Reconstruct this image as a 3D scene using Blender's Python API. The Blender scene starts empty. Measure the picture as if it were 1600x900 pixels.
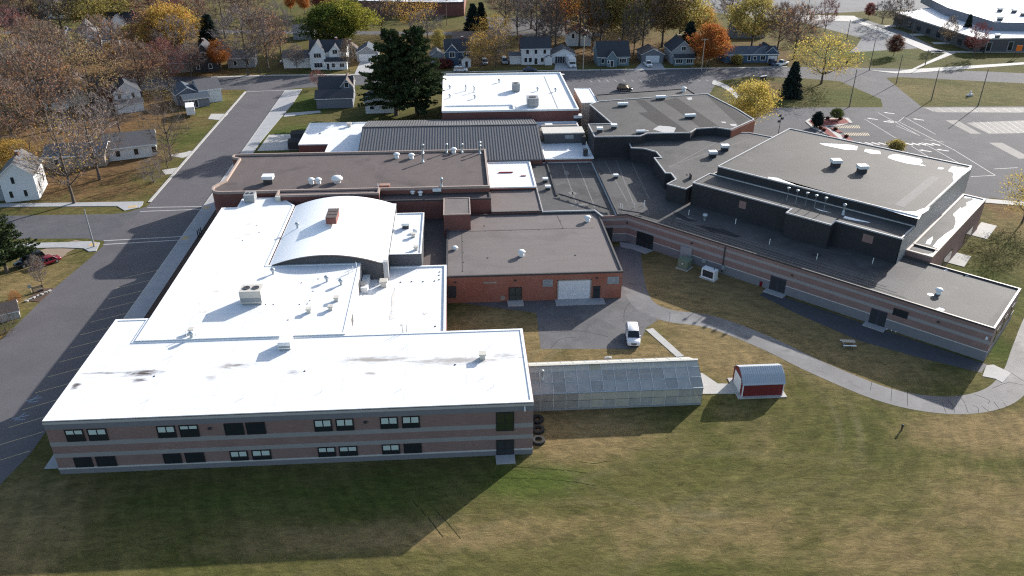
import bpy, math, random
import numpy as np
from mathutils import Matrix, Vector
R_ = math.radians
SC = bpy.context.scene
COL = SC.collection
# ---------------------------------------------------------------- camera, sky, sun, exposure
CAM_H, F_PX = 64.0, 1245.6
PITCH, ROLL, YAW = R_(28.426), R_(-0.13), R_(3.94)
_cy, _sy, _cp, _sp = math.cos(YAW), math.sin(YAW), math.cos(PITCH), math.sin(PITCH)
_fw = np.array([_sy*_cp, _cy*_cp, -_sp]); _r = np.array([_cy, -_sy, 0.0]); _d = np.cross(_fw, _r)
_rr = _r*math.cos(ROLL) + _d*math.sin(ROLL); _dd = _d*math.cos(ROLL) - _r*math.sin(ROLL)
cam_d = bpy.data.cameras.new('camera'); cam = bpy.data.objects.new('camera', cam_d); COL.objects.link(cam)
cam_d.sensor_width = 36.0; cam_d.lens = 36.0*F_PX/1600.0; cam_d.clip_start = 0.5; cam_d.clip_end = 8000
_m = Matrix(((_rr[0], -_dd[0], -_fw[0], 0), (_rr[1], -_dd[1], -_fw[1], 0), (_rr[2], -_dd[2], -_fw[2], CAM_H), (0, 0, 0, 1)))
cam.matrix_world = _m
SC.camera = cam
SUN_EL, SUN_AZ = R_(20.0), R_(45.0)          # azimuth clockwise from +Y (towards the back right)
w = bpy.data.worlds.new('World'); SC.world = w; w.use_nodes = True
_nt = w.node_tree; _bg = _nt.nodes['Background']
_sky = _nt.nodes.new('ShaderNodeTexSky'); _sky.sky_type = 'NISHITA'; _sky.sun_disc = False
_sky.sun_elevation = SUN_EL; _sky.sun_rotation = SUN_AZ; _sky.air_density = 1.0; _sky.dust_density = 1.6; _sky.ozone_density = 1.0
_nt.links.new(_sky.outputs[0], _bg.inputs[0]); _bg.inputs[1].default_value = 0.115
sun_d = bpy.data.lights.new('sun', 'SUN'); sun = bpy.data.objects.new('sun', sun_d); COL.objects.link(sun)
sun_d.energy = 4.4; sun_d.angle = R_(0.53); sun_d.color = (1.0, 0.955, 0.90)
_sd = Vector((math.sin(SUN_AZ)*math.cos(SUN_EL), math.cos(SUN_AZ)*math.cos(SUN_EL), math.sin(SUN_EL)))
sun.rotation_euler = _sd.to_track_quat('Z', 'Y').to_euler(); sun.location = (120, 120, 90)
SC.view_settings.view_transform = 'Standard'; SC.view_settings.look = 'None'
SC.view_settings.gamma = 1.0; SC.view_settings.exposure = 1.0; SC.view_settings.use_curve_mapping = False
SC.cycles.use_denoising = False; SC.cycles.filter_width = 1.2; SC.cycles.max_bounces = 6; SC.cycles.diffuse_bounces = 3; SC.cycles.transparent_max_bounces = 12

# ---------------------------------------------------------------- survey: picture point -> place on a level plane
def G(x, y, z=0.0):
    d = _rr*((x-800)/F_PX) + _dd*((y-450)/F_PX) + _fw
    t = (CAM_H-z)/-d[2]
    return (d[0]*t, d[1]*t, z)
def GP(pts, z=0.0): return [G(x, y, z)[:2] for x, y in pts]
def proj(p):
    q = np.array(p, float) - np.array([0, 0, CAM_H]); c = q@_fw
    return 800+F_PX*(q@_rr)/c, 450+F_PX*(q@_dd)/c
def height_at(x, y, ytop):
    a = G(x, y); lo, hi = 0.0, 45.0
    for _ in range(40):
        m = (lo+hi)/2
        if proj((a[0], a[1], m))[1] > ytop: lo = m
        else: hi = m
    return lo
def mpp(x, y):                                  # metres across one picture point at that place
    a = np.array(G(x, y)) - np.array([0, 0, CAM_H]); return (a@_fw)/F_PX

# ---------------------------------------------------------------- mesh collecting
class M:
    def __init__(s): s.v = []; s.f = []; s.mi = []
    def face(s, pts, mi=0):
        n = len(s.v); s.v += [tuple(p) for p in pts]; s.f.append(tuple(range(n, n+len(pts)))); s.mi.append(mi); return s
    def add(s, v, f, mi=0):
        n = len(s.v); s.v += [tuple(p) for p in v]; s.f += [tuple(i+n for i in q) for q in f]; s.mi += [mi]*len(f); return s
    def prism(s, poly, z0, z1, top=True, bottom=False, mi=0, mtop=None):
        a = sum(poly[i][0]*poly[(i+1) % len(poly)][1]-poly[(i+1) % len(poly)][0]*poly[i][1] for i in range(len(poly)))
        if a < 0: poly = poly[::-1]
        n = len(poly); v = [(p[0], p[1], z0) for p in poly]+[(p[0], p[1], z1) for p in poly]
        s.add(v, [(i, (i+1) % n, n+(i+1) % n, n+i) for i in range(n)], mi)
        if top: s.face([(p[0], p[1], z1) for p in poly], mi if mtop is None else mtop)
        if bottom: s.face([(p[0], p[1], z0) for p in poly[::-1]], mi)
        return s
    def box(s, x0, y0, z0, x1, y1, z1, mi=0):
        return s.prism([(x0, y0), (x1, y0), (x1, y1), (x0, y1)], z0, z1, True, True, mi)
    def obox(s, c, sz, rot=0.0, mi=0):           # centre of base, size, rotation about z
        ca, sa = math.cos(rot), math.sin(rot); hx, hy = sz[0]/2, sz[1]/2
        p = [(c[0]+ca*x-sa*y, c[1]+sa*x+ca*y) for x, y in ((-hx, -hy), (hx, -hy), (hx, hy), (-hx, hy))]
        return s.prism(p, c[2], c[2]+sz[2], True, True, mi)
    def tube(s, p, q, r0, r1, n=8, cap=True, mi=0):
        p = Vector(p); q = Vector(q); d = (q-p).normalized()
        u = d.orthogonal().normalized(); w_ = d.cross(u); v = []
        for o, r in ((p, r0), (q, r1)):
            for i in range(n):
                t = 2*math.pi*i/n; v.append(tuple(o+u*(r*math.cos(t))+w_*(r*math.sin(t))))
        s.add(v, [(i, (i+1) % n, n+(i+1) % n, n+i) for i in range(n)], mi)
        if cap: s.face(v[n:], mi); s.face(v[:n][::-1], mi)
        return s
    def lathe(s, c, prof, n=12, mi=0):           # prof: (r, z) bottom to top
        v = [(c[0]+r*math.cos(2*math.pi*i/n), c[1]+r*math.sin(2*math.pi*i/n), c[2]+z) for r, z in prof for i in range(n)]
        f = [(k*n+i, k*n+(i+1) % n, (k+1)*n+(i+1) % n, (k+1)*n+i) for k in range(len(prof)-1) for i in range(n)]
        return s.add(v, f, mi)
    def strip(s, pts, wd, z, mi=0):              # flat ribbon along a line
        P = [Vector((p[0], p[1])) for p in pts]; L = []; Rr = []
        for i, p in enumerate(P):
            t = ((P[min(i+1, len(P)-1)]-P[max(i-1, 0)])).normalized(); nn = Vector((-t.y, t.x))*wd/2
            L.append(p+nn); Rr.append(p-nn)
        for i in range(len(P)-1):
            s.face([(*Rr[i], z), (*Rr[i+1], z), (*L[i+1], z), (*L[i], z)], mi)
        return s

XF = {}
def thing(name, label, cat, loc, rot=0.0, group=None):
    o = bpy.data.objects.new(name, None); COL.objects.link(o); o.location = loc; o.rotation_euler = (0, 0, rot)
    o.empty_display_size = 0.3; o['label'] = label; o['category'] = cat
    if group: o['group'] = group
    XF[o.name] = Matrix.Translation(Vector(loc)) @ Matrix.Rotation(rot, 4, 'Z')
    return o
def mesh_of(m, mats, smooth=False):
    me = bpy.data.meshes.new('mesh'); me.from_pydata(m.v, [], m.f); 
    for k in (mats if isinstance(mats, (list, tuple)) else [mats]): me.materials.append(MAT[k])
    if any(m.mi): me.polygons.foreach_set('material_index', m.mi)
    if smooth: me.polygons.foreach_set('use_smooth', [True]*len(me.polygons))
    me.update(); return me
def obj(name, m, mats, parent=None, smooth=False, label=None, cat=None, group=None, kind=None, local=False):
    me = mesh_of(m, mats, smooth); o = bpy.data.objects.new(name, me); COL.objects.link(o); me.name = name
    if parent is not None:
        o.parent = parent; X = XF.get(parent.name)
        if X is not None:
            XF[o.name] = X
            if not local: me.transform(X.inverted())
    if label: o['label'] = label
    if cat: o['category'] = cat
    if group: o['group'] = group
    if kind: o['kind'] = kind
    return o
def inst(name, me, parent, loc, rot=0.0, sc=(1, 1, 1), lean=0.0):       # share a mesh; loc in world
    o = bpy.data.objects.new(name, me); COL.objects.link(o)
    L = Matrix.Translation(Vector(loc)) @ Matrix.Rotation(lean, 4, 'Y') @ Matrix.Rotation(rot, 4, 'Z') @ Matrix.Diagonal((*sc, 1))
    if parent is not None:
        o.parent = parent; X = XF.get(parent.name)
        if X is not None: L = X.inverted() @ L
    o.matrix_local = L
    return o
def ring(poly, wd):                              # inset polygon (ccw) by wd
    n = len(poly); a = sum(poly[i][0]*poly[(i+1) % n][1]-poly[(i+1) % n][0]*poly[i][1] for i in range(n))
    if a < 0: poly = poly[::-1]
    out = []
    for i in range(n):
        p0, p1, p2 = (Vector(poly[(i+k) % n]) for k in (-1, 0, 1))
        d1 = (p1-p0).normalized(); d2 = (p2-p1).normalized(); n1 = Vector((-d1.y, d1.x)); n2 = Vector((-d2.y, d2.x))
        b = (n1+n2); b = b/max(0.3, b.length_squared)*2 if b.length > 1e-6 else n1
        out.append(tuple(p1+b*wd))
    return poly, out
def parapet(m, poly, wd, z0, z1, mi=0):          # raised rim with thickness
    a, b = ring(poly, wd); n = len(a)
    for i in range(n):
        j = (i+1) % n
        m.face([(*a[i], z0), (*a[j], z0), (*a[j], z1), (*a[i], z1)], mi)
        m.face([(*b[j], z0), (*b[i], z0), (*b[i], z1), (*b[j], z1)], mi)
        m.face([(*a[i], z1), (*a[j], z1), (*b[j], z1), (*b[i], z1)], mi)
    return m

# ---------------------------------------------------------------- materials
MAT = {}
def nd(nt, t, **kw):
    n = nt.nodes.new(t)
    for k, v in kw.items():
        if k.startswith('i_'): n.inputs[int(k[2:]) if k[2:].isdigit() else k[2:].replace('_', ' ')].default_value = v
        else: setattr(n, k, v)
    return n
def mix(nt, fac, a, b, blend='MIX'):
    n = nt.nodes.new('ShaderNodeMix'); n.data_type = 'RGBA'; n.blend_type = blend
    for s, v in ((n.inputs[0], fac), (n.inputs[6], a), (n.inputs[7], b)):
        if isinstance(v, bpy.types.NodeSocket): nt.links.new(v, s)
        elif isinstance(v, (tuple, list)): s.default_value = (*v[:3], 1)
        else: s.default_value = v
    return n.outputs[2]
def mth(nt, op, a, b=0.0, c=None, clamp=False):
    n = nt.nodes.new('ShaderNodeMath'); n.operation = op; n.use_clamp = clamp
    for s, v in zip(n.inputs, (a, b, c)):
        if v is None: continue
        if isinstance(v, bpy.types.NodeSocket): nt.links.new(v, s)
        else: s.default_value = v
    return n.outputs[0]
def pos(nt): return nt.nodes.new('ShaderNodeNewGeometry').outputs['Position']
def noise(nt, vec, scale, detail=4, rough=0.55, dist=0.0, stretch=None, off=0.0):
    if stretch or off:
        mp = nd(nt, 'ShaderNodeMapping'); mp.inputs['Scale'].default_value = stretch or (1, 1, 1); mp.inputs['Location'].default_value = (off, off*1.7, off*0.6)
        nt.links.new(vec, mp.inputs['Vector']); vec = mp.outputs[0]
    n = nd(nt, 'ShaderNodeTexNoise', i_Scale=scale, i_Detail=detail, i_Roughness=rough, i_Distortion=dist); nt.links.new(vec, n.inputs['Vector']); return n.outputs['Fac']
def ramp(nt, fac, lo, hi): 
    n = nd(nt, 'ShaderNodeMapRange', clamp=True); n.inputs['From Min'].default_value = lo; n.inputs['From Max'].default_value = hi
    nt.links.new(fac, n.inputs['Value']); return n.outputs[0]
def newmat(name):
    m = bpy.data.materials.new(name); m.use_nodes = True; MAT[name] = m
    nt = m.node_tree; return m, nt, nt.nodes['Principled BSDF']
def mat(name, col, rough=0.8, var=0.12, scale=1.5, spots=None, metal=0.0, bump=0.0, spec=0.3, stretch=None, fine=0.0):
    """plain surface: colour with two scales of mottling; spots = (colour, scale, lo, hi) stains"""
    m, nt, b = newmat(name); p = pos(nt)
    n1 = noise(nt, p, scale, 5, 0.6, stretch=stretch); n2 = noise(nt, p, scale*7, 3, 0.6, off=13)
    f = mth(nt, 'ADD', mth(nt, 'MULTIPLY', n1, 0.65), mth(nt, 'MULTIPLY', n2, 0.35))
    c = mix(nt, ramp(nt, f, 0.3, 0.7), [k*(1-var) for k in col], [min(1, k*(1+var)) for k in col])
    if spots:
        for sc_, s_, lo, hi in ([spots] if not isinstance(spots, list) else spots):
            c = mix(nt, ramp(nt, noise(nt, p, s_, 5, 0.6, 0.4, off=31), lo, hi), c, sc_)
    nt.links.new(c, b.inputs['Base Color']); b.inputs['Roughness'].default_value = rough; b.inputs['Metallic'].default_value = metal
    b.inputs['Specular IOR Level'].default_value = spec
    if bump:
        bp = nd(nt, 'ShaderNodeBump', i_Strength=bump, i_Distance=0.05); nt.links.new(n2, bp.inputs['Height']); nt.links.new(bp.outputs[0], b.inputs['Normal'])
    return m
def brickmat(name, c1, c2, mortar, bw=0.4, bh=0.2, var=0.2):
    m, nt, b = newmat(name); p = pos(nt)
    sx = nd(nt, 'ShaderNodeSeparateXYZ'); nt.links.new(p, sx.inputs[0])
    u = mth(nt, 'ADD', sx.outputs[0], mth(nt, 'MULTIPLY', sx.outputs[1], 0.41)); cb = nd(nt, 'ShaderNodeCombineXYZ')
    nt.links.new(u, cb.inputs[0]); nt.links.new(sx.outputs[2], cb.inputs[1])
    t = nd(nt, 'ShaderNodeTexBrick', i_Scale=1.0); t.inputs['Color1'].default_value = (*c1, 1); t.inputs['Color2'].default_value = (*c2, 1); t.inputs['Mortar'].default_value = (*mortar, 1)
    t.inputs['Brick Width'].default_value = bw; t.inputs['Row Height'].default_value = bh; t.inputs['Mortar Size'].default_value = 0.012
    nt.links.new(cb.outputs[0], t.inputs['Vector'])
    c = mix(nt, ramp(nt, noise(nt, p, 0.35, 5, 0.65), 0.3, 0.75), t.outputs[0], [k*(1-var) for k in c1])
    nt.links.new(c, b.inputs['Base Color']); b.inputs['Roughness'].default_value = 0.9; b.inputs['Specular IOR Level'].default_value = 0.2
    return m
def leafmat(name, col, var=0.35, trans=0.45, hue=0.03):
    m, nt, b = newmat(name); nt.nodes.remove(b); out = nt.nodes['Material Output']
    g = nd(nt, 'ShaderNodeNewGeometry'); rnd = g.outputs['Random Per Island']
    hs = nd(nt, 'ShaderNodeHueSaturation'); hs.inputs['Color'].default_value = (*col, 1)
    nt.links.new(mth(nt, 'ADD', mth(nt, 'MULTIPLY', mth(nt, 'FRACT', mth(nt, 'MULTIPLY', rnd, 17.3)), hue*2), 0.5-hue), hs.inputs['Hue'])
    nt.links.new(mth(nt, 'ADD', mth(nt, 'MULTIPLY', rnd, var*2), 1-var), hs.inputs['Value'])
    d = nd(nt, 'ShaderNodeBsdfDiffuse'); t = nd(nt, 'ShaderNodeBsdfTranslucent'); mx = nd(nt, 'ShaderNodeMixShader', i_0=trans)
    for k in (d, t): nt.links.new(hs.outputs[0], k.inputs['Color'])
    nt.links.new(d.outputs[0], mx.inputs[1]); nt.links.new(t.outputs[0], mx.inputs[2]); nt.links.new(mx.outputs[0], out.inputs['Surface'])
    return m
def glassmat(name, col=(0.02, 0.025, 0.03), rough=0.06):
    m, nt, b = newmat(name); b.inputs['Base Color'].default_value = (*col, 1); b.inputs['Roughness'].default_value = rough
    b.inputs['Specular IOR Level'].default_value = 0.6; return m
# ---------------------------------------------------------------- palette
mat('asphalt', (0.108, 0.101, 0.107), 0.85, 0.10, 0.35, spots=((0.086, 0.080, 0.085), 0.09, 0.5, 0.75), bump=0.15)
mat('asphalt_old', (0.102, 0.101, 0.108), 0.92, 0.16, 0.3, spots=[((0.135, 0.132, 0.136), 0.12, 0.52, 0.75), ((0.06, 0.059, 0.062), 0.5, 0.62, 0.8)], bump=0.15, spec=0.15)
mat('asphalt_worn', (0.125, 0.122, 0.122), 0.8, 0.3, 0.6, spots=((0.10, 0.099, 0.103), 0.35, 0.42, 0.62))
mat('asphalt_yard', (0.122, 0.118, 0.120), 0.85, 0.2, 0.4, spots=[((0.085, 0.082, 0.085), 0.25, 0.5, 0.7), ((0.16, 0.155, 0.152), 0.5, 0.58, 0.78)], bump=0.15, spec=0.25)
mat('asphalt_path', (0.120, 0.117, 0.120), 0.78, 0.2, 0.5, spots=[((0.20, 0.196, 0.192), 0.10, 0.48, 0.68), ((0.07, 0.068, 0.07), 0.45, 0.55, 0.75)], bump=0.15, spec=0.42)
mat('asphalt_dark', (0.072, 0.072, 0.080), 0.8, 0.15, 0.5, bump=0.1)
mat('lot_far', (0.175, 0.18, 0.188), 0.9, 0.12, 0.1, spec=0.12, spots=((0.135, 0.138, 0.143), 0.06, 0.5, 0.75), stretch=(0.3, 1.5, 1))
mat('crack_seal', (0.045, 0.044, 0.045), 1.0, 0.1, spec=0.0)
mat('concrete', (0.42, 0.405, 0.38), 0.85, 0.1, 0.6, bump=0.1)
mat('concrete_grey', (0.35, 0.35, 0.355), 0.85, 0.12, 0.5, bump=0.1)
mat('paint_white', (0.40, 0.395, 0.38), 0.7, 0.15, 2.0)
mat('paint_yellow', (0.42, 0.34, 0.20), 0.7, 0.2, 2.0)
mat('paint_blue', (0.17, 0.21, 0.26), 0.7, 0.2, 2.0)
mat('tactile', (0.50, 0.36, 0.18), 0.8, 0.1)
mat('mulch', (0.085, 0.055, 0.04), 0.95, 0.3, 1.5, bump=0.4)
mat('mulch_red', (0.20, 0.045, 0.04), 0.95, 0.25, 1.5, bump=0.4)
mat('dirt', (0.26, 0.20, 0.145), 0.95, 0.15, 0.5)
def membrane(name, blobs=()):
    m, nt, b = newmat(name); p = pos(nt)
    t = nd(nt, 'ShaderNodeTexBrick', i_Scale=1.0); t.inputs['Color1'].default_value = (.75, .76, .775, 1); t.inputs['Color2'].default_value = (.72, .73, .75, 1); t.inputs['Mortar'].default_value = (.52, .53, .545, 1)
    t.inputs['Brick Width'].default_value = 15.0; t.inputs['Row Height'].default_value = 2.4; t.inputs['Mortar Size'].default_value = 0.03; nt.links.new(p, t.inputs['Vector'])
    n1 = noise(nt, p, 0.3, 6, 0.65, 0.4, stretch=(0.5, 1.6, 1)); n2 = noise(nt, p, 2.2, 5, 0.7, off=7)
    c = mix(nt, mth(nt, 'MULTIPLY', ramp(nt, n1, 0.52, 0.8), 0.5), t.outputs[0], (.58, .58, .57))
    c = mix(nt, mth(nt, 'MULTIPLY', ramp(nt, n2, 0.68, 0.8), 0.35), c, (.55, .53, .50))
    sx = nd(nt, 'ShaderNodeSeparateXYZ'); nt.links.new(p, sx.inputs[0]); n3 = noise(nt, p, 0.9, 6, 0.7, 0.8, stretch=(0.45, 1.8, 1), off=3)
    for cx, cy, rx, ry, col, amt in blobs:
        dx = mth(nt, 'DIVIDE', mth(nt, 'SUBTRACT', sx.outputs[0], cx), rx); dy = mth(nt, 'DIVIDE', mth(nt, 'SUBTRACT', sx.outputs[1], cy), ry)
        d2 = mth(nt, 'SQRT', mth(nt, 'ADD', mth(nt, 'MULTIPLY', dx, dx), mth(nt, 'MULTIPLY', dy, dy)))
        k = mth(nt, 'SUBTRACT', mth(nt, 'MULTIPLY', n3, 4.2), mth(nt, 'ADD', mth(nt, 'MULTIPLY', d2, 1.2), 0.75), clamp=True)
        c = mix(nt, mth(nt, 'MULTIPLY', k, amt), c, col)
    nt.links.new(c, b.inputs['Base Color']); b.inputs['Roughness'].default_value = 0.55; b.inputs['Specular IOR Level'].default_value = 0.25
membrane('membrane_white')
mat('membrane_brightened', (0.90, 0.91, 0.92), 0.5, 0.02, 0.4, spec=0.3)  # same roof membrane, colour brightened to offset the shading across the vault
DK, PL_ = (.05, .031, .022), (.25, .215, .18)
def bl(px, py, w_, h_, col, amt, z=7.74):
    a = G(px, py, z); k = G(px+1, py, z)[0]-a[0]; ky = abs(G(px, py+1, z)[1]-a[1]); return (a[0], a[1], w_*k/2, h_*ky/2, col, amt)
membrane('membrane_front', [bl(222, 583, 52, 11, DK, .95), bl(216, 594, 26, 8, DK, .8), bl(170, 583, 90, 4, DK, .6), bl(118, 603, 14, 9, DK, .9), bl(370, 571, 60, 9, PL_, .8), bl(372, 571, 20, 5, DK, .35), bl(590, 562, 100, 12, PL_, .8), bl(457, 582, 24, 8, DK, .5), bl(720, 563, 150, 13, PL_, .7), bl(578, 583, 22, 6, PL_, .7), bl(330, 591, 24, 9, PL_, .5), bl(790, 556, 40, 9, PL_, .6)])
mat('coping_white', (0.82, 0.82, 0.81), 0.5, 0.02)
mat('roof_stain', (0.40, 0.34, 0.29), 0.8, 0.35, 0.8, spots=((0.16, 0.11, 0.08), 0.7, 0.5, 0.7))
mat('roof_stain_pale', (0.66, 0.62, 0.57), 0.8, 0.12, 0.9)
mat('roof_brown', (0.112, 0.090, 0.086), 0.9, 0.12, 0.5, spots=((0.066, 0.054, 0.054), 0.16, 0.52, 0.75), bump=0.2, stretch=(1, 0.5, 1))
mat('roof_tan', (0.160, 0.139, 0.133), 0.9, 0.1, 0.6, spots=((0.118, 0.102, 0.098), 0.14, 0.5, 0.75), bump=0.2, stretch=(0.4, 1.4, 1))
mat('roof_epdm', (0.083, 0.081, 0.081), 0.75, 0.13, 0.35, spots=[((0.045, 0.044, 0.046), 0.12, 0.48, 0.7), ((0.125, 0.122, 0.118), 0.3, 0.6, 0.8)], spec=0.18)
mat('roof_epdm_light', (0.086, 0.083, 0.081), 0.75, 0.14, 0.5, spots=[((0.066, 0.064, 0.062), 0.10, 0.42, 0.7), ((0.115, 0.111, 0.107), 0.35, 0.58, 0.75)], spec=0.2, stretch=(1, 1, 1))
mat('roof_epdm_mid', (0.088, 0.086, 0.085), 0.75, 0.14, 0.5, spots=((0.065, 0.064, 0.064), 0.15, 0.45, 0.7), spec=0.12)
mat('patch_dull', (0.38, 0.38, 0.375), 0.7, 0.1, 1.0)
mat('roof_epdm_dark', (0.042, 0.041, 0.043), 0.8, 0.2, 0.4, spec=0.1)
mat('wall_black', (0.028, 0.029, 0.034), 0.7, 0.2, 0.4)
mat('wall_grey_dark', (0.085, 0.088, 0.095), 0.6, 0.12, 0.6)
mat('coping_dark', (0.06, 0.055, 0.055), 0.5, 0.1)
mat('coping_tan', (0.36, 0.28, 0.24), 0.6, 0.1)
mat('coping_grey', (0.42, 0.42, 0.42), 0.5, 0.08)
mat('patch_white', (0.86, 0.87, 0.88), 0.6, 0.02)  # off-white for the thin patch sheets on the dark roofs
mat('seam', (0.145, 0.142, 0.14), 0.8, 0.15, 1.0)
brickmat('brick_pink', (0.265, 0.172, 0.155), (0.22, 0.14, 0.128), (0.30, 0.26, 0.25), 0.41, 0.2)
brickmat('brick_red', (0.36, 0.125, 0.08), (0.28, 0.09, 0.06), (0.33, 0.25, 0.21), 0.3, 0.1)
brickmat('brick_dark', (0.22, 0.085, 0.07), (0.17, 0.065, 0.055), (0.22, 0.16, 0.14), 0.3, 0.1)
brickmat('block_grey', (0.30, 0.285, 0.285), (0.26, 0.25, 0.255), (0.33, 0.32, 0.31), 0.41, 0.2, 0.1)
brickmat('block_base', (0.20, 0.20, 0.22), (0.17, 0.17, 0.19), (0.22, 0.22, 0.23), 0.41, 0.2, 0.12)
mat('fascia_light', (0.40, 0.39, 0.385), 0.6, 0.05)
mat('sill_light', (0.46, 0.45, 0.44), 0.7, 0.05)
mat('frame_dark', (0.025, 0.025, 0.028), 0.5, 0.1)
mat('blind', (0.50, 0.58, 0.55), 0.7, 0.05)
glassmat('glass_dark'); glassmat('glass_green', (0.02, 0.03, 0.02)); glassmat('car_glass', (0.015, 0.018, 0.02), 0.03)
mat('door_dark', (0.03, 0.035, 0.04), 0.5, 0.1); mat('door_white', (0.66, 0.68, 0.70), 0.5, 0.03); mat('door_purple', (0.055, 0.055, 0.085), 0.5, 0.1)
mat('door_green', (0.06, 0.07, 0.06), 0.5, 0.1)
mat('metal_white', (0.72, 0.73, 0.73), 0.4, 0.04); mat('metal_beige', (0.55, 0.52, 0.46), 0.5, 0.06); mat('metal_galv', (0.40, 0.45, 0.48), 0.4, 0.1, metal=0.5)
mat('metal_dark', (0.05, 0.05, 0.055), 0.5, 0.1); mat('metal_grey', (0.28, 0.29, 0.30), 0.5, 0.08)
mat('metal_roof', (0.135, 0.132, 0.134), 0.55, 0.06, 0.3, spec=0.4)
mat('metal_rib', (0.075, 0.073, 0.076), 0.5, 0.05)
mat('utility_green', (0.17, 0.21, 0.15), 0.6, 0.06)
mat('rubber', (0.025, 0.025, 0.026), 0.8, 0.2)
mat('wood_weathered', (0.17, 0.14, 0.115), 0.9, 0.2, 2.0, stretch=(1, 1, 0.15)); mat('wood_pale', (0.46, 0.40, 0.32), 0.85, 0.15, 2.0); mat('wood_dark', (0.10, 0.05, 0.04), 0.9, 0.2, 2)
mat('shed_red', (0.17, 0.025, 0.026), 0.7, 0.12, 1.0, stretch=(2, 2, 0.2)); mat('shed_roof', (0.40, 0.43, 0.46), 0.4, 0.04)
mat('polycarb', (0.28, 0.285, 0.27), 0.35, 0.25, 0.5, spec=0.5)
mat('polycarb_pale', (0.50, 0.49, 0.44), 0.4, 0.12, 0.6)
mat('bark', (0.105, 0.085, 0.072), 0.95, 0.25, 3.0, stretch=(1, 1, 0.3)); mat('bark_grey', (0.15, 0.13, 0.12), 0.95, 0.25, 3.0)
mat('twig_grey', (0.23, 0.195, 0.185), 0.95, 0.2, 2.0); mat('twig_brown', (0.23, 0.175, 0.145), 0.95, 0.2, 2.0); mat('twig_red', (0.27, 0.125, 0.115), 0.95, 0.2, 2.0); mat('twig_dark', (0.13, 0.105, 0.095), 0.95, 0.2, 2.0)
leafmat('leaf_gold', (0.43, 0.28, 0.075)); leafmat('leaf_yellow', (0.47, 0.37, 0.10)); leafmat('leaf_olive', (0.31, 0.26, 0.085)); leafmat('leaf_orange', (0.37, 0.145, 0.045)); leafmat('leaf_rust', (0.28, 0.155, 0.085)); leafmat('leaf_brown', (0.28, 0.20, 0.105))
leafmat('leaf_red', (0.20, 0.065, 0.055)); leafmat('leaf_green', (0.075, 0.10, 0.025)); leafmat('leaf_lime', (0.27, 0.26, 0.05)); leafmat('needle', (0.045, 0.062, 0.028), 0.35, 0.15, 0.02); leafmat('needle_blue', (0.028, 0.04, 0.034), 0.3, 0.1, 0.02)
leafmat('leaf_darkred', (0.12, 0.06, 0.045))
mat('siding_white', (0.70, 0.71, 0.72), 0.7, 0.04, 0.8, stretch=(0.2, 0.2, 6)); mat('siding_cream', (0.62, 0.57, 0.46), 0.7, 0.05); mat('siding_blue', (0.075, 0.125, 0.20), 0.7, 0.06); mat('siding_navy', (0.05, 0.085, 0.13), 0.7, 0.06)
mat('siding_teal', (0.15, 0.21, 0.24), 0.7, 0.06); mat('siding_grey', (0.30, 0.31, 0.33), 0.7, 0.05); mat('siding_tan', (0.30, 0.26, 0.22), 0.7, 0.05); mat('siding_black', (0.05, 0.05, 0.055), 0.7, 0.05); mat('siding_slate', (0.17, 0.18, 0.21), 0.7, 0.05)
mat('shingle_dark', (0.048, 0.052, 0.062), 0.9, 0.15, 1.5); mat('shingle_grey', (0.125, 0.122, 0.125), 0.9, 0.12, 1.5); mat('shingle_brown', (0.115, 0.09, 0.08), 0.9, 0.15, 1.5); mat('shingle_blue', (0.075, 0.095, 0.12), 0.9, 0.12, 1.5)
mat('trim_white', (0.74, 0.74, 0.74), 0.6, 0.03)
mat('car_white', (0.75, 0.75, 0.75), 0.25, 0.01, spec=0.5); mat('car_black', (0.012, 0.013, 0.016), 0.2, 0.05, spec=0.5); mat('car_red', (0.16, 0.012, 0.022), 0.22, 0.05, spec=0.5); mat('car_silver', (0.40, 0.42, 0.44), 0.25, 0.02, metal=0.5); mat('car_blue', (0.03, 0.05, 0.10), 0.25, 0.02, spec=0.5)
mat('light_lens', (0.7, 0.7, 0.68), 0.15, 0.02, spec=0.6); mat('tail_lens', (0.25, 0.02, 0.02), 0.2, 0.02)
mat('sign_orange', (0.75, 0.17, 0.02), 0.6, 0.05)

# ---------------------------------------------------------------- ground
def axis(lo, hi, step, far):
    a = [lo-(2.0**k)*40 for k in range(far, -1, -1)] + list(np.arange(lo, hi+.01, step)) + [hi+(2.0**k)*40 for k in range(far+1)]
    return np.array(a)
gx = axis(-150, 150, 2.0, 6); gy = axis(30, 300, 2.0, 6)
XX, YY = np.meshgrid(gx, gy); nx, ny = len(gx), len(gy)
def blob(l):
    r = np.zeros_like(XX)
    for cx, cy, rx, ry, s_ in l:
        r = np.maximum(r, s_*np.exp(-(((XX-cx)/rx)**2+((YY-cy)/ry)**2)**1.5))
    return r
A_dry = blob([(14, 80, 9, 7, 1.1), (24, 95, 14, 6, 1.0), (5, 102, 9, 11, 1.4), (38, 97, 10, 9, 1.1), (40, 114, 12, 14, 2.0), (48, 102, 11, 9, 1.3), (58, 96, 12, 12, .9), (67, 76, 14, 5, 1.0), (-5, 63, 22, 2.6, .8), (60, 62, 10, 8, .7), (45, 58, 10, 5, .6), (-50, 66, 10, 12, .7), (25, 62, 14, 5, .6), (112, 140, 12, 16, .6), (96, 240, 16, 12, .7), (160, 235, 25, 12, .5), (70, 105, 6, 10, .4), (-75, 125, 8, 14, .7), (36, 80, 5, 10, .35), (140, 238, 14, 12, .5)])
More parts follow.
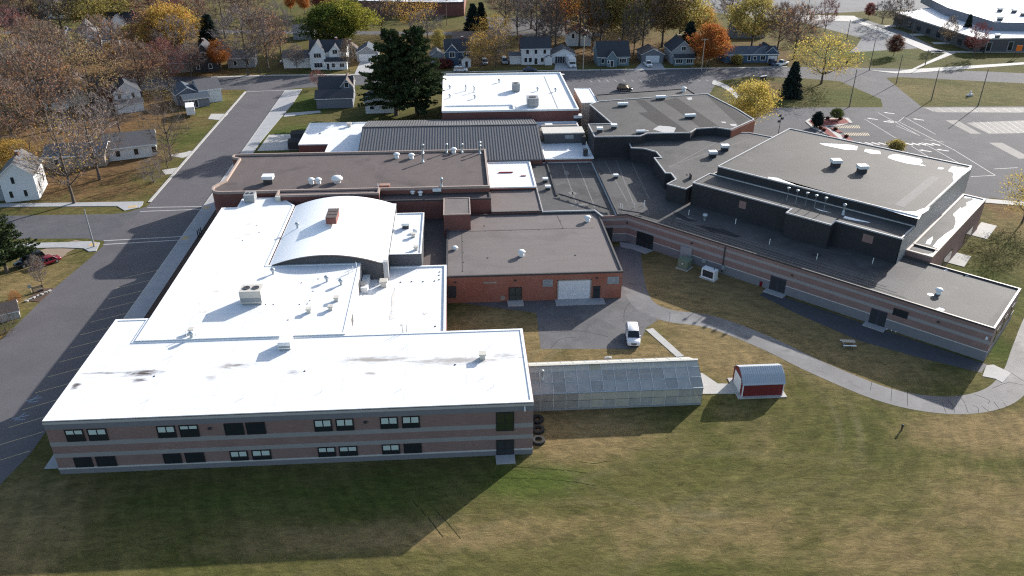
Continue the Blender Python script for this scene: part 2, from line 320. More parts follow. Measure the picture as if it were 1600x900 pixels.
A_green = blob([(7, 70.5, 8, 3.4, 1.1), (-18, 70, 28, 5, .7), (62, 56, 7, 4, .7), (78, 96, 4, 7, 1.0), (88, 112, 7, 12, .8), (-58, 216, 10, 12, 1), (-42, 205, 12, 12, 1), (-44, 235, 10, 14, 1), (-75, 235, 8, 14, 1), (-72, 205, 8, 12, .8), (120, 234, 30, 14, .6), (145, 290, 40, 14, .9), (170, 232, 30, 12, .6), (40, 272, 120, 5, .4), (28, 70, 20, 8, .3), (48, 72, 12, 12, .35), (-58, 150, 6, 5, .5), (160, 330, 60, 10, .6)])
A_leaf = blob([(-88, 185, 18, 26, 1.1), (-100, 220, 30, 40, 1.0), (-90, 268, 26, 40, .8), (0, 290, 90, 14, .9), (60, 292, 60, 14, 1.0), (-130, 300, 60, 60, 1.0), (20, 320, 120, 30, .8), (105, 290, 30, 22, .8), (100, 246, 12, 8, .6), (-78, 168, 14, 8, .8), (112, 146, 7, 7, .7), (-100, 130, 12, 18, .5), (-70, 100, 5, 12, .8)])
gm = M(); gm.v = np.stack([XX.ravel(), YY.ravel(), np.zeros(nx*ny)], 1).tolist()
gm.f = [(j*nx+i, j*nx+i+1, (j+1)*nx+i+1, (j+1)*nx+i) for j in range(ny-1) for i in range(nx-1)]; gm.mi = [0]
m, nt, b = newmat('grass_ground'); p = pos(nt)
def attr(n_): a = nd(nt, 'ShaderNodeAttribute', attribute_name=n_); return a.outputs['Fac']
n_big = noise(nt, p, 0.06, 4, 0.6, 0.6); n_mid = noise(nt, p, 0.35, 5, 0.65, 0.5, off=5); n_fine = noise(nt, p, 1.0, 8, 0.72, 0.8, stretch=(0.6, 1.5, 1), off=9); n_str = noise(nt, p, 0.28, 7, 0.66, 0.6, stretch=(0.35, 2.6, 1), off=3); n_grain = noise(nt, p, 9.0, 3, 0.8, off=21)
c = mix(nt, ramp(nt, n_str, 0.35, 0.65), (0.094, 0.086, 0.031), (0.142, 0.120, 0.052))
c = mix(nt, ramp(nt, n_big, 0.35, 0.68), c, (0.074, 0.079, 0.024))
dryf = mth(nt, 'ADD', attr('dry'), mth(nt, 'MULTIPLY', mth(nt, 'SUBTRACT', n_mid, 0.5), 1.3))
c = mix(nt, mth(nt, 'MULTIPLY', ramp(nt, dryf, 0.15, 0.85), 0.85), c, (0.220, 0.162, 0.082))
grf = mth(nt, 'ADD', attr('green'), mth(nt, 'MULTIPLY', mth(nt, 'SUBTRACT', n_mid, 0.5), 1.1))
c = mix(nt, mth(nt, 'MULTIPLY', ramp(nt, grf, 0.3, 1.0), 0.8), c, (0.058, 0.088, 0.018))
lff = mth(nt, 'ADD', attr('leaf'), mth(nt, 'MULTIPLY', mth(nt, 'SUBTRACT', n_mid, 0.5), 1.5))
c = mix(nt, mth(nt, 'MULTIPLY', ramp(nt, lff, 0.25, 0.9), 0.9), c, mix(nt, ramp(nt, n_fine, 0.35, 0.65), (0.125, 0.072, 0.042), (0.175, 0.105, 0.050)))
# concentric mowing swathes
_c2 = nd(nt, 'ShaderNodeSeparateXYZ'); nt.links.new(p, _c2.inputs[0]); _dx = mth(nt, 'SUBTRACT', _c2.outputs[0], 26.0); _dy = mth(nt, 'SUBTRACT', _c2.outputs[1], 90.0)
_rad = mth(nt, 'SQRT', mth(nt, 'ADD', mth(nt, 'MULTIPLY', _dx, _dx), mth(nt, 'MULTIPLY', _dy, _dy))); _ang = mth(nt, 'MULTIPLY', mth(nt, 'ARCTAN2', _dx, _dy), 7.0)
_cb = nd(nt, 'ShaderNodeCombineXYZ'); nt.links.new(_rad, _cb.inputs[0]); nt.links.new(_ang, _cb.inputs[1]); n_mow = noise(nt, _cb.outputs[0], 0.75, 5, 0.62, 0.25)
c = mix(nt, 1.0, c, mix(nt, ramp(nt, n_mow, 0.3, 0.7), (0.78, 0.80, 0.80), (1.24, 1.20, 1.16)), 'MULTIPLY')
# mower and tyre arcs worn into the turf round the small barn
sxyz = nd(nt, 'ShaderNodeSeparateXYZ'); nt.links.new(p, sxyz.inputs[0])
for cx, cy, rr_, wd, amt in ((28, 84, 20.2, .7, .22), (28, 84, 22.6, .8, .22), (36, 40, 26, .9, .18), (36, 40, 28.4, .9, .18), (30, 30, 44, .9, .16), (10, 20, 47, .8, .16)):
    dx = mth(nt, 'SUBTRACT', sxyz.outputs[0], cx); dy = mth(nt, 'SUBTRACT', sxyz.outputs[1], cy)
    dd = mth(nt, 'SQRT', mth(nt, 'ADD', mth(nt, 'MULTIPLY', dx, dx), mth(nt, 'MULTIPLY', dy, dy)))
    k = mth(nt, 'SUBTRACT', 1.0, mth(nt, 'DIVIDE', mth(nt, 'ABSOLUTE', mth(nt, 'SUBTRACT', dd, rr_)), wd), clamp=True)
    k = mth(nt, 'MULTIPLY', mth(nt, 'MULTIPLY', k, amt*2), ramp(nt, n_big, 0.4, 0.62))
    c = mix(nt, k, c, (0.16, 0.138, 0.082))
v_ = mth(nt, 'ADD', mth(nt, 'MULTIPLY', ramp(nt, n_fine, 0.28, 0.72), 0.85), mth(nt, 'MULTIPLY', n_grain, 0.3))
c = mix(nt, 1.0, c, mix(nt, v_, (0.42, 0.43, 0.42), (1.42, 1.40, 1.38)), 'MULTIPLY')
nt.links.new(c, b.inputs['Base Color']); b.inputs['Roughness'].default_value = 1.0; b.inputs['Specular IOR Level'].default_value = 0.05
bp = nd(nt, 'ShaderNodeBump', i_Strength=0.9, i_Distance=0.14); nt.links.new(mth(nt, 'ADD', n_fine, mth(nt, 'MULTIPLY', n_grain, 0.4)), bp.inputs['Height']); nt.links.new(bp.outputs[0], b.inputs['Normal'])
ground = obj('ground', gm, 'grass_ground', kind='structure')
for nm, A in (('dry', A_dry), ('green', A_green), ('leaf', A_leaf)):
    at = ground.data.attributes.new(nm, 'FLOAT', 'POINT'); at.data.foreach_set('value', A.ravel().astype(np.float32))

def sheet(name, poly, z, m_, parent=None, kind='structure', label=None):
    a = sum(poly[i][0]*poly[(i+1) % len(poly)][1]-poly[(i+1) % len(poly)][0]*poly[i][1] for i in range(len(poly)))
    if a < 0: poly = poly[::-1]
    return obj(name, M().face([(x, y, z) for x, y in poly]), m_, parent, kind=None if parent else kind, label=label)
def slab(name, poly, z, m_, parent=None):
    return obj(name, M().prism(poly, -0.02, z), m_, parent, kind=None if parent else 'structure')
def ribbon(pts, wd):
    P = [Vector(p) for p in pts]; L = []; Rr = []
    for i, q in enumerate(P):
        t = (P[min(i+1, len(P)-1)]-P[max(i-1, 0)]).normalized(); nn = Vector((-t.y, t.x))*wd/2
        L.append(tuple(q+nn)); Rr.append(tuple(q-nn))
    return Rr + L[::-1]
def smooth_line(pts, n=6):
    out = []; P = [np.array(p, float) for p in pts]; P = [2*P[0]-P[1]]+P+[2*P[-1]-P[-2]]
    for i in range(1, len(P)-2):
        for k in range(n):
            t = k/n; a, b_, c_, d_ = P[i-1:i+3]
            out.append(tuple(0.5*(2*b_+(c_-a)*t+(2*a-5*b_+4*c_-d_)*t*t+(3*b_-a-3*c_+d_)*t**3)))
    return out+[tuple(P[-2])]

# west street with angled parking, its side street, the street behind the school
road_w = sheet('west_street', [(-53.2, 79.5), (-53.2, 262), (-65, 262), (-65, 158.5), (-66.5, 150), (-66.9, 138), (-67.2, 134), (-68.7, 123), (-69.6, 106), (-70.5, 88), (-71, 60), (-72, 30), (-72, -40), (-60, -40), (-58, 30), (-55.6, 66)], 0.008, 'asphalt')
road_x = sheet('side_street', [(-64.9, 158.3), (-68, 155.3), (-70.7, 154.6), (-180, 157), (-180, 145.3), (-82, 143.4), (-71.4, 142.9), (-67.5, 141.5), (-66.4, 139)], 0.004, 'asphalt_old')
road_b = sheet('back_street', [(-230, 259), (-66, 252.8), (-65, 250.4), (-53.2, 251), (-51, 253.5), (-30, 256.5), (30, 252), (33, 232), (36, 206), (60, 214), (66, 212), (70, 214), (74, 232), (84, 254), (96, 260), (112, 257), (124, 252), (127, 230), (123.3, 221.3), (90, 223), (72, 208), (68, 190), (75, 172), (98, 145), (101, 139.5), (113, 152), (118, 149.5), (170, 130), (230, 160), (230, 217), (134.9, 221.1), (141.1, 255.3), (146, 256.3), (164, 251), (183, 245.5), (260, 224), (270, 236), (180, 262), (146, 269), (120, 272), (62, 271.8), (18, 270), (-60, 269.4), (-230, 276)], 0.005, 'asphalt_old')
lot_far = sheet('far_parking_lot', [(150, 372), (182, 370.5), (184, 352), (187, 332), (183, 301), (146, 294), (154, 305), (163, 320), (152, 355), (140, 362), (110, 395), (120, 470), (420, 470), (300, 400), (250, 385), (200, 383)], 0.004, 'lot_far')
sheet('far_street', [(-300, 352), (-110, 346), (20, 333), (60, 330), (60, 336.5), (20, 340), (-110, 353), (-300, 360)], 0.004, 'asphalt_old')
sheet('far_lot_by_hall', [(6, 344), (45, 338), (52, 368), (4, 378)], 0.006, 'asphalt_old')
# painted markings
def lines(parent, name, segs, wd, m_, z):
    for a, b_ in segs: obj(name, M().strip([a, b_], wd, z), m_, parent)
ys = [118.4-3.73*k for k in range(-2, 12)]
lines(road_w, 'parking_line', [((-58.3, y_), (-53.5, y_+2.6)) for y_ in ys], 0.13, 'paint_yellow', 0.013)
lines(road_w, 'crosswalk_line', [((-64.8, 157.7), (-53.1, 157.5)), ((-65.6, 155.6), (-53.1, 156.0)), ((-67.6, 141.6), (-53.2, 142.6)), ((-67.0, 139.9), (-53.2, 141.0))], 0.32, 'paint_white', 0.013)
lines(road_w, 'stop_line', [((-64.9, 250.3), (-53.3, 251.2))], 0.4, 'paint_white', 0.013)
for px_, py_ in ((53, 624), (32, 652)):
    c0 = G(px_, py_); mm = M().strip([(c0[0]-.9, c0[1]-.3), (c0[0]+.9, c0[1]+.4)], 0.25, 0.014).strip([(c0[0]-.4, c0[1]-.7), (c0[0]+.2, c0[1]+.9)], 0.25, 0.016).strip([(c0[0]-.1, c0[1]-.6), (c0[0]+.8, c0[1]-.5)], 0.25, 0.018)
    obj('accessible_parking_symbol', mm, 'paint_blue', road_w)
PL = lambda *q: [(G(a, b_)[:2], G(c_, d_)[:2]) for a, b_, c_, d_ in q]
lines(road_b, 'lot_line', PL((1351, 186, 1400, 216), (1372, 176, 1437, 212), (1404, 190, 1490, 234), (1404, 190, 1413, 183), (1413, 183, 1462, 210), (1490, 234, 1555, 274), (1555, 274, 1517, 276), (1424, 228, 1455, 248), (1400, 196, 1432, 210), (1440, 222, 1500, 256), (1475, 222, 1445, 218), (1590, 262, 1553, 264)), 0.16, 'paint_white', 0.010)
for k in range(12):                                                   # crossing in front of the entrance
    a = G(1347+k*10.5, 224.0+k*0.15); obj('crossing_bar', M().strip([(a[0]-.6, a[1]+.9), (a[0]+.6, a[1]-.9)], 0.75, 0.010), 'paint_white', road_b)
for q in ((1365, 186), (1391, 177), (1396, 190), (1448, 236), (1475, 235), (1437, 187), (1390, 191)):
    a = G(*q); obj('direction_arrow', M().strip([(a[0]-.9, a[1]+.6), (a[0]+.9, a[1]-.6)], 0.6, 0.010).face([(a[0]-1.5, a[1]+1.0, .010), (a[0]-1.1, a[1]+.1, .0105), (a[0]-.2, a[1]+1.2, .0105)]), 'paint_white', road_b)
for k in range(14):                                                   # painted stalls by the planting bed
    for r0, r1 in ((196, 200.5), (207.5, 212)):
        a = G(1305+k*2.75+(r0-196)*1.25, r0)[:2]; b_ = G(1308+k*2.75+(r0-196)*1.25, r1)[:2]
        obj('stall_line', M().strip([a, b_], 0.22, 0.010), 'paint_yellow', road_b)
for q in ([(1477, 188), (1495, 187.5), (1533, 209), (1517, 209)], [(1545, 223), (1566, 223), (1600, 241), (1600, 248), (1592, 248)], [(1442, 168), (1600, 168), (1600, 176), (1465, 175.5)], [(1510, 192), (1600, 188), (1600, 208), (1545, 209)]):
    sheet('worn_patch', GP(q), 0.009, 'asphalt_worn', road_b)
for k in range(13): obj('stall_line', M().strip(PL((1520+k*11, 190, 1548+k*11, 208))[0], 0.1, 0.013), 'paint_white', road_b)
for k in range(9): obj('stall_line', M().strip(PL((1448+k*17, 168.5, 1460+k*17, 175))[0], 0.12, 0.013), 'paint_white', road_b)
for k in range(16): obj('stall_line', M().strip(PL((925+k*13, 128-k*.1, 921+k*13, 124.5))[0], 0.2, 0.010), 'paint_white', road_b)
lines(lot_far, 'stall_line', PL((1303, 37, 1340, 56), (1320, 50, 1400, 78), (1340, 45, 1420, 74), (1250, 8, 1430, 6), (1255, 15, 1370, 16), (1300, 60, 1345, 75)), 0.35, 'asphalt_old', 0.009)

# pavements, kerbs, walks
sw = slab('school_pavement', [(-53.2, 97), (-53.2, 251), (-48.4, 252), (-48.4, 235), (-49.2, 222), (-50.4, 200), (-50.3, 97)], 0.12, 'concrete_grey')
obj('kerb', M().prism([(-53.45, 97), (-53.45, 251), (-53.2, 251), (-53.2, 97)], -0.02, 0.13), 'concrete', sw)
for yy in np.arange(100, 250, 3.0): obj('pavement_joint', M().strip([(-53.2, yy), (-50.4, yy)], 0.05, 0.125), 'metal_grey', sw)
for yy in (141.6, 156.6): obj('tactile_pad', M().prism([(-53.0, yy-.7), (-51.9, yy-.7), (-51.9, yy+.7), (-53.0, yy+.7)], 0.118, 0.13), 'tactile', sw)
kw = obj('west_kerb', M().prism([(-65.6, 160.5), (-65.6, 250), (-65.0, 250), (-65.0, 160.5)], -0.02, 0.13), 'concrete', kind='structure')
wp = slab('side_street_pavement', [(-66.2, 158.9), (-66.6, 160.9), (-72, 161), (-140, 162.5), (-140, 160.6), (-92, 159.6), (-71.2, 158.7), (-68.8, 156.1), (-66.4, 157.6)], 0.11, 'concrete_grey')
obj('tactile_pad', M().prism([(-68.6, 157.4), (-67.0, 157.7), (-67.2, 158.8), (-68.8, 158.6)], 0.1, 0.124), 'tactile', wp)
ws = slab('corner_pavement', [(-67.2, 137), (-67.9, 140.6), (-70, 141.4), (-74, 141.2), (-120, 142), (-120, 139.8), (-74, 138.9), (-70, 138.3), (-68.4, 136.8)], 0.11, 'concrete_grey')
obj('tactile_pad', M().prism([(-69.6, 139.2), (-68.2, 139.0), (-68.1, 140.2), (-69.4, 140.5)], 0.1, 0.124), 'tactile', ws)
sheet('gravel_drive', GP([(60, 392), (118, 375), (137, 378), (105, 395), (90, 410), (72, 412), (30, 402)]), 0.006, 'dirt')
for nm, q in (('corner_house_drive', [(328, 187), (362, 178), (345, 187), (325, 190)]), ('yard_drive', [(262, 243), (290, 238), (296, 236), (303, 236), (297, 243), (285, 247)]), ('yard_drive', [(253, 266), (283, 261), (268, 272), (258, 273)]), ('corner_house_drive', [(330, 178), (357, 178), (345, 188), (325, 186)])):
    slab(nm, GP(q), 0.05, 'concrete') if nm != 'corner_house_drive' or q[0][0] == 330 else None
slab('grey_house_walk', GP([(446, 177), (500, 173), (502, 176), (443, 183)]), 0.06, 'concrete_grey'); slab('service_drive', GP([(420, 211), (462, 209), (470, 234), (402, 236)]), 0.06, 'concrete')
slab('far_pavement', GP([(330, 122), (430, 118.5), (640, 116.5), (640, 115.5), (430, 117), (330, 120)]), 0.1, 'concrete')
slab('far_pavement', GP([(690, 113.6), (1000, 109.2), (1130, 107), (1230, 105), (1230, 104), (1130, 105.8), (1000, 107.8), (690, 112.5)]), 0.1, 'concrete')
slab('garage_drive', GP([(553, 117.5), (583, 117), (583, 96), (563, 96)]), 0.05, 'concrete_grey')
slab('camper_drive', GP([(866, 111), (902, 110.5), (900, 97), (868, 97)]), 0.05, 'concrete_grey'); slab('truck_drive', GP([(990, 110), (1040, 109), (1033, 98), (1002, 98)]), 0.05, 'concrete_grey')
slab('curved_pavement', GP(ribbon(smooth_line([(1113, 128.5), (1128, 133), (1143, 142), (1152, 152)]), 6.5)), 0.08, 'concrete')
yard = sheet('service_yard', GP([(714, 472.5), (838, 489), (845, 545.5), (995, 545), (1010, 512), (1028, 500), (1005, 470), (975, 430), (985, 388), (960, 385), (970, 466)]), 0.006, 'asphalt_yard')
sheet('service_yard_path', ribbon(smooth_line([(31.6, 135), (29.4, 122), (28.9, 112), (32, 107.4), (38.5, 104.8), (44.8, 98.5), (50, 91.4), (56.8, 84.2), (64, 81.6), (71, 82.8), (77, 87.2), (83, 94), (92, 104), (110, 122)]), 3.9), 0.010, 'asphalt_path')
pth = [o for o in COL.objects if o.name == 'service_yard_path'][0]
def crack(pts, parent, z, wd=0.05):
    obj('crack', M().strip(smooth_line([G(x, y)[:2] for x, y in pts], 3), wd, z), 'crack_seal', parent)
for q in ([(1362, 597), (1360, 610)], [(1394, 603), (1392, 627)], [(1418, 608), (1418, 634)], [(1472, 629), (1478, 645)], [(1480, 624), (1490, 636), (1491, 645)], [(1508, 632), (1513, 646)], [(1520, 633), (1528, 637), (1529, 645)], [(1533, 634), (1545, 643)], [(1553, 628), (1562, 640)], [(1568, 629), (1574, 637)], [(1522, 616), (1545, 625), (1544, 631)], [(1550, 607), (1575, 598), (1600, 602)], [(1576, 580), (1600, 596)], [(1497, 617), (1508, 630)]): crack(q, pth, 0.0145)
for q in ([(975, 503), (976, 485), (985, 472)], [(860, 520), (905, 517), (950, 526)], [(860, 545), (875, 530), (900, 527)], [(1045, 505), (1047, 488)]): crack(q, yard, 0.012)
slab('garden_walk', GP([(1009, 515.5), (1020, 513), (1069, 557), (1057, 558)]), 0.06, 'concrete')
slab('barn_walk', [(31.4, 91.4), (33.2, 91.0), (34.6, 88.4), (37.2, 88.2), (37.2, 85.9), (31.4, 86.2)], 0.06, 'concrete')
sheet('building_walk', [(50.6, 114.2), (49.0, 113.0), (52.5, 107), (59.2, 97.9), (66, 92.8), (72.6, 88.6), (74.6, 90.6)], 0.006, 'asphalt_dark')
slab('corner_walk', GP([(1541, 571), (1552, 570), (1580, 583), (1566, 598), (1555, 592), (1535, 588)]), 0.05, 'concrete')
slab('entry_apron', GP([(968, 378), (1005, 384), (1022, 391), (1008, 397), (990, 390), (970, 386)]), 0.05, 'concrete_grey')
slab('terrace', [(99.8, 131.6), (105.4, 137.4), (103.4, 139.4), (97.8, 133.6)], 0.08, 'concrete'); slab('terrace', [(88.8, 120.6), (92.5, 124.6), (90.4, 126.6), (86.6, 122.6)], 0.08, 'concrete')
slab('lot_pavement', GP([(1541, 311), (1600, 316), (1600, 322), (1538, 317)]), 0.1, 'concrete')
slab('front_walk', [(-50.3, 76.5), (-47.9, 76.5), (-47.9, 97), (-50.3, 97)], 0.06, 'concrete_grey')
sheet('planting_strip', [(-50.3, 97), (-43.4, 98), (-43.2, 137), (-46, 142), (-50.3, 170)], 0.006, 'mulch')
sheet('mulch_strip', [(-2.6, 92.2), (-1.0, 92.2), (-1.0, 104), (-2.6, 104)], 0.006, 'mulch_red')
# red mulch islands in the car park
isl = slab('planting_island', GP([(1258, 190), (1264, 186), (1325, 184.5), (1332, 192), (1312, 197), (1295, 197), (1290, 199), (1335, 222), (1310, 219), (1270, 201)]), 0.13, 'concrete')
for q in ([(1263, 190), (1268, 187.5), (1320, 186), (1328, 193), (1298, 196), (1280, 198), (1272, 198)], [(1275, 199), (1289, 198.5), (1313, 219), (1303, 218)], [(1297, 200.5), (1305, 200), (1317, 207.5), (1309, 208)], [(1314, 212.5), (1322, 212), (1333, 220), (1326, 221.5)]):
    obj('mulch_bed', M().prism(GP(q), 0.12, 0.16), 'mulch_red', isl)
# lawn edges of the far school and walks
for q in ([(1358, 110), (1400, 112), (1425, 108), (1480, 82), (1496, 82), (1430, 108), (1600, 97.5), (1600, 101), (1430, 114), (1400, 115)], [(1250, 23.5), (1335, 25), (1345, 33), (1400, 52), (1460, 76), (1480, 80), (1470, 82), (1445, 80), (1395, 58), (1335, 34), (1250, 31)], [(1380, 40), (1440, 36), (1440, 39), (1385, 43)], [(1420, 53), (1480, 52), (1480, 55), (1425, 56)], [(1455, 66), (1500, 66), (1500, 69), (1460, 69)], [(1455, 80), (1600, 80), (1600, 82), (1455, 82.5)]):
    slab('far_walk', GP(q), 0.08, 'concrete')

mat('turf_rut', (0.042, 0.046, 0.020), 1.0, 0.4, 2.0, spec=0.0)
for q in ([(790, 729), (830, 731), (875, 734), (915, 739)], [(770, 746), (840, 748), (890, 752), (930, 759)], [(645, 783), (668, 808), (692, 839)], [(673, 790), (700, 818), (720, 842)], [(905, 722), (930, 724), (950, 720)]):
    P = smooth_line([G(x, y)[:2] for x, y in q], 12); rr_ = random.Random(len(q)*7+q[0][0]); mm = M(); run = []
    for k, p_ in enumerate(P):
        run.append((p_[0]+rr_.uniform(-.05, .05), p_[1]+rr_.uniform(-.05, .05)))
        if rr_.random() < .18 or k == len(P)-1:
            if len(run) > 1: mm.strip(run, rr_.uniform(.05, .10), 0.012)
            run = [run[-1]] if rr_.random() < .5 else []
    obj('wheel_rut', mm, 'turf_rut', ground, kind='stuff')
# ---------------------------------------------------------------- roof furniture meshes (shared between alike pieces)
def mesh_fan():      return mesh_of(M().lathe((0, 0, 0), [(.38, 0), (.38, .35), (.30, .40), (.30, .55), (.55, .60), (.58, .72), (.40, .92), (.10, .98), (0.01, .98)], 14), 'metal_white', True)
def mesh_pipe():     return mesh_of(M().lathe((0, 0, 0), [(.22, 0), (.22, .2), (.17, .22), (.17, 1.5), (.27, 1.52), (.27, 1.75), (.0, 1.85)], 10), 'metal_galv', True)
def mesh_boxvent():  return mesh_of(M().box(-.5, -.4, 0, .5, .4, .55, 1).box(-.62, -.52, .56, .62, .52, .95, 0), ['metal_white', 'metal_dark'])
def mesh_goose():    return mesh_of(M().box(-.4, -.4, 0, .4, .4, .75, 0).prism([(-.55, -.55), (.55, -.55), (.55, .55), (-.55, .55)], .75, 1.0, True, True), 'metal_beige')
def mesh_thin():     return mesh_of(M().lathe((0, 0, 0), [(.06, 0), (.06, .9), (.0, .9)], 6), 'metal_white')
def mesh_drain():    return mesh_of(M().lathe((0, 0, 0), [(.22, 0), (.2, .1), (.0, .14)], 8), 'metal_dark')
def mesh_stack():    return mesh_of(M().lathe((0, 0, 0), [(.07, 0), (.07, 2.4), (.3, 2.42), (.3, 2.7), (.0, 2.75)], 8), 'metal_galv', True)
def mesh_dome():     return mesh_of(M().lathe((0, 0, 0), [(.6, 0), (.6, .4), (.95, .5), (1.0, .75), (.75, 1.05), (.3, 1.2), (.0, 1.22)], 16), 'metal_white', True)
def mesh_turbine():  return mesh_of(M().lathe((0, 0, 0), [(.18, 0), (.18, .5), (.3, .55), (.38, .75), (.3, .95), (.0, 1.0)], 12), 'metal_galv', True)
def mesh_hood():
    m_ = M().box(-1.2, -.42, 0, 1.2, .42, .45, 1); pr = [(-.62, .46), (-.62, .8), (-.4, 1.0), (.4, 1.0), (.62, .8), (.62, .46)]
    v = [(x, y, z) for x in (-1.45, 1.45) for y, z in pr]; m_.add(v, [(i, (i+1) % 6, 6+(i+1) % 6, 6+i) for i in range(6)]+[tuple(range(6))[::-1], tuple(range(6, 12))], 0)
    return mesh_of(m_, ['metal_white', 'metal_dark'])
RF = dict(exhaust_fan=mesh_fan(), vent_pipe=mesh_pipe(), box_vent=mesh_boxvent(), relief_hood=mesh_goose(), thin_pipe=mesh_thin(), roof_drain=mesh_drain(), exhaust_stack=mesh_stack(), dome_fan=mesh_dome(), turbine_vent=mesh_turbine(), long_hood=mesh_hood())
def roofbits(parent, z, kind, pts, s_=1.0, rot=0.0):
    for x, y in pts:
        a = G(x, y, z); inst(kind, RF[kind], parent, (a[0], a[1], z), rot, (s_, s_, s_))

def rect(x0, y0, x1, y1): return [(x0, y0), (x1, y0), (x1, y1), (x0, y1)]
def wing(name, label, poly, z, wall, roof, coping, rim=0.25, rimw=0.3, z0=0.0, base=None, coph=0.09):
    """a building wing: wall shell, roof deck, parapet rim"""
    cx = sum(p_[0] for p_ in poly)/len(poly); cy = min(p_[1] for p_ in poly)
    t = thing(name, label, 'building', (cx, cy, 0), 0, 'wings of the school')
    obj('wall', M().prism(poly, z0, z-0.02, top=False), wall, t)
    obj('roof', M().face([(x, y, z-rim) for x, y in ring(poly, rimw*.5)[1]]), roof, t)
    a, _ = ring(poly, -0.06)
    o_ = [tuple(q) for q in ring(poly, -0.06)[1]]
    obj('parapet', parapet(M(), o_, rimw+.06, z-rim-.06, z+coph), coping, t)
    return t

# ---- A: two-storey classroom wing in front
AX0, AX1, AY0, AY1, AZ = -47.9, 7.7, 75.5, 91.9, 7.8
polyA = [(AX0, AY0), (AX1, AY0), (AX1, AY1), (-43.4, AY1), (-43.4, 97.9), (AX0, 97.9)]
tA = wing('classroom_wing', 'long two-storey brick classroom wing with white roof in the foreground', polyA, AZ, 'block_grey', 'membrane_front', 'coping_white', rim=0.06, coph=.04)
E_ = 0.05
def band(parent, name, z0, z1, m_, proud):
    obj(name, M().prism(ring(polyA, -proud)[1], z0, z1, True, True), m_, parent)
for nm, z0, z1, m_, pr_ in (('block_base_course', 0, .72, 'block_base', .06), ('stone_sill_course', .72, .95, 'sill_light', .09), ('brick_band', .95, 2.45, 'brick_pink', .05), ('block_band', 2.45, 3.05, 'block_grey', .07), ('brick_band', 3.05, 4.1, 'brick_pink', .05), ('block_band', 4.1, 4.75, 'block_grey', .07), ('brick_band', 4.75, 6.55, 'brick_pink', .05), ('fascia_panel', 6.55, 7.3, 'block_base', .08), ('fascia_trim', 7.3, 7.66, 'fascia_light', .12)):
    band(tA, nm, z0, z1, m_, pr_)
obj('drip_edge', parapet(M(), ring(polyA, -.14)[1], .2, 7.68, 7.72), 'wood_dark', tA)
def window(parent, x0, x1, z0, z1, y, blind=0.0, glass='glass_dark', mull=1):
    """a window in a wall that faces the lawn: frame, panes, half-drawn blind"""
    fr = M(); t_ = .09
    for a in [(x0, z0, x1, z0+t_), (x0, z1-t_, x1, z1), (x0, z0+t_, x0+t_, z1-t_), (x1-t_, z0+t_, x1, z1-t_)]: fr.box(a[0], y-.11, a[1], a[2], y+.02, a[3])
    for k in range(mull):
        xm = x0+(x1-x0)*(k+1)/(mull+1); fr.box(xm-.045, y-.10, z0+t_, xm+.045, y+.01, z1-t_)
    zm = z0+(z1-z0)*.42; fr.box(x0+t_, y-.095, zm-.035, x1-t_, y+.005, zm+.035)
    f = obj('window', fr, 'frame_dark', parent)
    w_ = (x1-x0-2*t_)/(mull+1)
    for k in range(mull+1):
        xa = x0+t_+k*w_
        obj('pane', M().face([(xa+.02, y-.075, z0+t_), (xa+w_-.02, y-.075, z0+t_), (xa+w_-.02, y-.075, z1-t_), (xa+.02, y-.075, z1-t_)]), glass, f)
        if blind > 0: obj('blind', M().face([(xa+.07, y-.083, z1-t_-.03-(z1-z0-.2)*blind), (xa+w_-.07, y-.083, z1-t_-.03-(z1-z0-.2)*blind), (xa+w_-.07, y-.083, z1-t_-.03), (xa+.07, y-.083, z1-t_-.03)]), 'blind', f)
    return f
def wx(px, zt, y): # x in the wall plane y for a picture column, near height zt
    lo, hi = -60., 60.
    for _ in range(40):
        mid = (lo+hi)/2
        if proj((mid, y, zt))[0] < px: lo = mid
        else: hi = mid
    return lo
YW = AY0-.05
for a, b_, bl in ((103, 132, .35), (138, 168, .45), (246, 275, .5), (281, 311, .28), (351, 381, 0), (385, 415, 0), (491, 519, .58), (525, 553, .58), (594, 622, .6), (628, 656, .6)):
    window(tA, wx(a, 5.6, YW), wx(b_, 5.6, YW), 4.78, 6.46, YW, bl)
for a, b_, bl in ((117, 145, 0), (151, 182, 0), (256, 284, 0), (290, 320, 0), (360, 388, .62), (394, 424, .62), (497, 525, .45), (530, 559, .45), (597, 625, .62), (631, 659, 0)):
    window(tA, wx(a, 1.6, YW), wx(b_, 1.6, YW), .97, 2.4, YW, bl)
x0, x1 = wx(775, 5.4, YW), wx(803, 5.4, YW)
window(tA, x0, x1, 3.75, 6.5, YW, 0, 'glass_green')
dr = window(tA, x0, x1, .12, 2.35, YW, 0, 'door_dark'); dr.name = 'entrance_door'
obj('handle', M().box((x0+x1)/2-.16, YW-.16, 1.0, (x0+x1)/2-.12, YW-.11, 1.3).box((x0+x1)/2+.12, YW-.16, 1.0, (x0+x1)/2+.16, YW-.11, 1.3), 'metal_galv', dr)
obj('door_step', M().box(x0-.1, AY0-1.7, -.02, x1+.1, AY0-.05, .12), 'concrete_grey', tA)
for px_ in (328, 571): # wall lamps
    xx = wx(px_, 5.9, YW); obj('wall_lamp', M().box(xx-.14, YW-.22, 5.75, xx+.14, YW, 5.95).box(xx-.2, YW-.3, 5.95, xx+.2, YW, 6.02), 'metal_dark', tA)
xx = wx(820, 7, YW); obj('security_camera', M().tube((xx, YW-.05, 6.9), (xx, YW-.35, 6.75), .1, .1, 8).box(xx-.08, YW-.1, 6.85, xx+.08, YW, 7.25), 'metal_white', tA)
zr = AZ-.06
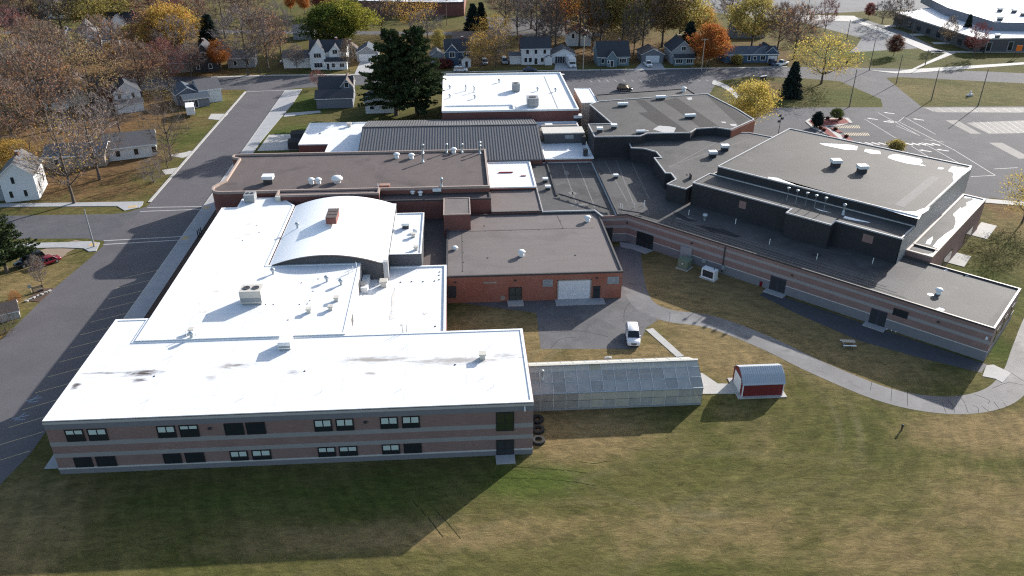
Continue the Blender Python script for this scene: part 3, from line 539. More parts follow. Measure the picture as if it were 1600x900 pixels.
def stain(parent, cx, cy, z, rx, ry, m_, seed):
    r = random.Random(seed); n = 26; pts = []
    for i in range(n):
        t = 2*math.pi*i/n; k = r.uniform(.55, 1.1); pts.append((cx+rx*k*math.cos(t), cy+ry*k*math.sin(t), z))
    obj('stain', M().face(pts), m_, parent)
def stain_px(parent, x, y, z, w_, h_, m_, seed):
    a = G(x, y, z); k = (G(x+1, y, z)[0]-a[0]); ky = abs(G(x, y+1, z)[1]-a[1]); stain(parent, a[0], a[1], z+.006+.0012*(seed % 4), w_*k/2, h_*ky/2, m_, seed)
roofbits(tA, zr, 'roof_drain', [(241, 588), (476, 580), (711, 570)], .6)
roofbits(tA, zr, 'relief_hood', [(754, 560)], .85)
roofbits(tA, zr, 'thin_pipe', [(268, 557), (627, 608), (768, 540), (756, 590), (380, 622), (503, 612), (771, 604), (635, 542), (234, 624)], .5)

# ---- M: main white-roofed block, low bay and barrel-vaulted gym
polyM = [(-43.2, 91.95), (-16.0, 91.95), (-16.0, 113.0), (-30.4, 113.0), (-30.4, 137.4), (-33.5, 141.4), (-40.5, 141.4), (-40.5, 137), (-43.2, 137)]
tM = wing('main_block', 'broad white-roofed main block behind the classroom wing', polyM, 7.98, 'brick_dark', 'membrane_white', 'coping_white', rim=.05, coph=.02)
obj('flashing', M().box(-43.2, 91.92, 7.7, -16, 91.97, 7.98), 'coping_grey', tM)
obj('side_flashing', M().box(-15.98, 91.96, 4.8, -15.93, 112.9, 7.9), 'fascia_light', tM)
for y_, z_ in ((98, 6.6), (108, 6.9)): obj('wall_louvre', M().box(-15.97, y_, 5.4, -15.88, y_+1.5, z_), 'metal_dark', tM)
zM = 7.93
roofbits(tM, zM, 'roof_drain', [(415, 476), (427, 476), (468, 476), (480, 475), (484, 470), (489, 455), (450, 500), (401, 352), (379, 376), (405, 363), (497, 436), (471, 442), (448, 308)], .5)
roofbits(tM, zM, 'relief_hood', [(483, 488), (526, 470), (517, 484), (300, 520)], .7)
roofbits(tM, zM, 'turbine_vent', [(533, 445), (511, 440), (427, 428), (300, 528)], 1.0); roofbits(tM, zM, 'thin_pipe', [(292, 526), (306, 524), (545, 428), (557, 418), (552, 424)], 1.0)
for i, q in enumerate(((318, 487, 16, 5), (338, 455, 9, 3), (312, 474, 5, 2.5), (297, 523, 20, 5), (391, 350, 12, 3), (388, 366, 10, 3), (372, 372, 12, 3))): stain_px(tM, *q[:2], zM, q[2], q[3], 'roof_stain_pale', 90+i)
tL = wing('low_bay', 'low white flat roof bay between gym and brick shop', rect(-15.9, 92.0, -2.75, 117.1), 5.05, 'brick_dark', 'membrane_white', 'coping_white', rim=.12)
roofbits(tL, 4.95, 'roof_drain', [(590, 441), (604, 441), (626, 441), (643, 440), (661, 440), (679, 439), (686, 437), (686, 430), (687, 425), (680, 510)], .6)
roofbits(tL, 4.95, 'relief_hood', [(600, 447), (566, 452)], 1.1); obj('duct', M().box(-15.8, 108.6, 4.95, -14.7, 113, 5.9), 'metal_white', tL)
for i, q in enumerate(((614, 470, 5, 50), (612, 495, 8, 10), (628, 507, 6, 4), (664, 489, 9, 6))): stain_px(tL, *q[:2], 4.95, q[2], q[3], 'roof_stain_pale', 120+i)
lad = thing('roof_ladder', 'short metal roof ladder rising over the classroom wing parapet', 'ladder', (3.2-11.6, 92.3, 4.95))
for dx in (0, .55): obj('rail', M().tube((-8.4+dx, 92.3, 4.95), (-8.4+dx, 92.3, 8.9), .04, .04, 6), 'metal_grey', lad)
for k in range(10): obj('rung', M().tube((-8.4, 92.3, 5.3+k*.3), (-7.85, 92.3, 5.3+k*.3), .025, .025, 5), 'metal_grey', lad)
# gym: barrel vault
tG = thing('gymnasium', 'white barrel-vaulted gymnasium roof with dark arched end wall', 'building', (-21, 113, 0), 0, 'wings of the school')
BX0, BX1, BY0, BY1 = -30.2, -12.6, 113.05, 137.6
def arc(x): t = (x-BX0)/(BX1-BX0); return 7.78+1.7*4*t*(1-t)
xs = np.linspace(BX0, BX1, 33); mv = M(); mw = M(); me_ = M()
for i in range(32):
    a, b_ = xs[i], xs[i+1]
    mv.face([(a, BY0-.25, arc(a)), (b_, BY0-.25, arc(b_)), (b_, BY1, arc(b_)), (a, BY1, arc(a))])
    zb = 7.9 if b_ < -16 else 4.9
    mw.face([(a, BY0, zb), (b_, BY0, zb), (b_, BY0, arc(b_)-.02), (a, BY0, arc(a)-.02)])
    me_.face([(a, BY0-.26, arc(a)-.22), (b_, BY0-.26, arc(b_)-.22), (b_, BY0-.26, arc(b_)+.03), (a, BY0-.26, arc(a)+.03)])
    me_.face([(a, BY0-.26, arc(a)+.03), (b_, BY0-.26, arc(b_)+.03), (b_, BY0+.05, arc(b_)+.03), (a, BY0+.05, arc(a)+.03)])
mv.face([(BX1, BY0-.25, arc(BX1)), (-11.9, BY0-.25, 7.75), (-11.9, BY1, 7.75), (BX1, BY1, arc(BX1))])
mw.face([(BX1, BY0, 4.9), (-11.9, BY0, 4.9), (-11.9, BY0, 7.74), (BX1, BY0, 7.74)]).face([(-11.9, BY0, 3.4), (-11.9, BY1, 3.4), (-11.9, BY1, 7.74), (-11.9, BY0, 7.74)])
mw.face([(-30.2, BY1, 5), (-11.9, BY1, 5), (-11.9, BY1, 7.74), (-30.2, BY1, 7.74)])
obj('vault_roof', mv, 'membrane_brightened', tG, True); obj('end_wall', mw, 'wall_grey_dark', tG); obj('verge_trim', me_, 'coping_dark', tG)
obj('pier', M().box(-12.5, 112.7, 4.9, -11.75, 113.6, 8.15), 'coping_grey', tG)
an = [(-11.85, 117.2), (-6.7, 117.2), (-6.7, 134.2), (-11.85, 134.2)]
obj('annex_wall', M().prism(an, 3.4, 7.2, False), 'wall_grey_dark', tG); obj('annex_roof', M().face([(x, y, 7.12) for x, y in ring(an, .1)[1]]), 'membrane_white', tG)
obj('annex_parapet', parapet(M(), an, .22, 7.1, 7.3), 'coping_white', tG)
a = G(517, 347, 10); bc = M().box(-22.6, 124.0, 9.9, -20.9, 128.2, 10.95); obj('brick_chimney', bc, 'brick_dark', tG)
for k in range(3): obj('chimney_cap', M().box(-22.65, 124.1+k*1.4, 10.95, -20.85, 125.3+k*1.4, 11.05), 'roof_brown', tG)
roofbits(tG, 8.6, 'turbine_vent', [(465, 356)], 1.0); roofbits(tG, 7.15, 'dome_fan', [(649, 363)], .5); roofbits(tG, 7.15, 'box_vent', [(634, 356)], 1.1); roofbits(tG, 7.15, 'relief_hood', [(650, 390), (646, 370)], .7)
# brick parapet behind the vault and the brown-roofed old block
polyD = [(-45.0, 142.7), (5.5, 142.7), (5.5, 164.4), (-46.6, 164.4), (-47.3, 163.9), (-47.4, 162.9), (-46.8, 162.2), (-45.6, 161.6), (-45.4, 149), (-46.3, 147.2), (-46.9, 145.6), (-46.7, 144.2), (-46.0, 143.1)]
tD = wing('old_brick_block', 'long brown-roofed brick block with tan coping behind the gym', polyD, 8.8, 'brick_dark', 'roof_brown', 'coping_tan', rim=.35)
po = rect(-34, 139.9, -15.2, 142.65)
tp = wing('brick_parapet_block', 'narrow dark brick link block between vaulted roof and brown roof', po, 8.95, 'brick_dark', 'roof_brown', 'coping_tan', rim=.25)
obj('pale_end_panel', M().box(-34.06, 139.3, 7.95, -33.2, 139.85, 9.0), 'metal_beige', tp)
po = rect(-15.1, 139.6, 5.6, 142.65)
ts = wing('brick_link_strip', 'narrow lower brick strip roof in shadow beside the brown roof', po, 7.5, 'brick_dark', 'roof_brown', 'coping_dark', rim=.12)
obj('brick_tower', M().prism(rect(-3.2, 131.7, 1.6, 139.55), 3.4, 7.8, False), 'brick_dark', ts); obj('tower_roof', M().face([(x, y, 7.78) for x, y in rect(-3.2, 131.7, 1.6, 139.55)]), 'roof_tan', ts); obj('tower_parapet', parapet(M(), rect(-3.26, 131.64, 1.66, 139.55), .2, 7.7, 7.88), 'coping_tan', ts)
roofbits(ts, 7.4, 'box_vent', [(683, 303)], 1.3); roofbits(ts, 7.4, 'exhaust_fan', [(657, 305), (645, 304)], .9)
roofbits(tD, 8.45, 'box_vent', [(420, 286)], 1.7); roofbits(tD, 8.45, 'dome_fan', [(527, 285)], 1.15); roofbits(tD, 8.45, 'exhaust_fan', [(487, 287), (498, 287), (620, 247), (643, 248), (709, 239)], 1.2)
roofbits(tD, 8.45, 'vent_pipe', [(661, 254), (661, 240), (698, 239), (722, 239), (750, 241), (750, 236), (690, 294)], 1.15); roofbits(tD, 8.45, 'thin_pipe', [(591, 296)], 1.3)
obj('hatch', M().box(-15.5, 144, 8.45, -13.5, 145.2, 8.9), 'brick_red', tD)
# dark low court between gym and shop
tc = wing('sunken_court_roof', 'dark low roof in the gap between vaulted gym and brick shop', rect(-11.8, 117.15, -2.8, 139.5), 3.6, 'brick_dark', 'roof_brown', 'coping_dark', rim=.05, rimw=.1)
# ---- B: brick shop with garage door
tB = wing('brick_shop', 'red brick workshop wing with white garage door and brown flat roof', rect(-2.7, 113.4, 25.8, 138.2), 4.88, 'brick_red', 'roof_tan', 'coping_dark', rim=.15, rimw=.25)
YB = 113.38
def front_px(px, zt, y): return wx(px, zt, y)
def fpanel(parent, name, x0, x1, z0, z1, y, m_, d=.06): return obj(name, M().box(x0, y-d, z0, x1, y+.02, z1), m_, parent)
g0, g1 = wx(872, 1.7, YB), wx(922, 1.7, YB)
gd = fpanel(tB, 'garage_door', g0, g1, .12, 3.55, YB, 'door_white', .05)
for k in range(5): obj('door_panel', M().box(g0+.08, YB-.09, .2+k*.67, g1-.08, YB-.05, .2+k*.67+.6), 'door_white', gd)
obj('door_frame', M().box(g0-.18, YB-.12, .1, g0, YB, 3.7).box(g1, YB-.12, .1, g1+.18, YB, 3.7).box(g0-.18, YB-.12, 3.56, g1+.18, YB, 3.72), 'siding_tan', tB)
obj('loading_apron', M().box(g0-.5, YB-2.0, -.02, g1+2.3, YB, .12), 'concrete_grey', tB)
d0, d1 = wx(926.5, 1.2, YB), wx(937.5, 1.2, YB); d_ = fpanel(tB, 'side_door', d0, d1, .12, 2.35, YB, 'door_dark'); obj('pane', M().box(d0+.25, YB-.075, 1.5, d1-.25, YB-.06, 2.1), 'glass_dark', d_)
for a, b_, zb, zt in ((848, 863.5, 2.55, 3.85), (949, 967, 2.7, 4.0)):
    xa, xb = wx(a, 3.2, YB), wx(b_, 3.2, YB); v_ = fpanel(tB, 'louvre_panel', xa, xb, zb, zt, YB, 'metal_galv', .08)
    for k in range(7): obj('louvre_slat', M().box(xa+.06, YB-.12, zb+.08+k*.17, xb-.06, YB-.08, zb+.17+k*.17), 'metal_grey', v_)
d0, d1 = wx(795, 1.2, YB), wx(815, 1.2, YB)
d_ = window(tB, d0, d1, .15, 2.6, YB, 0, 'door_green'); d_.name = 'double_door'
obj('pane', M().box(d0+.25, YB-.1, 1.5, d0+.8, YB-.08, 2.2).box(d1-.8, YB-.1, 1.5, d1-.25, YB-.08, 2.2), 'glass_dark', d_)
obj('door_step', M().box(d0-.25, YB-1.7, -.02, d1+.25, YB, .22), 'concrete', tB)
fpanel(tB, 'sign_board', wx(755, 3.6, YB), wx(776, 3.6, YB), 3.45, 3.75, YB, 'siding_tan'); fpanel(tB, 'dark_alcove', wx(700, 1.5, YB), wx(713, 1.5, YB), 1.0, 3.2, YB, 'metal_dark'); fpanel(tB, 'brick_patch', wx(782, .6, YB), wx(789, .6, YB), .3, 1.1, YB, 'siding_tan')
for px_ in (711, 805, 932.5): xx = wx(px_, 4.0, YB); obj('wall_lamp', M().box(xx-.15, YB-.2, 3.75, xx+.15, YB, 3.95).box(xx-.2, YB-.26, 3.95, xx+.2, YB, 4.0), 'metal_dark', tB)
roofbits(tB, 4.73, 'exhaust_fan', [(815, 400), (918, 346)], 1.15); roofbits(tB, 4.73, 'roof_drain', [(762, 403), (899, 399), (757, 353), (859, 335), (678, 398)], .7); roofbits(tB, 4.73, 'roof_drain', [(759, 361), (798, 360), (842, 359), (880, 357), (876, 345), (723, 377), (724, 395), (724, 410), (723, 424)], .5)
obj('roof_conduit', M().strip([G(723, 424, 4.73)[:2], G(722, 362, 4.73)[:2], G(880, 357, 4.73)[:2], G(870, 335, 4.73)[:2]], .12, 4.76), 'roof_brown', tB)
obj('roof_seam_line', M().strip([(-2.4, 131.2), (24, 131.2)], .15, 4.745), 'roof_brown', tB)
roofbits(tB, 4.73, 'dome_fan', [(711, 390)], .55)
# ---- tan and white low roofs behind the shop
tb2 = wing('tan_roof_bay', 'small tan flat roof square behind the brick shop', rect(5.65, 138.3, 15.15, 149.4), 5.25, 'brick_red', 'roof_tan', 'coping_dark', rim=.08, rimw=.12)
tw1 = wing('white_roof_bay', 'small white flat roof between brown roof and dark roofs', rect(5.65, 149.5, 15.15, 164.6), 5.8, 'brick_red', 'membrane_white', 'coping_white', rim=.12)
obj('red_pipe', M().box(8, 158, 5.7, 11, 158.3, 5.9).box(12.5, 155.8, 5.7, 13.6, 156.1, 5.85), 'tail_lens', tw1)
# ---- C: dark membrane link roofs
tC = wing('dark_link_roof', 'dark grey membrane roof with pale seams behind the brick shop', [(15.2, 138.3), (25.2, 138.3), (26.2, 135.2), (28.9, 135.2), (28.9, 165.6), (15.2, 165.6)], 5.1, 'brick_pink', 'roof_epdm', 'coping_grey', rim=.1, rimw=.2)
for xx in (22.2, 25.5): obj('roof_seam', M().strip([(xx, 140), (xx+.1, 165)], .22, 5.006), 'seam', tC)
obj('roof_curb', M().box(18.75, 146.2, 4.98, 19.05, 165.5, 5.25), 'wall_black', tC)
roofbits(tC, 5.0, 'box_vent', [(852, 284), (856, 296)], .9)
for i, q in enumerate(((895, 302, 16, 6), (885, 270, 10, 10), (905, 320, 45, 4))): stain_px(tC, *q[:2], 5.0, q[2], q[3], 'seam', 140+i)
# ---- R: long angled one-storey wing and the low roof behind it
ZR = 5.5
sA = 166.0
polyR = [(29.0, 135.2), (30.8, 135.2), (74.6, 91.4), (85.7, 102.5), (76.2, 112.0), (60, 128), (44, 144), (41, 166.6), (29.0, 166.6)]
tR = wing('angled_wing', 'long angled single-storey brick wing with grey block bands and dark roof', polyR, ZR, 'brick_pink', 'roof_epdm', 'coping_dark', rim=.12, rimw=.22)
def bandR(name, z0, z1, m_, pr_):
    q = [(26.0, 135.15-pr_), (30.8+pr_*.41, 135.2-pr_), (74.6, 91.4-pr_*1.41), (85.7+pr_*1.41, 102.5), (76.5, 111.9), (60, 120), (40, 137)]
    obj(name, M().prism(q, z0, z1, True, True), m_, tR)
for nm, z0, z1, m_, pr_ in (('block_base_course', 0, 1.55, 'block_base', .06), ('stone_sill_course', 1.55, 1.7, 'sill_light', .08), ('brick_band', 1.7, 2.8, 'brick_pink', .04), ('block_band', 2.8, 3.35, 'block_grey', .06), ('brick_band', 3.35, 4.3, 'brick_pink', .04), ('block_band', 4.3, 4.75, 'block_grey', .06), ('fascia_band', 4.75, 5.3, 'brick_pink', .07)): bandR(nm, z0, z1, m_, pr_)
r2 = math.sqrt(.5)
def onR(t, off=0.0, z=0.0): return (30.8+t*r2-off*r2, 135.2-t*r2-off*r2, z)   # t metres along the long face
def tR_px(px, zt):
    lo, hi = 0., 62.
    for _ in range(40):
        mid = (lo+hi)/2
        if proj(onR(mid, 0, zt))[0] < px: lo = mid
        else: hi = mid
    return lo
def panelR(name, t0, t1, z0, z1, m_, d=.09, parent=None):
    a, b_, c_, d_ = onR(t0, d), onR(t1, d), onR(t1, -.05), onR(t0, -.05)
    return obj(name, M().prism([a[:2], b_[:2], c_[:2], d_[:2]], z0, z1, True, True), m_, parent or tR)
def doubledoorR(pa, pb, m_='door_purple'):
    t0, t1 = tR_px(pa, 1.2), tR_px(pb, 1.2); f = panelR('double_door', t0, t1, .1, 2.7, m_, .1)
    for k in (0, 1):
        a = t0+.1+k*(t1-t0)/2; q = panelR('door_leaf', a, a+(t1-t0)/2-.2, .15, 2.55, 'door_dark', .13, f)
    panelR('door_step', t0-.4, t1+.4, -.02, .15, 'concrete_grey', 1.5)
    return f
doubledoorR(1203, 1227); doubledoorR(1359, 1384)
t0, t1 = tR_px(1395, 3), tR_px(1418, 3); f = panelR('window', t0, t1, 2.7, 3.9, 'frame_dark', .1); panelR('pane', t0+.1, t1-.1, 2.8, 3.8, 'glass_dark', .11, f)
f = panelR('entrance_glazing', tR_px(995, 1.5), tR_px(1020, 1.5), .1, 2.9, 'frame_dark', .1)
for k in range(4): t0 = tR_px(995, 1.5)+.12+k*.9; panelR('door_leaf', t0, t0+.75, .15, 2.75, 'glass_dark', .12, f)
obj('recess_door', M().box(26.5, 135.0, .1, 28.2, 135.3, 2.9), 'door_dark', tR)
panelR('downpipe', tR_px(1130.5, 3), tR_px(1130.5, 3)+.18, .3, 5.2, 'coping_dark', .2)
for px_, zz in ((1080, 3.9), (1237, 3.9), (1465, 3.9), (975, 3.9)): t0 = tR_px(px_, zz); panelR('wall_lamp', t0, t0+.3, zz-.15, zz+.1, 'metal_dark', .25)
panelR('wall_lamp', tR_px(1541, 3.9), tR_px(1541, 3.9)+.3, 3.6, 4.0, 'metal_white', .3)
panelR('electrical_panel', tR_px(1064, 1.5), tR_px(1081, 1.5), .3, 2.9, 'metal_grey', .35); panelR('meter_box', tR_px(1098, 1.5), tR_px(1104, 1.5), 1.0, 1.8, 'metal_galv', .3); panelR('meter_box', tR_px(1128, 1.2), tR_px(1133, 1.2), .9, 1.7, 'metal_galv', .3)
def endR(name, u0, u1, z0, z1, m_, d=.09): # right end face
    a = lambda u, o: (74.6+u*r2+o*r2, 91.4+u*r2-o*r2)
    return obj(name, M().prism([a(u0, d), a(u1, d), a(u1, -.05), a(u0, -.05)], z0, z1, True, True), m_, tR)
for u0 in (3.0, 7.5, 12.0): endR('window', u0, u0+1.8, 1.75, 3.9, 'frame_dark'); endR('window_pane', u0+.1, u0+1.7, 1.85, 3.8, 'glass_dark', .1)
zr = ZR-.12
obj('painted_sunlit_field', M().face([(x, y, zr+.006) for x, y in ((73.9, 92.4), (84.9, 102.6), (76.0, 111.5), (66.6, 102.1), (67.2, 99.1))]), 'roof_epdm_light', tR)  # paler sheet over the roof end, sunlight put into its colour
roofbits(tR, zr, 'exhaust_fan', [(1466, 459)], 1.0); roofbits(tR, zr, 'turbine_vent', [(1101, 344)], 1.3); roofbits(tR, zr, 'box_vent', [(962, 278)], .85)
roofbits(tR, zr, 'thin_pipe', [(1076, 336), (1149, 350), (1202, 382), (1276, 405), (1363, 412)], 1.15); roofbits(tR, zr, 'thin_pipe', [(969, 325), (972, 326), (991, 325), (1006, 324), (1007, 320)], 1.0)
for i, q in enumerate((((1051, 331), (1058, 331), (1075, 341), (1090, 346), (1075, 346), (1055, 338)), ((1085, 351), (1110, 355), (1130, 358), (1155, 368), (1160, 369), (1150, 371), (1110, 362)), ((1270, 396), (1285, 398), (1280, 402), (1268, 399)))):
    obj('dark_patch', M().face([(*G(x, y, zr)[:2], zr+.007) for x, y in q]), 'roof_epdm_dark', tR)
for i, q in enumerate(((1068, 341, 40, 4), (1454, 460, 12, 5), (1469, 483, 14, 5), (1478, 422, 7, 2.5), (1509, 431, 12, 3.5))): stain_px(tR, *q[:2], zr, q[2], q[3], 'seam' if i < 1 else 'patch_white', 160+i)
for q in (((962, 250), (990, 318)), ((945, 252), (980, 315)), ((985, 250), (1015, 312))): obj('roof_seam', M().strip([G(*k, zr)[:2] for k in q], .2, zr+.006), 'seam', tR)
for off in (1.2, 2.0, 2.9): obj('roof_ridge_strip', M().strip([onR(3, -off)[:2], onR(52-off*2, -off)[:2]], .16, zr+.008), 'roof_epdm_dark', tR)
for off in (1.6, 3.6, 4.6): obj('roof_seam', M().strip([onR(8, -off)[:2], onR(50, -off)[:2]], .12, zr+.007), 'seam', tR)
gp = thing('roof_gas_pipe', 'pair of dark pipes running diagonally across the dark flat roofs', 'pipe', (19, 146, 5.3))
for dz in (0, .35): obj('pipe_run', M().tube((19.0+dz, 146.2, 5.5), (28.0+dz, 137.3, 5.5), .09, .09, 6).tube((29.5+dz, 136.9, 5.75), (33.6+dz, 134.8, 5.75), .09, .09, 6), 'metal_dark', gp)
for k in range(6): x_ = 19.6+k*1.6; obj('pipe_block', M().box(x_, 146.2-(x_-19)*.99-.3, 5.26, x_+.3, 146.2-(x_-19)*.99+.3, 5.42), 'wood_pale', gp)
# ---- S, K, G, E, T: the tall dark blocks on the right
def sd(s_, d_): return ((s_+d_)/2, (s_-d_)/2)
polyS = [(37, 163.8), (39.7, 163.1), (41.8, 160.8), (42, 157), (40.5, 157.1), (40.7, 147.9), (41.8, 147.7), (41.9, 144.2), (39.6, 141.9), (42.6, 139.1), (52, 148.5), (71.5, 168), (66, 172.8), (37.5, 172.8)]
tS = wing('stepped_lobby_block', 'zigzag-edged dark walled block with grey roof beside the gym', polyS, 8.7, 'wall_black', 'roof_epdm', 'coping_grey', rim=.08, rimw=.18)
roofbits(tS, 8.62, 'box_vent', [(1113, 245), (1132, 235)], 1.35); roofbits(tS, 8.62, 'roof_drain', [(1074, 273)], 1.0); obj('hatch_rail', M().box(44.9, 144.2, 8.6, 45.0, 145.6, 9.6), 'metal_dark', tS)
for q in (((1060, 255), (1170, 218)), ((1045, 262), (1120, 222))): obj('roof_seam', M().strip([G(*k, 8.62)[:2] for k in q], .2, 8.632), 'seam', tS)
polyK = [sd(183.2, -95.6), sd(183.2, -68), sd(180.2, -68), sd(180.2, -56.9), sd(183.2, -56.9), sd(183.2, -41.7), sd(192.6, -41.7), sd(192.6, -95.6)]
tK = wing('stage_block', 'black-walled lower tier block with vent stacks in front of gym', polyK, 9.85, 'wall_black', 'roof_epdm_light', 'coping_grey', rim=.08, rimw=.18, z0=4)
zk = 9.77
roofbits(tK, zk, 'exhaust_stack', [(1229, 314), (1243, 318), (1258, 322), (1272, 326), (1287, 330)], .95); roofbits(tK, zk, 'vent_pipe', [(1317, 336)], 1.15); roofbits(tK, zk, 'roof_drain', [(1335, 337)], .8)
def wallpatch(px, py, s_, w_, h_):
    lo, hi = -95., -42.
    for _ in range(40):
        mid = (lo+hi)/2; a = sd(s_, mid)
        if proj((*a, 7.8))[0] < px: lo = mid
        else: hi = mid
    zl, zh = 4., 10.
    for _ in range(40):
        zm = (zl+zh)/2
        if proj((*sd(s_, lo), zm))[1] > py: zl = zm
        else: zh = zm
    obj('wall_patch', M().prism([sd(s_-.1, lo-w_), sd(s_-.1, lo+w_), sd(s_+.1, lo+w_), sd(s_+.1, lo-w_)], zl-h_, zl+h_, True, True), 'brick_pink', tK)
wallpatch(1160, 320, 183.2, .95, .7); wallpatch(1355, 373, 183.2, 1.2, .7)
ZG = 11.6
def at_plane(pts, z): return [(*G(x, y, z)[:2], z+.006) for x, y in pts]
polyGy = [sd(192.7, -93.6), sd(192.7, -41.6), sd(238.6, -41.6), sd(238.6, -93.6)]
tY = wing('fieldhouse', 'tall square fieldhouse block with pale grey roof and white patches at the edges', polyGy, ZG, 'wall_black', 'roof_epdm_light', 'coping_grey', rim=.08, rimw=.2, z0=4)
obj('side_cladding', M().prism([sd(183.4, -41.55), sd(238.5, -41.55), sd(238.5, -41.45), sd(183.4, -41.45)], 4, 9.7, True, True).prism([sd(192.8, -41.55), sd(238.5, -41.55), sd(238.5, -41.45), sd(192.8, -41.45)], 9.7, ZG-.1, True, True), 'metal_grey', tY)
roofbits(tY, ZG-.08, 'box_vent', [(1305, 260), (1346, 269)], 1.5)
c2 = lambda *ps: [(1200+x*.25, 225+y*.25) for x, y in ps]
for q in (c2((0, 205), (60, 212), (250, 285), (480, 345), (700, 395), (850, 420), (920, 422), (960, 405), (1010, 395), (1005, 412), (960, 440), (945, 470), (860, 448), (620, 375), (330, 300), (100, 240), (0, 222)),
          c2((320, -4), (420, -1), (520, 5), (560, 15), (555, 38), (480, 35), (420, 22), (350, 8)), c2((610, 30), (700, 44), (705, 62), (650, 62), (600, 45)),
          c2((760, 70), (800, 62), (960, 95), (965, 112), (950, 122), (990, 138), (870, 122), (780, 98), (748, 85)), c2((1065, 146), (1100, 150), (1090, 158), (1060, 156)),
          c2((1150, 140), (1270, 155), (1165, 240), (1155, 210), (1160, 180), (1125, 168))):
    obj('pale_patch', M().face(at_plane(q, ZG-.08)), 'patch_white', tY)
for q in (((1240, 252), (1330, 222)), ((1160, 262), (1250, 214))): pass
obj('walkway_pad', M().strip([G(1405, 322, ZG-.08)[:2], G(1462, 276, ZG-.08)[:2]], 1.6, ZG-.07), 'seam', tY)
for q in (c2((480, 450), (640, 490), (630, 492), (540, 478), (470, 462)), c2((290, 400), (400, 432), (330, 418)), c2((-140, 60), (-110, 66), (-125, 68)), c2((-40, 68), (30, 78), (20, 84), (-30, 76))):
    obj('pale_patch', M().face(at_plane(q, zk)), 'patch_white', tK)
polyE = [sd(189.2, -41.4), sd(189.2, -35.6), sd(236.6, -35.6), sd(236.6, -41.4)]
tE = wing('side_aisle', 'narrow flat-roofed brick side aisle along the fieldhouse with white patches', polyE, 6.35, 'brick_pink', 'roof_epdm', 'coping_tan', rim=.1, rimw=.35)
obj('roof_divider', M().prism([sd(193.6, -41.3), sd(193.6, -35.7), sd(194.2, -35.7), sd(194.2, -41.3)], 6.25, 6.5, True, True), 'coping_dark', tE)
c8 = lambda *ps: [(1380+x*.1378, 280+y*.1378) for x, y in ps]
for q in (c8((925, 185), (1140, 232), (1090, 310), (900, 505), (640, 790), (560, 765), (620, 690), (720, 610), (800, 560), (825, 480), (815, 455), (880, 370), (890, 330), (950, 300), (945, 265), (1020, 235), (1010, 215), (920, 215)), c8((440, 840), (520, 850), (615, 830), (560, 885)), c8((500, 690), (560, 650), (560, 680), (535, 740), (480, 735)), c8((790, 400), (880, 315), (885, 350), (820, 440))):
    obj('pale_patch', M().face(at_plane(q, 6.26)), 'patch_white', tE)
for k, sv in enumerate((203, 222)): obj('window', M().prism([sd(sv, -35.7), sd(sv, -35.5), sd(sv+7, -35.5), sd(sv+7, -35.7)], .6, 2.6, True, True), 'glass_dark', tE)
polyT = [(29.4, 166.7), (39.4, 166.5), (41.4, 168.3), (51.1, 168.3), (53.1, 171), (57.9, 171.7), (60.7, 169.8), (68.5, 177.2), (67.4, 185.8), (64.1, 200.4), (35.1, 195), (32.3, 192.1), (34.9, 176), (29.4, 175.9)]
tT = wing('auditorium', 'dark auditorium block with striped grey roof and white hoods', polyT, 10.4, 'wall_black', 'roof_epdm_mid', 'coping_grey', rim=.08, rimw=.18)
zt = 10.32
d4 = lambda *ps: [(900+x*.2125, 130+y*.2125) for x, y in ps]
for q in (d4((435, 122), (505, 125), (830, 362), (690, 366), (460, 218), (530, 212)), d4((640, 130), (740, 105), (1060, 325), (920, 330), (800, 240)), d4((960, 90), (1060, 130), (1270, 265), (1200, 310))):
    obj('dark_roof_strip', M().face(at_plane(q, zt)), 'roof_epdm_dark', tT)
for q in (d4((565, 340), (610, 312), (690, 318), (735, 328), (720, 362), (640, 362)), d4((810, 108), (850, 102), (855, 120), (830, 125)), d4((1065, 282), (1105, 284), (1100, 294), (1075, 292)), d4((1130, 300), (1180, 300), (1180, 318), (1140, 312)), d4((505, 345), (535, 345), (530, 354))):
    obj('pale_patch', M().face([(x, y, z+.004) for x, y, z in at_plane(q, zt)]), 'patch_dull', tT)
for px_, py_, r_ in ((973, 166, .1), (1032, 155, .1), (1078, 184, .1), (1001, 208, .0)): roofbits(tT, zt, 'long_hood', [(px_, py_)], .9 if px_ != 1001 else .7, r_)
roofbits(tT, zt, 'long_hood', [(1078, 184)], .5); roofbits(tT, zt, 'box_vent', [(937, 206), (959, 201)], 1.1)
obj('brick_end', M().prism([(60.8, 169.6), (68.7, 177.05), (68.6, 177.25), (60.7, 169.8)], 0, 10.2, True, True).prism([(68.7, 177.05), (67.6, 185.8), (67.4, 185.8), (68.5, 177.2)], 0, 10.2, True, True), 'brick_red', tT)
tT2 = wing('rear_lobby_strip', 'low grey roof strip at the back edge of the auditorium', [(36.2, 196.4), (64.2, 201.6), (62.5, 213.6), (36.4, 208.4)], 8.4, 'wall_black', 'roof_epdm', 'coping_dark', rim=.08, rimw=.2); roofbits(tT2, 8.3, 'exhaust_fan', [(1068, 143)], 1.3)
tcr = wing('cream_corridor', 'narrow cream-roofed corridor block beside the auditorium', rect(31.8, 201.6, 36.1, 216), 8.2, 'siding_cream', 'membrane_white', 'coping_white', rim=.05, rimw=.15)
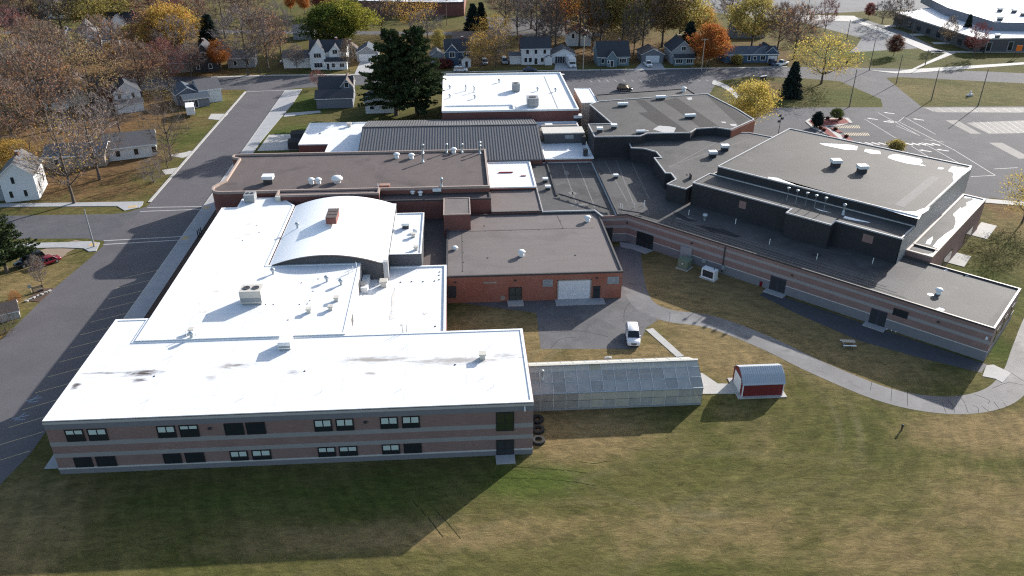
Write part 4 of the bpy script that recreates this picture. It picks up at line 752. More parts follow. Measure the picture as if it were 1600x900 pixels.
# ---- F: rear white-roofed block, metal-roofed block, low white bays
tF = wing('rear_white_block', 'rear white-roofed block with parapet near the street', rect(-4.0, 193.3, 29.8, 231.5), 9.0, 'brick_dark', 'membrane_white', 'coping_white', rim=.3)
zf = 8.7
obj('roof_curb', M().box(-3.5, 198.4, zf, 14.2, 198.7, zf+.3).box(13.6, 193.6, zf, 14.3, 198.4, zf+.5), 'coping_white', tF); obj('roof_joint', M().strip([G(850, 119, zf)[:2], G(872, 171, zf)[:2]], .3, zf+.01), 'metal_grey', tF)
for i, q in enumerate(((870, 132, 22, 6), (885, 160, 14, 10), (795, 153, 12, 3), (790, 119, 10, 3), (810, 155, 18, 5), (878, 116, 10, 2))): stain_px(tF, *q[:2], zf, q[2], q[3], 'roof_stain_pale', 200+i)
roofbits(tF, zf, 'turbine_vent', [(703, 153), (742, 154), (780, 129), (840, 142), (868, 143), (703, 139)], 1.0); roofbits(tF, zf, 'vent_pipe', [(728, 142), (741, 144)], .9)
tMt = thing('metal_roof_block', 'brick block under a grey standing-seam metal gable roof', 'building', (-2, 164.6, 0), 0, 'wings of the school')
mx0, mx1, yf, yr, yb, zfv, zrv, zbv = -22.2, 18.3, 164.7, 181, 193, 6.2, 9.05, 7.0
obj('wall', M().box(mx0+.3, yf+.4, 0, mx1-.3, yb-.3, 5.9), 'brick_dark', tMt)
obj('gable_wall', M().face([(mx1-.3, yf+.4, 5.9), (mx1-.3, yb-.3, 5.9), (mx1-.3, yr, zrv-.2)]).face([(mx0+.3, yb-.3, 5.9), (mx0+.3, yf+.4, 5.9), (mx0+.3, yr, zrv-.2)]), 'siding_grey', tMt)
rm = M().face([(mx0, yf, zfv), (mx1, yf, zfv), (mx1, yr, zrv), (mx0, yr, zrv)]).face([(mx0, yr, zrv), (mx1, yr, zrv), (mx1, yb, zbv), (mx0, yb, zbv)])
rm.face([(mx0, yf, zfv-.25), (mx1, yf, zfv-.25), (mx1, yf, zfv), (mx0, yf, zfv)]).face([(mx1, yf, zfv-.25), (mx1, yr, zrv-.25), (mx1, yr, zrv), (mx1, yf, zfv)]).face([(mx1, yr, zrv-.25), (mx1, yb, zbv-.25), (mx1, yb, zbv), (mx1, yr, zrv)])
mr = obj('metal_roof', rm, 'metal_roof', tMt)
for k in range(66):
    x_ = mx0+.3+k*(mx1-mx0-.6)/65
    obj('roof_rib', M().add([(x_-.05, yf, zfv), (x_+.05, yf, zfv), (x_+.05, yf, zfv+.09), (x_-.05, yf, zfv+.09), (x_-.05, yr, zrv), (x_+.05, yr, zrv), (x_+.05, yr, zrv+.09), (x_-.05, yr, zrv+.09), (x_-.05, yb, zbv), (x_+.05, yb, zbv), (x_+.05, yb, zbv+.09), (x_-.05, yb, zbv+.09)], [(0, 1, 2, 3), (3, 2, 6, 7), (1, 5, 6, 2), (0, 3, 7, 4), (7, 6, 10, 11), (5, 9, 10, 6), (4, 7, 11, 8)]), 'metal_rib', mr)
obj('ridge_cap', M().box(mx0, yr-.25, zrv-.02, mx1, yr+.25, zrv+.13), 'metal_rib', mr)
tw2 = wing('equipment_court_roof', 'white low roof court with duct work beside the metal roof', rect(18.6, 165.7, 29.3, 193.2), 5.9, 'brick_dark', 'membrane_white', 'coping_white', rim=.12)
obj('duct_housing', M().box(19.4, 176.5, 5.78, 28.6, 180.2, 8.1), 'wall_grey_dark', tw2); obj('duct_lid', M().box(19.2, 176.3, 8.1, 28.8, 181.0, 8.35), 'metal_beige', tw2); obj('duct_grille', M().box(24.3, 176.4, 6.9, 26.3, 176.5, 7.8), 'metal_grey', tw2)
obj('curved_duct', M().tube((19.4, 182.5, 7.4), (28, 183.2, 7.4), 1.0, .8, 12).tube((19.2, 182.6, 7.2), (18.9, 178.2, 6.6), 1.0, .7, 12), 'siding_tan', tw2, True)
obj('side_duct', M().box(28.2, 175.2, 5.78, 29.0, 177.4, 7.6).box(27.3, 167.2, 5.78, 28.2, 168.4, 7.3), 'metal_dark', tw2)
roofbits(tw2, 5.8, 'box_vent', [(863, 187), (902, 189)], 1.7); obj('roof_grating', M().box(22, 188.5, 5.85, 28, 190.5, 6.1), 'siding_tan', tw2); obj('small_unit', M().box(20.8, 186.6, 5.8, 22.6, 187.8, 7.2), 'metal_white', tw2)
tw3 = wing('west_low_bay', 'low white flat roof bay with brick notch near the street', [(-37.3, 181.7), (-30.4, 181.7), (-30.4, 164.6), (-22.4, 164.6), (-22.4, 198.6), (-37.3, 198.6)], 5.0, 'brick_dark', 'membrane_white', 'coping_white', rim=.1)
roofbits(tw3, 4.9, 'relief_hood', [(546, 198)], 1.0); roofbits(tw3, 4.9, 'roof_drain', [(500, 209)], 1.2)
# ---------------------------------------------------------------- houses
def gable(parent, x0, y0, x1, y1, h, rise, axis, wall, roof, oh=.4, z0=0.0, trim='trim_white', hip=False):
    w_ = M().prism([(x0, y0), (x1, y0), (x1, y1), (x0, y1)], z0, h, False)
    r = M(); t = .18
    if axis == 'x':
        ym = (y0+y1)/2
        if not hip: w_.face([(x1, y0, h), (x1, y1, h), (x1, ym, h+rise)]).face([(x0, y1, h), (x0, y0, h), (x0, ym, h+rise)])
        k = rise/((y1-y0)/2)*oh; i_ = (y1-y0)/2 if hip else 0
        a, b_, c_, d_, e, f = (x0-oh, y0-oh, h-k), (x1+oh, y0-oh, h-k), (x1+oh-i_, ym, h+rise), (x0-oh+i_, ym, h+rise), (x1+oh, y1+oh, h-k), (x0-oh, y1+oh, h-k)
    else:
        xm = (x0+x1)/2
        if not hip: w_.face([(x0, y0, h), (x1, y0, h), (xm, y0, h+rise)]).face([(x1, y1, h), (x0, y1, h), (xm, y1, h+rise)])
        k = rise/((x1-x0)/2)*oh; i_ = (x1-x0)/2 if hip else 0
        a, b_, c_, d_, e, f = (x0-oh, y1+oh, h-k), (x0-oh, y0-oh, h-k), (xm, y0-oh+i_, h+rise), (xm, y1+oh-i_, h+rise), (x1+oh, y0-oh, h-k), (x1+oh, y1+oh, h-k)
    up = lambda p_: (p_[0], p_[1], p_[2]+t)
    for q in ((a, b_, c_, d_), (d_, c_, e, f)): r.face([up(p_) for p_ in q]); r.face(list(q)[::-1], 1)
    if hip: r.face([up(p_) for p_ in (b_, e, c_)]); r.face([up(p_) for p_ in (f, a, d_)])
    for p_, q in ((a, b_), (e, f), (b_, c_), (c_, e), (f, d_), (d_, a)): r.face([p_, q, up(q), up(p_)], 1)
    ow = obj('wall', w_, wall, parent, local=True); orf = obj('roof', r, [roof, trim], parent, local=True)
    return ow, orf
def hwin(parent, face, u, z, ww, hh, ext, trim='trim_white', glass='glass_dark', name='window'):
    """ext = (x0,y0,x1,y1) of the wall; u = metres along the face from its left seen from outside"""
    x0, y0, x1, y1 = ext
    def P(uu, o): return {'f': (x0+uu, y0-o), 'r': (x1+o, y0+uu), 'l': (x0-o, y1-uu), 'b': (x1-uu, y1+o)}[face]
    f = obj(name, M().prism([P(u-.12, .06), P(u+ww+.12, .06), P(u+ww+.12, -.05), P(u-.12, -.05)], z-.12, z+hh+.12, True, True), trim, parent, local=True)
    n = max(1, round(ww/.8)); pw = ww/n
    for k in range(n): obj('pane', M().prism([P(u+k*pw+.05, .09), P(u+(k+1)*pw-.05, .09), P(u+(k+1)*pw-.05, .05), P(u+k*pw+.05, .05)], z+.04, z+hh-.04, True, True), glass, f, local=True)
    return f
HG = 'houses of the neighbourhood'
def house(name, label, px, py, rot, w_, d_, h, rise, axis, wall, roof, wins=(), trim='trim_white', z0=0, hip=False, oh=.4, cat='house', group=HG):
    a = G(px, py); t = thing(name, label, cat, (a[0], a[1], 0), rot, group)   # px,py: middle of the near wall's foot
    ext = (-w_/2, 0, w_/2, d_); gable(t, *ext, h, rise, axis, wall, roof, oh, 0, trim, hip)
    if cat == 'house' and rise >= 1.8 and int(px*7+py) % 3 != 0 and not hip:
        cx_, cy_ = (w_*.22, d_/2) if axis == 'x' else (0.0, d_*.6)
        ch = obj('chimney', M().box(cx_-.35, cy_-.35, h+rise*.5, cx_+.35, cy_+.35, h+rise+.8), 'brick_dark', t, local=True); obj('cap', M().box(cx_-.42, cy_-.42, h+rise+.8, cx_+.42, cy_+.42, h+rise+.92), 'concrete_grey', ch, local=True)
    obj('gutter', M().tube((-w_/2-oh, -oh-.05, h-.25), (w_/2+oh, -oh-.05, h-.25), .07, .07, 5), trim, t, local=True) if axis == 'x' else None
    for q in wins: hwin(t, *q[:5], ext, *( [trim] if len(q) < 6 else [trim, q[5], q[6]]))
    return t, ext
def lgable(t, *a, **k): return gable(t, *a, **k)
DOOR = ('door_dark', 'door'); GAR = ('door_white', 'garage_door')
def dwin(u, z=.9, ww=1.0, hh=1.5, f='f'): return (f, u, z, ww, hh)
# west side
t, e = house('frame_house', 'pale two-storey gabled house at the left edge by the side street', 36, 314, .25, 6.4, 9.5, 5.6, 2.6, 'y', 'siding_white', 'shingle_grey', [dwin(1.1, .9, .7), dwin(3.8, .9, .7), dwin(2.1, 3.9, .7), ('r', 2.2, 1.6, .9, 1.6), ('r', 6.6, 1.6, .9, 1.6)])
lgable(t, -11, 1.5, -3.3, 8, 3.0, 1.6, 'x', 'siding_grey', 'shingle_dark')
t, e = house('frame_house', 'long grey-roofed bungalow with bright end wall beside the west street', 208, 248, .34, 11, 9, 3.2, 2.0, 'x', 'siding_white', 'shingle_grey', [('r', 1.5, 1.2, 1.1, 1.3), ('r', 5.6, 1.2, 1.1, 1.3), dwin(2), dwin(6), dwin(10)], oh=.5)
t, e = house('frame_house', 'dark-roofed bungalow behind bare trees left of the long bungalow', 120, 262, .1, 13, 8, 3.0, 1.6, 'x', 'siding_tan', 'shingle_blue', [dwin(2), dwin(8)])
t, e = house('corner_house', 'blue-grey cottage with white gable wall on the street corner', 332, 160, .48, 6.0, 9.5, 3.9, 2.0, 'x', 'siding_white', 'shingle_grey', [('r', 2.0, 1.1, 1.0, 1.5), ('r', 5.6, 1.1, 1.0, 1.5)])
lgable(t, -9.5, 1.0, -2.9, 9.2, 3.2, 1.7, 'y', 'siding_slate', 'shingle_blue'); lgable(t, -8.2, -3.2, -1.4, 1.1, 2.6, .9, 'x', 'siding_slate', 'shingle_blue')
hwin(t, 'f', 1.0, .1, 2.6, 2.1, (-8.2, -3.2, -1.4, 1.1), 'trim_white', 'door_dark', 'garage_door')
t, e = house('cream_house', 'tall narrow cream house end wall between bare brown trees', 123, 165, .35, 6, 11, 5.4, 2.2, 'y', 'siding_cream', 'shingle_brown', [dwin(1.0, 3.2, .8, 1.8), dwin(3.8, 3.2, .8, 1.8), ('r', 2, 3.4, .9, 1.6), ('r', 6, 3.4, .9, 1.6)])
t, e = house('frame_house', 'white two-storey gabled house with porch among bare trees', 204, 172, .45, 7, 10, 5.2, 2.6, 'y', 'siding_white', 'shingle_dark', [dwin(1, 3.4, .9), dwin(4.6, 3.4, .9), ('r', 2, 3.4, .9, 1.5), ('r', 6, 3.4, .9, 1.5)])
lgable(t, -3.6, -2.6, 3.4, .1, 2.6, .8, 'x', 'siding_white', 'shingle_grey')
t, e = house('frame_house', 'dark slate-roofed house behind orange leaves left of the gabled porch house', 158, 158, .2, 10, 8, 4.2, 2.2, 'x', 'siding_slate', 'shingle_dark', [dwin(2), dwin(6)])
t, e = house('frame_house', 'small white house half hidden in brown trees at far left', 88, 172, .2, 6, 7, 3.0, 1.6, 'y', 'siding_white', 'shingle_brown', [dwin(1), dwin(4)])
t, e = house('frame_house', 'white steep-gabled house beside a yellow tree at upper left', 143, 82, .35, 8, 11, 6.2, 4.0, 'y', 'siding_white', 'shingle_grey', [dwin(1.4, 3.4), dwin(5.4, 3.4), ('r', 2, 3.4, 1, 1.6), ('r', 6, 3.4, 1, 1.6)])
t, e = house('frame_house', 'grey-blue roofed house left of the steep white gable at upper left', 110, 86, .3, 8, 10, 4.8, 3.2, 'y', 'siding_white', 'shingle_blue', [dwin(1.4, 3.0), dwin(5.4, 3.0)])
t, e = house('brick_house', 'dark brick house with navy roof and white gables at upper left', 192, 52, 0, 17, 9, 4.6, 3.0, 'x', 'brick_dark', 'shingle_dark', [dwin(1.5), dwin(5), dwin(12)])
for q in ((-7.4, -1.6, -3.4, .3, 4.4, 2.4), (-3.2, -2.6, 2.6, .3, 4.6, 3.0)): lgable(t, *q[:5], q[5], 'y', 'siding_white', 'shingle_dark')
t, e = house('garage', 'small grey-roofed white garage below the navy-roofed brick house', 170, 74, .1, 7.5, 7, 2.8, 1.8, 'x', 'siding_white', 'shingle_blue', [dwin(1)], cat='garage')
t, e = house('frame_house', 'white two-storey house with sunlit end wall near the top left', 83, 30, .4, 9, 10, 6.0, 3.0, 'y', 'siding_white', 'shingle_grey', [dwin(1.5, 1), dwin(5.5, 1), dwin(1.5, 3.8), ('r', 2, 1.2, 1, 1.6), ('r', 6, 1.2, 1, 1.6), ('r', 2, 4, 1, 1.6), ('r', 6, 4, 1, 1.6)])
t, e = house('frame_house', 'blue-grey house at the extreme top left corner', 10, 40, .2, 15, 10, 4.0, 2.4, 'x', 'siding_slate', 'shingle_blue', [dwin(2), dwin(6), dwin(11)])
t, e = house('frame_house', 'grey hip-roofed house behind the brown trees at left', 78, 88, .2, 11, 9, 4, 2.2, 'x', 'siding_tan', 'shingle_grey', [dwin(2), dwin(7)])
t, e = house('frame_house', 'black steep-roofed house beside the orange maple', 322, 112, .15, 8, 9, 4.8, 4.2, 'y', 'siding_black', 'shingle_dark', [dwin(1.2, 1.0), dwin(5.2, 1.0), dwin(3.3, 4.9, 1.2)])
lgable(t, -11.5, .5, -4.1, 7.5, 3.2, 1.8, 'x', 'siding_tan', 'shingle_brown')
t, e = house('frame_house', 'small pale house behind bare trees right of the orange maple', 378, 106, .1, 9, 8, 3.4, 2.0, 'x', 'siding_grey', 'shingle_grey', [dwin(2), dwin(6)])
# street behind the school
t, e = house('farmhouse', 'white two-storey farmhouse with dark roof and two front gables', 515, 107, .03, 12, 9, 5.6, 3.0, 'x', 'siding_white', 'shingle_dark', [dwin(10.3, 1.0, 1.4, 1.3), dwin(7.2, .9, 1.2, 1.4)])
lgable(t, -6.0, -1.6, -.8, 4, 5.6, 3.4, 'y', 'siding_white', 'shingle_dark', oh=.25); q = (-6.0, -1.6, -.8, 4)
hwin(t, 'f', 1.2, .8, 2.8, 1.5, q); hwin(t, 'f', 1.4, 4.0, 2.4, 1.5, q)
lgable(t, .4, -.6, 4.4, 4, 5.6, 2.2, 'y', 'siding_white', 'shingle_dark', oh=.2); hwin(t, 'f', 1.2, 5.0, 1.6, 1.4, (.4, -.6, 4.4, 4)); lgable(t, -.9, -2.2, 6.2, .1, 2.9, .9, 'x', 'siding_white', 'shingle_dark')
hwin(t, 'f', .3, .1, .9, 2.1, (-.9, -2.2, 6.2, .1), 'trim_white', 'door_dark', 'door'); hwin(t, 'f', 2, .9, 1.1, 1.3, (-.9, -2.2, 6.2, .1)); hwin(t, 'f', 4.7, .9, 1.5, 1.3, (-.9, -2.2, 6.2, .1))
lgable(t, -15.5, 1.5, -6.1, 8.5, 3.4, 1.8, 'x', 'siding_white', 'shingle_grey')
t, e = house('garage', 'white-doored garage at the end of a concrete drive by the pine', 575, 96, .03, 7.6, 8, 3.0, 2.2, 'y', 'siding_grey', 'shingle_blue', [('f', 1.0, .1, 5.6, 2.3, *GAR)], cat='garage')
t, e = house('frame_house', 'brown-roofed outbuilding beside the white farmhouse', 551, 92, .2, 5, 7, 3, 2, 'y', 'siding_tan', 'shingle_brown', [dwin(1.5)])
t, e = house('grey_house', 'grey house with dark stepped roofs beside the green lawn', 527, 160, .05, 9.5, 8, 4.0, 2.6, 'x', 'siding_slate', 'shingle_dark', [])
lgable(t, -5.3, -6.2, 5.0, .1, 2.9, 1.6, 'x', 'siding_slate', 'shingle_dark'); lgable(t, 1.5, -.5, 4.9, 7.6, 4.8, 1.9, 'y', 'siding_slate', 'shingle_brown', oh=.3); hwin(t, 'f', 1.1, 4.5, 1.2, 1.4, (1.5, -.5, 4.9, 7.6))
t, e = house('frame_house', 'small white house with blue-grey roof left of the big pine', 594, 177, .05, 8, 10, 3.2, 2.0, 'y', 'siding_white', 'shingle_blue', [dwin(1.2, 1.2, 1.2, .9), dwin(4.5, 1.2, 1.2, .9)])
t, e = house('blue_house', 'dark blue two-storey house with white trim and front gable', 716, 104, .05, 8.4, 8.5, 5.2, 3.2, 'x', 'siding_navy', 'shingle_dark', [dwin(2.2, .8, 3.0, 1.7), dwin(6.0, 3.6, 1.1, 1.3)])
lgable(t, -4.2, -.5, .2, 4, 5.2, 2.2, 'y', 'siding_navy', 'shingle_dark', oh=.25); hwin(t, 'f', 1.3, 3.3, 1.8, 1.8, (-4.2, -.5, .2, 4)); lgable(t, 1.2, -1.6, 4.3, .1, 2.6, 1.1, 'y', 'siding_white', 'shingle_dark', oh=.2); hwin(t, 'f', 1.1, .1, 1.0, 2.0, (1.2, -1.6, 4.3, .1), 'trim_white', 'door_dark', 'door')
t, e = house('garage', 'small pale blue shed between the pine and the blue house', 684, 98, .1, 4.6, 5, 2.6, 1.6, 'y', 'siding_grey', 'shingle_grey', [], cat='shed')
t, e = house('colonial_house', 'white two-storey colonial house with dark roof and shutters', 837, 101, 0, 10, 8.5, 5.6, 3.0, 'x', 'siding_white', 'shingle_dark', [dwin(1.0), dwin(2.6), dwin(6.8), dwin(8.2), dwin(1.6, 3.7), dwin(4.5, 3.7), dwin(7.6, 3.7), ('f', 4.5, .1, 1.1, 2.1, *DOOR)])
obj('chimney', M().box(-5.5, 3.6, 4, -4.7, 4.6, 9.6), 'brick_dark', t, local=True); lgable(t, 3.9-.9+.2, -1.2, 6.0-.4, .05, 2.5, .6, 'y', 'siding_white', 'shingle_dark', oh=.15)
lgable(t, -9, 1, -5.1, 7, 2.8, .8, 'x', 'siding_white', 'shingle_grey')
t, e = house('garage', 'white open garage with grey roof beside the colonial house', 880, 99, -.05, 8.2, 8, 2.9, 2.0, 'y', 'siding_white', 'shingle_grey', [('f', 1.2, .1, 4.2, 2.3, *DOOR)], cat='garage')
t, e = house('cottage', 'grey-green cottage with steep dark roof and pointed entry gable', 958, 103, 0, 11, 9, 3.3, 4.2, 'x', 'siding_teal', 'shingle_dark', [dwin(1.2, 1.0, 1.2, 1.5), dwin(7.6, 1.0, 2.4, 1.5)])
lgable(t, -2.6, -1.6, 1.0, 1, 2.9, 2.4, 'y', 'siding_teal', 'shingle_dark', oh=.2); hwin(t, 'f', 1.3, .1, 1.0, 2.1, (-2.6, -1.6, 1.0, 1), 'trim_white', 'door_dark', 'door'); hwin(t, 'f', .2, 1.2, .7, 1.1, (-2.6, -1.6, 1.0, 1))
t, e = house('garage', 'grey double garage with white door behind the white pickup', 1019, 98, 0, 7.8, 8, 2.9, 1.8, 'y', 'siding_slate', 'shingle_brown', [('f', 1.6, .1, 4.6, 2.2, *GAR)], cat='garage')
t, e = house('frame_house', 'pale grey gabled house with dark front porch right of the double garage', 1066, 100, .0, 8.0, 11, 4.4, 3.4, 'y', 'siding_grey', 'shingle_dark', [dwin(3.2, 4.6, 1.5, 1.4)])
lgable(t, -3.4, -2.2, 3.4, .05, 2.6, .9, 'x', 'siding_teal', 'shingle_dark'); hwin(t, 'f', .4, .8, 2.4, 1.4, (-3.4, -2.2, 3.4, .05)); hwin(t, 'f', 4.1, .8, 2.2, 1.4, (-3.4, -2.2, 3.4, .05))
t, e = house('ranch_house', 'long bright blue ranch house with grey roof and white garage door', 1173, 98, 0, 19, 8.5, 3.0, 1.8, 'x', 'siding_blue', 'shingle_blue', [dwin(2.0, .9, 1.2, 1.4), dwin(8.2, .8, 1.0, 2.0), dwin(10.2, 1.0, 1.1, 1.2), dwin(12.8, .9, 1.7, 1.4), ('f', 15.6, .1, 3.0, 2.1, *GAR)])
lgable(t, 5.0, .6, 9.6, 9.5, 3.1, 2.0, 'y', 'siding_blue', 'shingle_dark')
# behind the trees
t, e = house('frame_house', 'grey roofed house glimpsed behind trees above the cottage', 905, 72, 0, 9, 8, 4.4, 2.4, 'y', 'siding_white', 'shingle_grey', [dwin(1.5, 3), dwin(5.5, 3)])
t, e = house('frame_house', 'dark low house among trees above the ranch house', 1170, 60, 0, 13, 8, 3.2, 2, 'x', 'siding_slate', 'shingle_dark', [dwin(2), dwin(8)])
t, e = house('frame_house', 'white and blue-grey garage left behind the farmhouse', 475, 62, .1, 8, 8, 3.2, 1.8, 'x', 'siding_grey', 'shingle_grey', [dwin(2)])
t, e = house('frame_house', 'low brown-roofed house behind the dark blue house', 735, 72, 0, 13, 8, 2.8, 1.8, 'x', 'siding_tan', 'shingle_brown', [dwin(2), dwin(8)])
# brick hall far behind and the far school at upper right
def flat_building(name, label, poly, z, wall, roof, cop, cat='building'):
    t = thing(name, label, cat, (poly[0][0], poly[0][1], 0))
    obj('wall', M().prism(poly, 0, z, False), wall, t); obj('roof', M().face([(x, y, z-.1) for x, y in ring(poly, .2)[1]]), roof, t); obj('parapet', parapet(M(), ring(poly, -.15)[1], .5, z-.35, z+.1), cop, t); return t
flat_building('brick_hall', 'far brick hall with pale roof at the top centre', [(-45, 386), (-8, 379), (4, 379.5), (6, 430), (-45, 436)], 6, 'brick_dark', 'membrane_white', 'coping_dark')
tf = flat_building('far_school', 'far low school building with bright white roofs at upper right', [G(1395, 38)[:2], G(1522, 82)[:2], G(1600, 80.5)[:2], (330, 300), (340, 372), (230, 368)], 5.0, 'wall_grey_dark', 'membrane_white', 'coping_grey')
up = [G(1477, 24, 5)[:2], G(1552, 48, 5)[:2], G(1625, 49, 5)[:2], (345, 340), (330, 366), (215, 374)]
obj('upper_wall', M().prism(up, 4.9, 8.2, False), 'siding_slate', tf); obj('upper_roof', M().face([(x, y, 8.2) for x, y in up]), 'membrane_white', tf)
pa, pb = Vector(G(1395, 38)[:2]), Vector(G(1522, 82)[:2]); dv = (pb-pa).normalized(); nv = Vector((dv.y, -dv.x))
for k in range(9):
    c_ = pa+dv*(4+k*7.0); obj('window', M().prism([tuple(c_+nv*.1), tuple(c_+dv*2.6+nv*.1), tuple(c_+dv*2.6-nv*.1), tuple(c_-nv*.1)], 1, 3.2, True, True), 'glass_dark', tf)
pc, pd = Vector(G(1522, 82)[:2]), Vector(G(1600, 80.5)[:2]); dv = (pd-pc).normalized(); nv = Vector((dv.y, -dv.x))
for k in range(4):
    c_ = pc+dv*(4+k*8.5); f = obj('window', M().prism([tuple(c_+nv*.15), tuple(c_+dv*2.2+nv*.15), tuple(c_+dv*2.2-nv*.1), tuple(c_-nv*.1)], .3, 3.8, True, True), 'siding_grey', tf); obj('pane', M().prism([tuple(c_+dv*.3+nv*.2), tuple(c_+dv*1.9+nv*.2), tuple(c_+dv*1.9), tuple(c_+dv*.3)], .5, 3.6, True, True), 'glass_dark', f)
roofbits(tf, 8.2, 'box_vent', [(1562, 18), (1584, 20), (1598, 25), (1562, 32)], 1.6); roofbits(tf, 4.9, 'box_vent', [(1558, 59)], 1.4)
flat_building('far_dark_building', 'dark building at the top right corner beyond the white roofs', [G(1545, 13)[:2], G(1640, 14)[:2], (330, 445), (265, 445)], 7, 'siding_black', 'roof_epdm_dark', 'coping_dark')
# ---------------------------------------------------------------- trees
def tubes_np(segs, n):
    """segs: list of (p0,p1,r0,r1) -> verts, faces"""
    V_, F_ = [], []
    for p0, p1, r0, r1 in segs:
        d = p1-p0; L = np.linalg.norm(d); d = d/max(L, 1e-6)
        u = np.cross(d, [0.31, 0.95, 0.1]); u /= max(np.linalg.norm(u), 1e-6); w_ = np.cross(d, u); b0 = len(V_)
        for o, r in ((p0, r0), (p1, r1)):
            for i in range(n):
                t = 2*math.pi*i/n; V_.append(o+u*r*math.cos(t)+w_*r*math.sin(t))
        F_ += [(b0+i, b0+(i+1) % n, b0+n+(i+1) % n, b0+n+i) for i in range(n)]
    return V_, F_
def skeleton(rs, H, R, trunk=.3, n1=8, n2=50, n3=350, low=.28, flat=1.0, up=.35):
    """branching frame inside an egg-shaped crown; returns segments by order and tip points"""
    tr = [np.array([0, 0, 0.])]; k = 9
    for i in range(1, k): tr.append(np.array([rs.normal(0, .012*H)*i/k, rs.normal(0, .012*H)*i/k, H*.82*i/(k-1)]))
    seg0 = [(tr[i], tr[i+1], H*.0135*(1-i/k)**.8+.004, H*.0135*(1-(i+1)/k)**.8+.004) for i in range(k-1)]
    seg0[0] = (tr[0], tr[1], H*.022, seg0[0][3])
    ph = rs.uniform(0, 6, 2); cz, rz = H*(low+1)/2, H*(1-low)/2
    def inside(n, lo, hi):
        v = rs.normal(size=(n, 3)); v /= np.linalg.norm(v, axis=1)[:, None]; r = rs.uniform(lo**3, hi**3, n)**(1/3)
        q = v*r[:, None]*np.array([R, R, rz*flat]); taper = 1-.25*np.clip(q[:, 2:3]/rz, 0, 1); q[:, :2] *= taper
        ang = np.arctan2(q[:, 1:2], q[:, 0:1]); lump = 1+.17*np.sin(3*ang+ph[0]+q[:, 2:3]/H*9)+.12*np.sin(5*ang+ph[1]-q[:, 2:3]/H*16); q[:, :2] *= lump
        return q+np.array([0, 0, cz])
    nodes = [p_ for p_ in tr if p_[2] > H*trunk*.8]; nr = [max(.03, H*.014*(1-p_[2]/H)) for p_ in nodes]
    seg1 = []
    for t in inside(n1, .55, .8):
        hz = math.hypot(t[0], t[1]); z0 = max(H*trunk*.8, t[2]-hz*.9-.05*H); z0 = min(z0, H*.72)
        i = int(np.argmin([abs(q[2]-z0) for q in tr])); p0 = tr[i]; mid = (p0+t)/2+np.array([0, 0, -.06*H]) + rs.normal(0, .02*H, 3)
        pts = [(1-s_)**2*p0+2*s_*(1-s_)*mid+s_*s_*t for s_ in np.linspace(0, 1, 5)]; r0 = H*.0075
        for j in range(4): seg1.append((pts[j], pts[j+1], r0*(1-j/5), r0*(1-(j+1)/5))); nodes.append(pts[j+1]); nr.append(r0*(1-(j+1)/5))
    seg2 = []; N = np.array(nodes)
    new = []
    for t in inside(n2, .55, .95):
        dd = np.linalg.norm(N-t, axis=1)+np.where(N[:, 2] > t[2], 3.0, 0); p0 = N[int(np.argmin(dd))]
        mid = (p0+t)/2+np.array([0, 0, -.02*H*up])+rs.normal(0, .015*H, 3)
        pts = [(1-s_)**2*p0+2*s_*(1-s_)*mid+s_*s_*t for s_ in np.linspace(0, 1, 4)]; r0 = H*.0034
        for j in range(3): seg2.append((pts[j], pts[j+1], r0*(1-j/4), r0*(1-(j+1)/4))); new.append(pts[j+1])
    N = np.vstack([N, np.array(new)]); T = inside(n3, .5, 1.03); seg3 = []
    for t in T:
        dd = np.linalg.norm(N-t, axis=1)+np.where(N[:, 2] > t[2], 1.5, 0); p0 = N[int(np.argmin(dd))]; seg3.append((p0, t, H*.0022+.008, .008))
    return seg0, seg1, seg2, seg3, T
def ribbons(rs, P0, P1, w0):
    d = P1-P0; s_ = np.cross(d, rs.normal(size=d.shape)); s_ /= np.linalg.norm(s_, axis=1)[:, None]+1e-9; n = len(P0)
    v = np.empty((n, 4, 3)); v[:, 0] = P0-s_*w0; v[:, 1] = P0+s_*w0; v[:, 2] = P1+s_*w0*.45; v[:, 3] = P1-s_*w0*.45
    return v.reshape(-1, 3), n
def leaves(rs, C, k, sig, size):
    """k leaf cards round every point of C"""
    P = np.repeat(C, k, 0)+rs.normal(0, 1, (len(C)*k, 3))*np.array([sig, sig, sig*.75]); n = len(P)
    a = rs.normal(size=(n, 3)); a /= np.linalg.norm(a, axis=1)[:, None]; b_ = np.cross(a, rs.normal(size=(n, 3))); b_ /= np.linalg.norm(b_, axis=1)[:, None]
    sz = size*rs.uniform(.6, 1.3, (n, 1)); v = np.empty((n, 4, 3)); v[:, 0] = P-a*sz; v[:, 1] = P+b_*sz*.6; v[:, 2] = P+a*sz; v[:, 3] = P-b_*sz*.6
    return v.reshape(-1, 3), n
def np_mesh(name, parts, mats):
    """parts: list of (verts array, faces or quad count, material index)"""
    vs, fs, mi, o = [], [], [], 0
    for v, f, k in parts:
        v = np.asarray(v)
        if isinstance(f, int): q = (np.arange(f*4).reshape(-1, 4)+o)
        else: q = np.array(f)+o
        vs.append(v); fs.append(q); mi += [k]*len(q); o += len(v)
    V_ = np.vstack(vs); Q = np.vstack(fs); me = bpy.data.meshes.new(name)
    me.vertices.add(len(V_)); me.vertices.foreach_set('co', V_.astype(np.float32).ravel()); me.loops.add(Q.size); me.loops.foreach_set('vertex_index', Q.astype(np.int32).ravel())
    me.polygons.add(len(Q)); me.polygons.foreach_set('loop_start', np.arange(0, Q.size, 4, dtype=np.int32)); me.polygons.foreach_set('material_index', np.array(mi, dtype=np.int32))
    me.update(calc_edges=True)
    for k in mats: me.materials.append(MAT[k])
    return me
TREES = {}
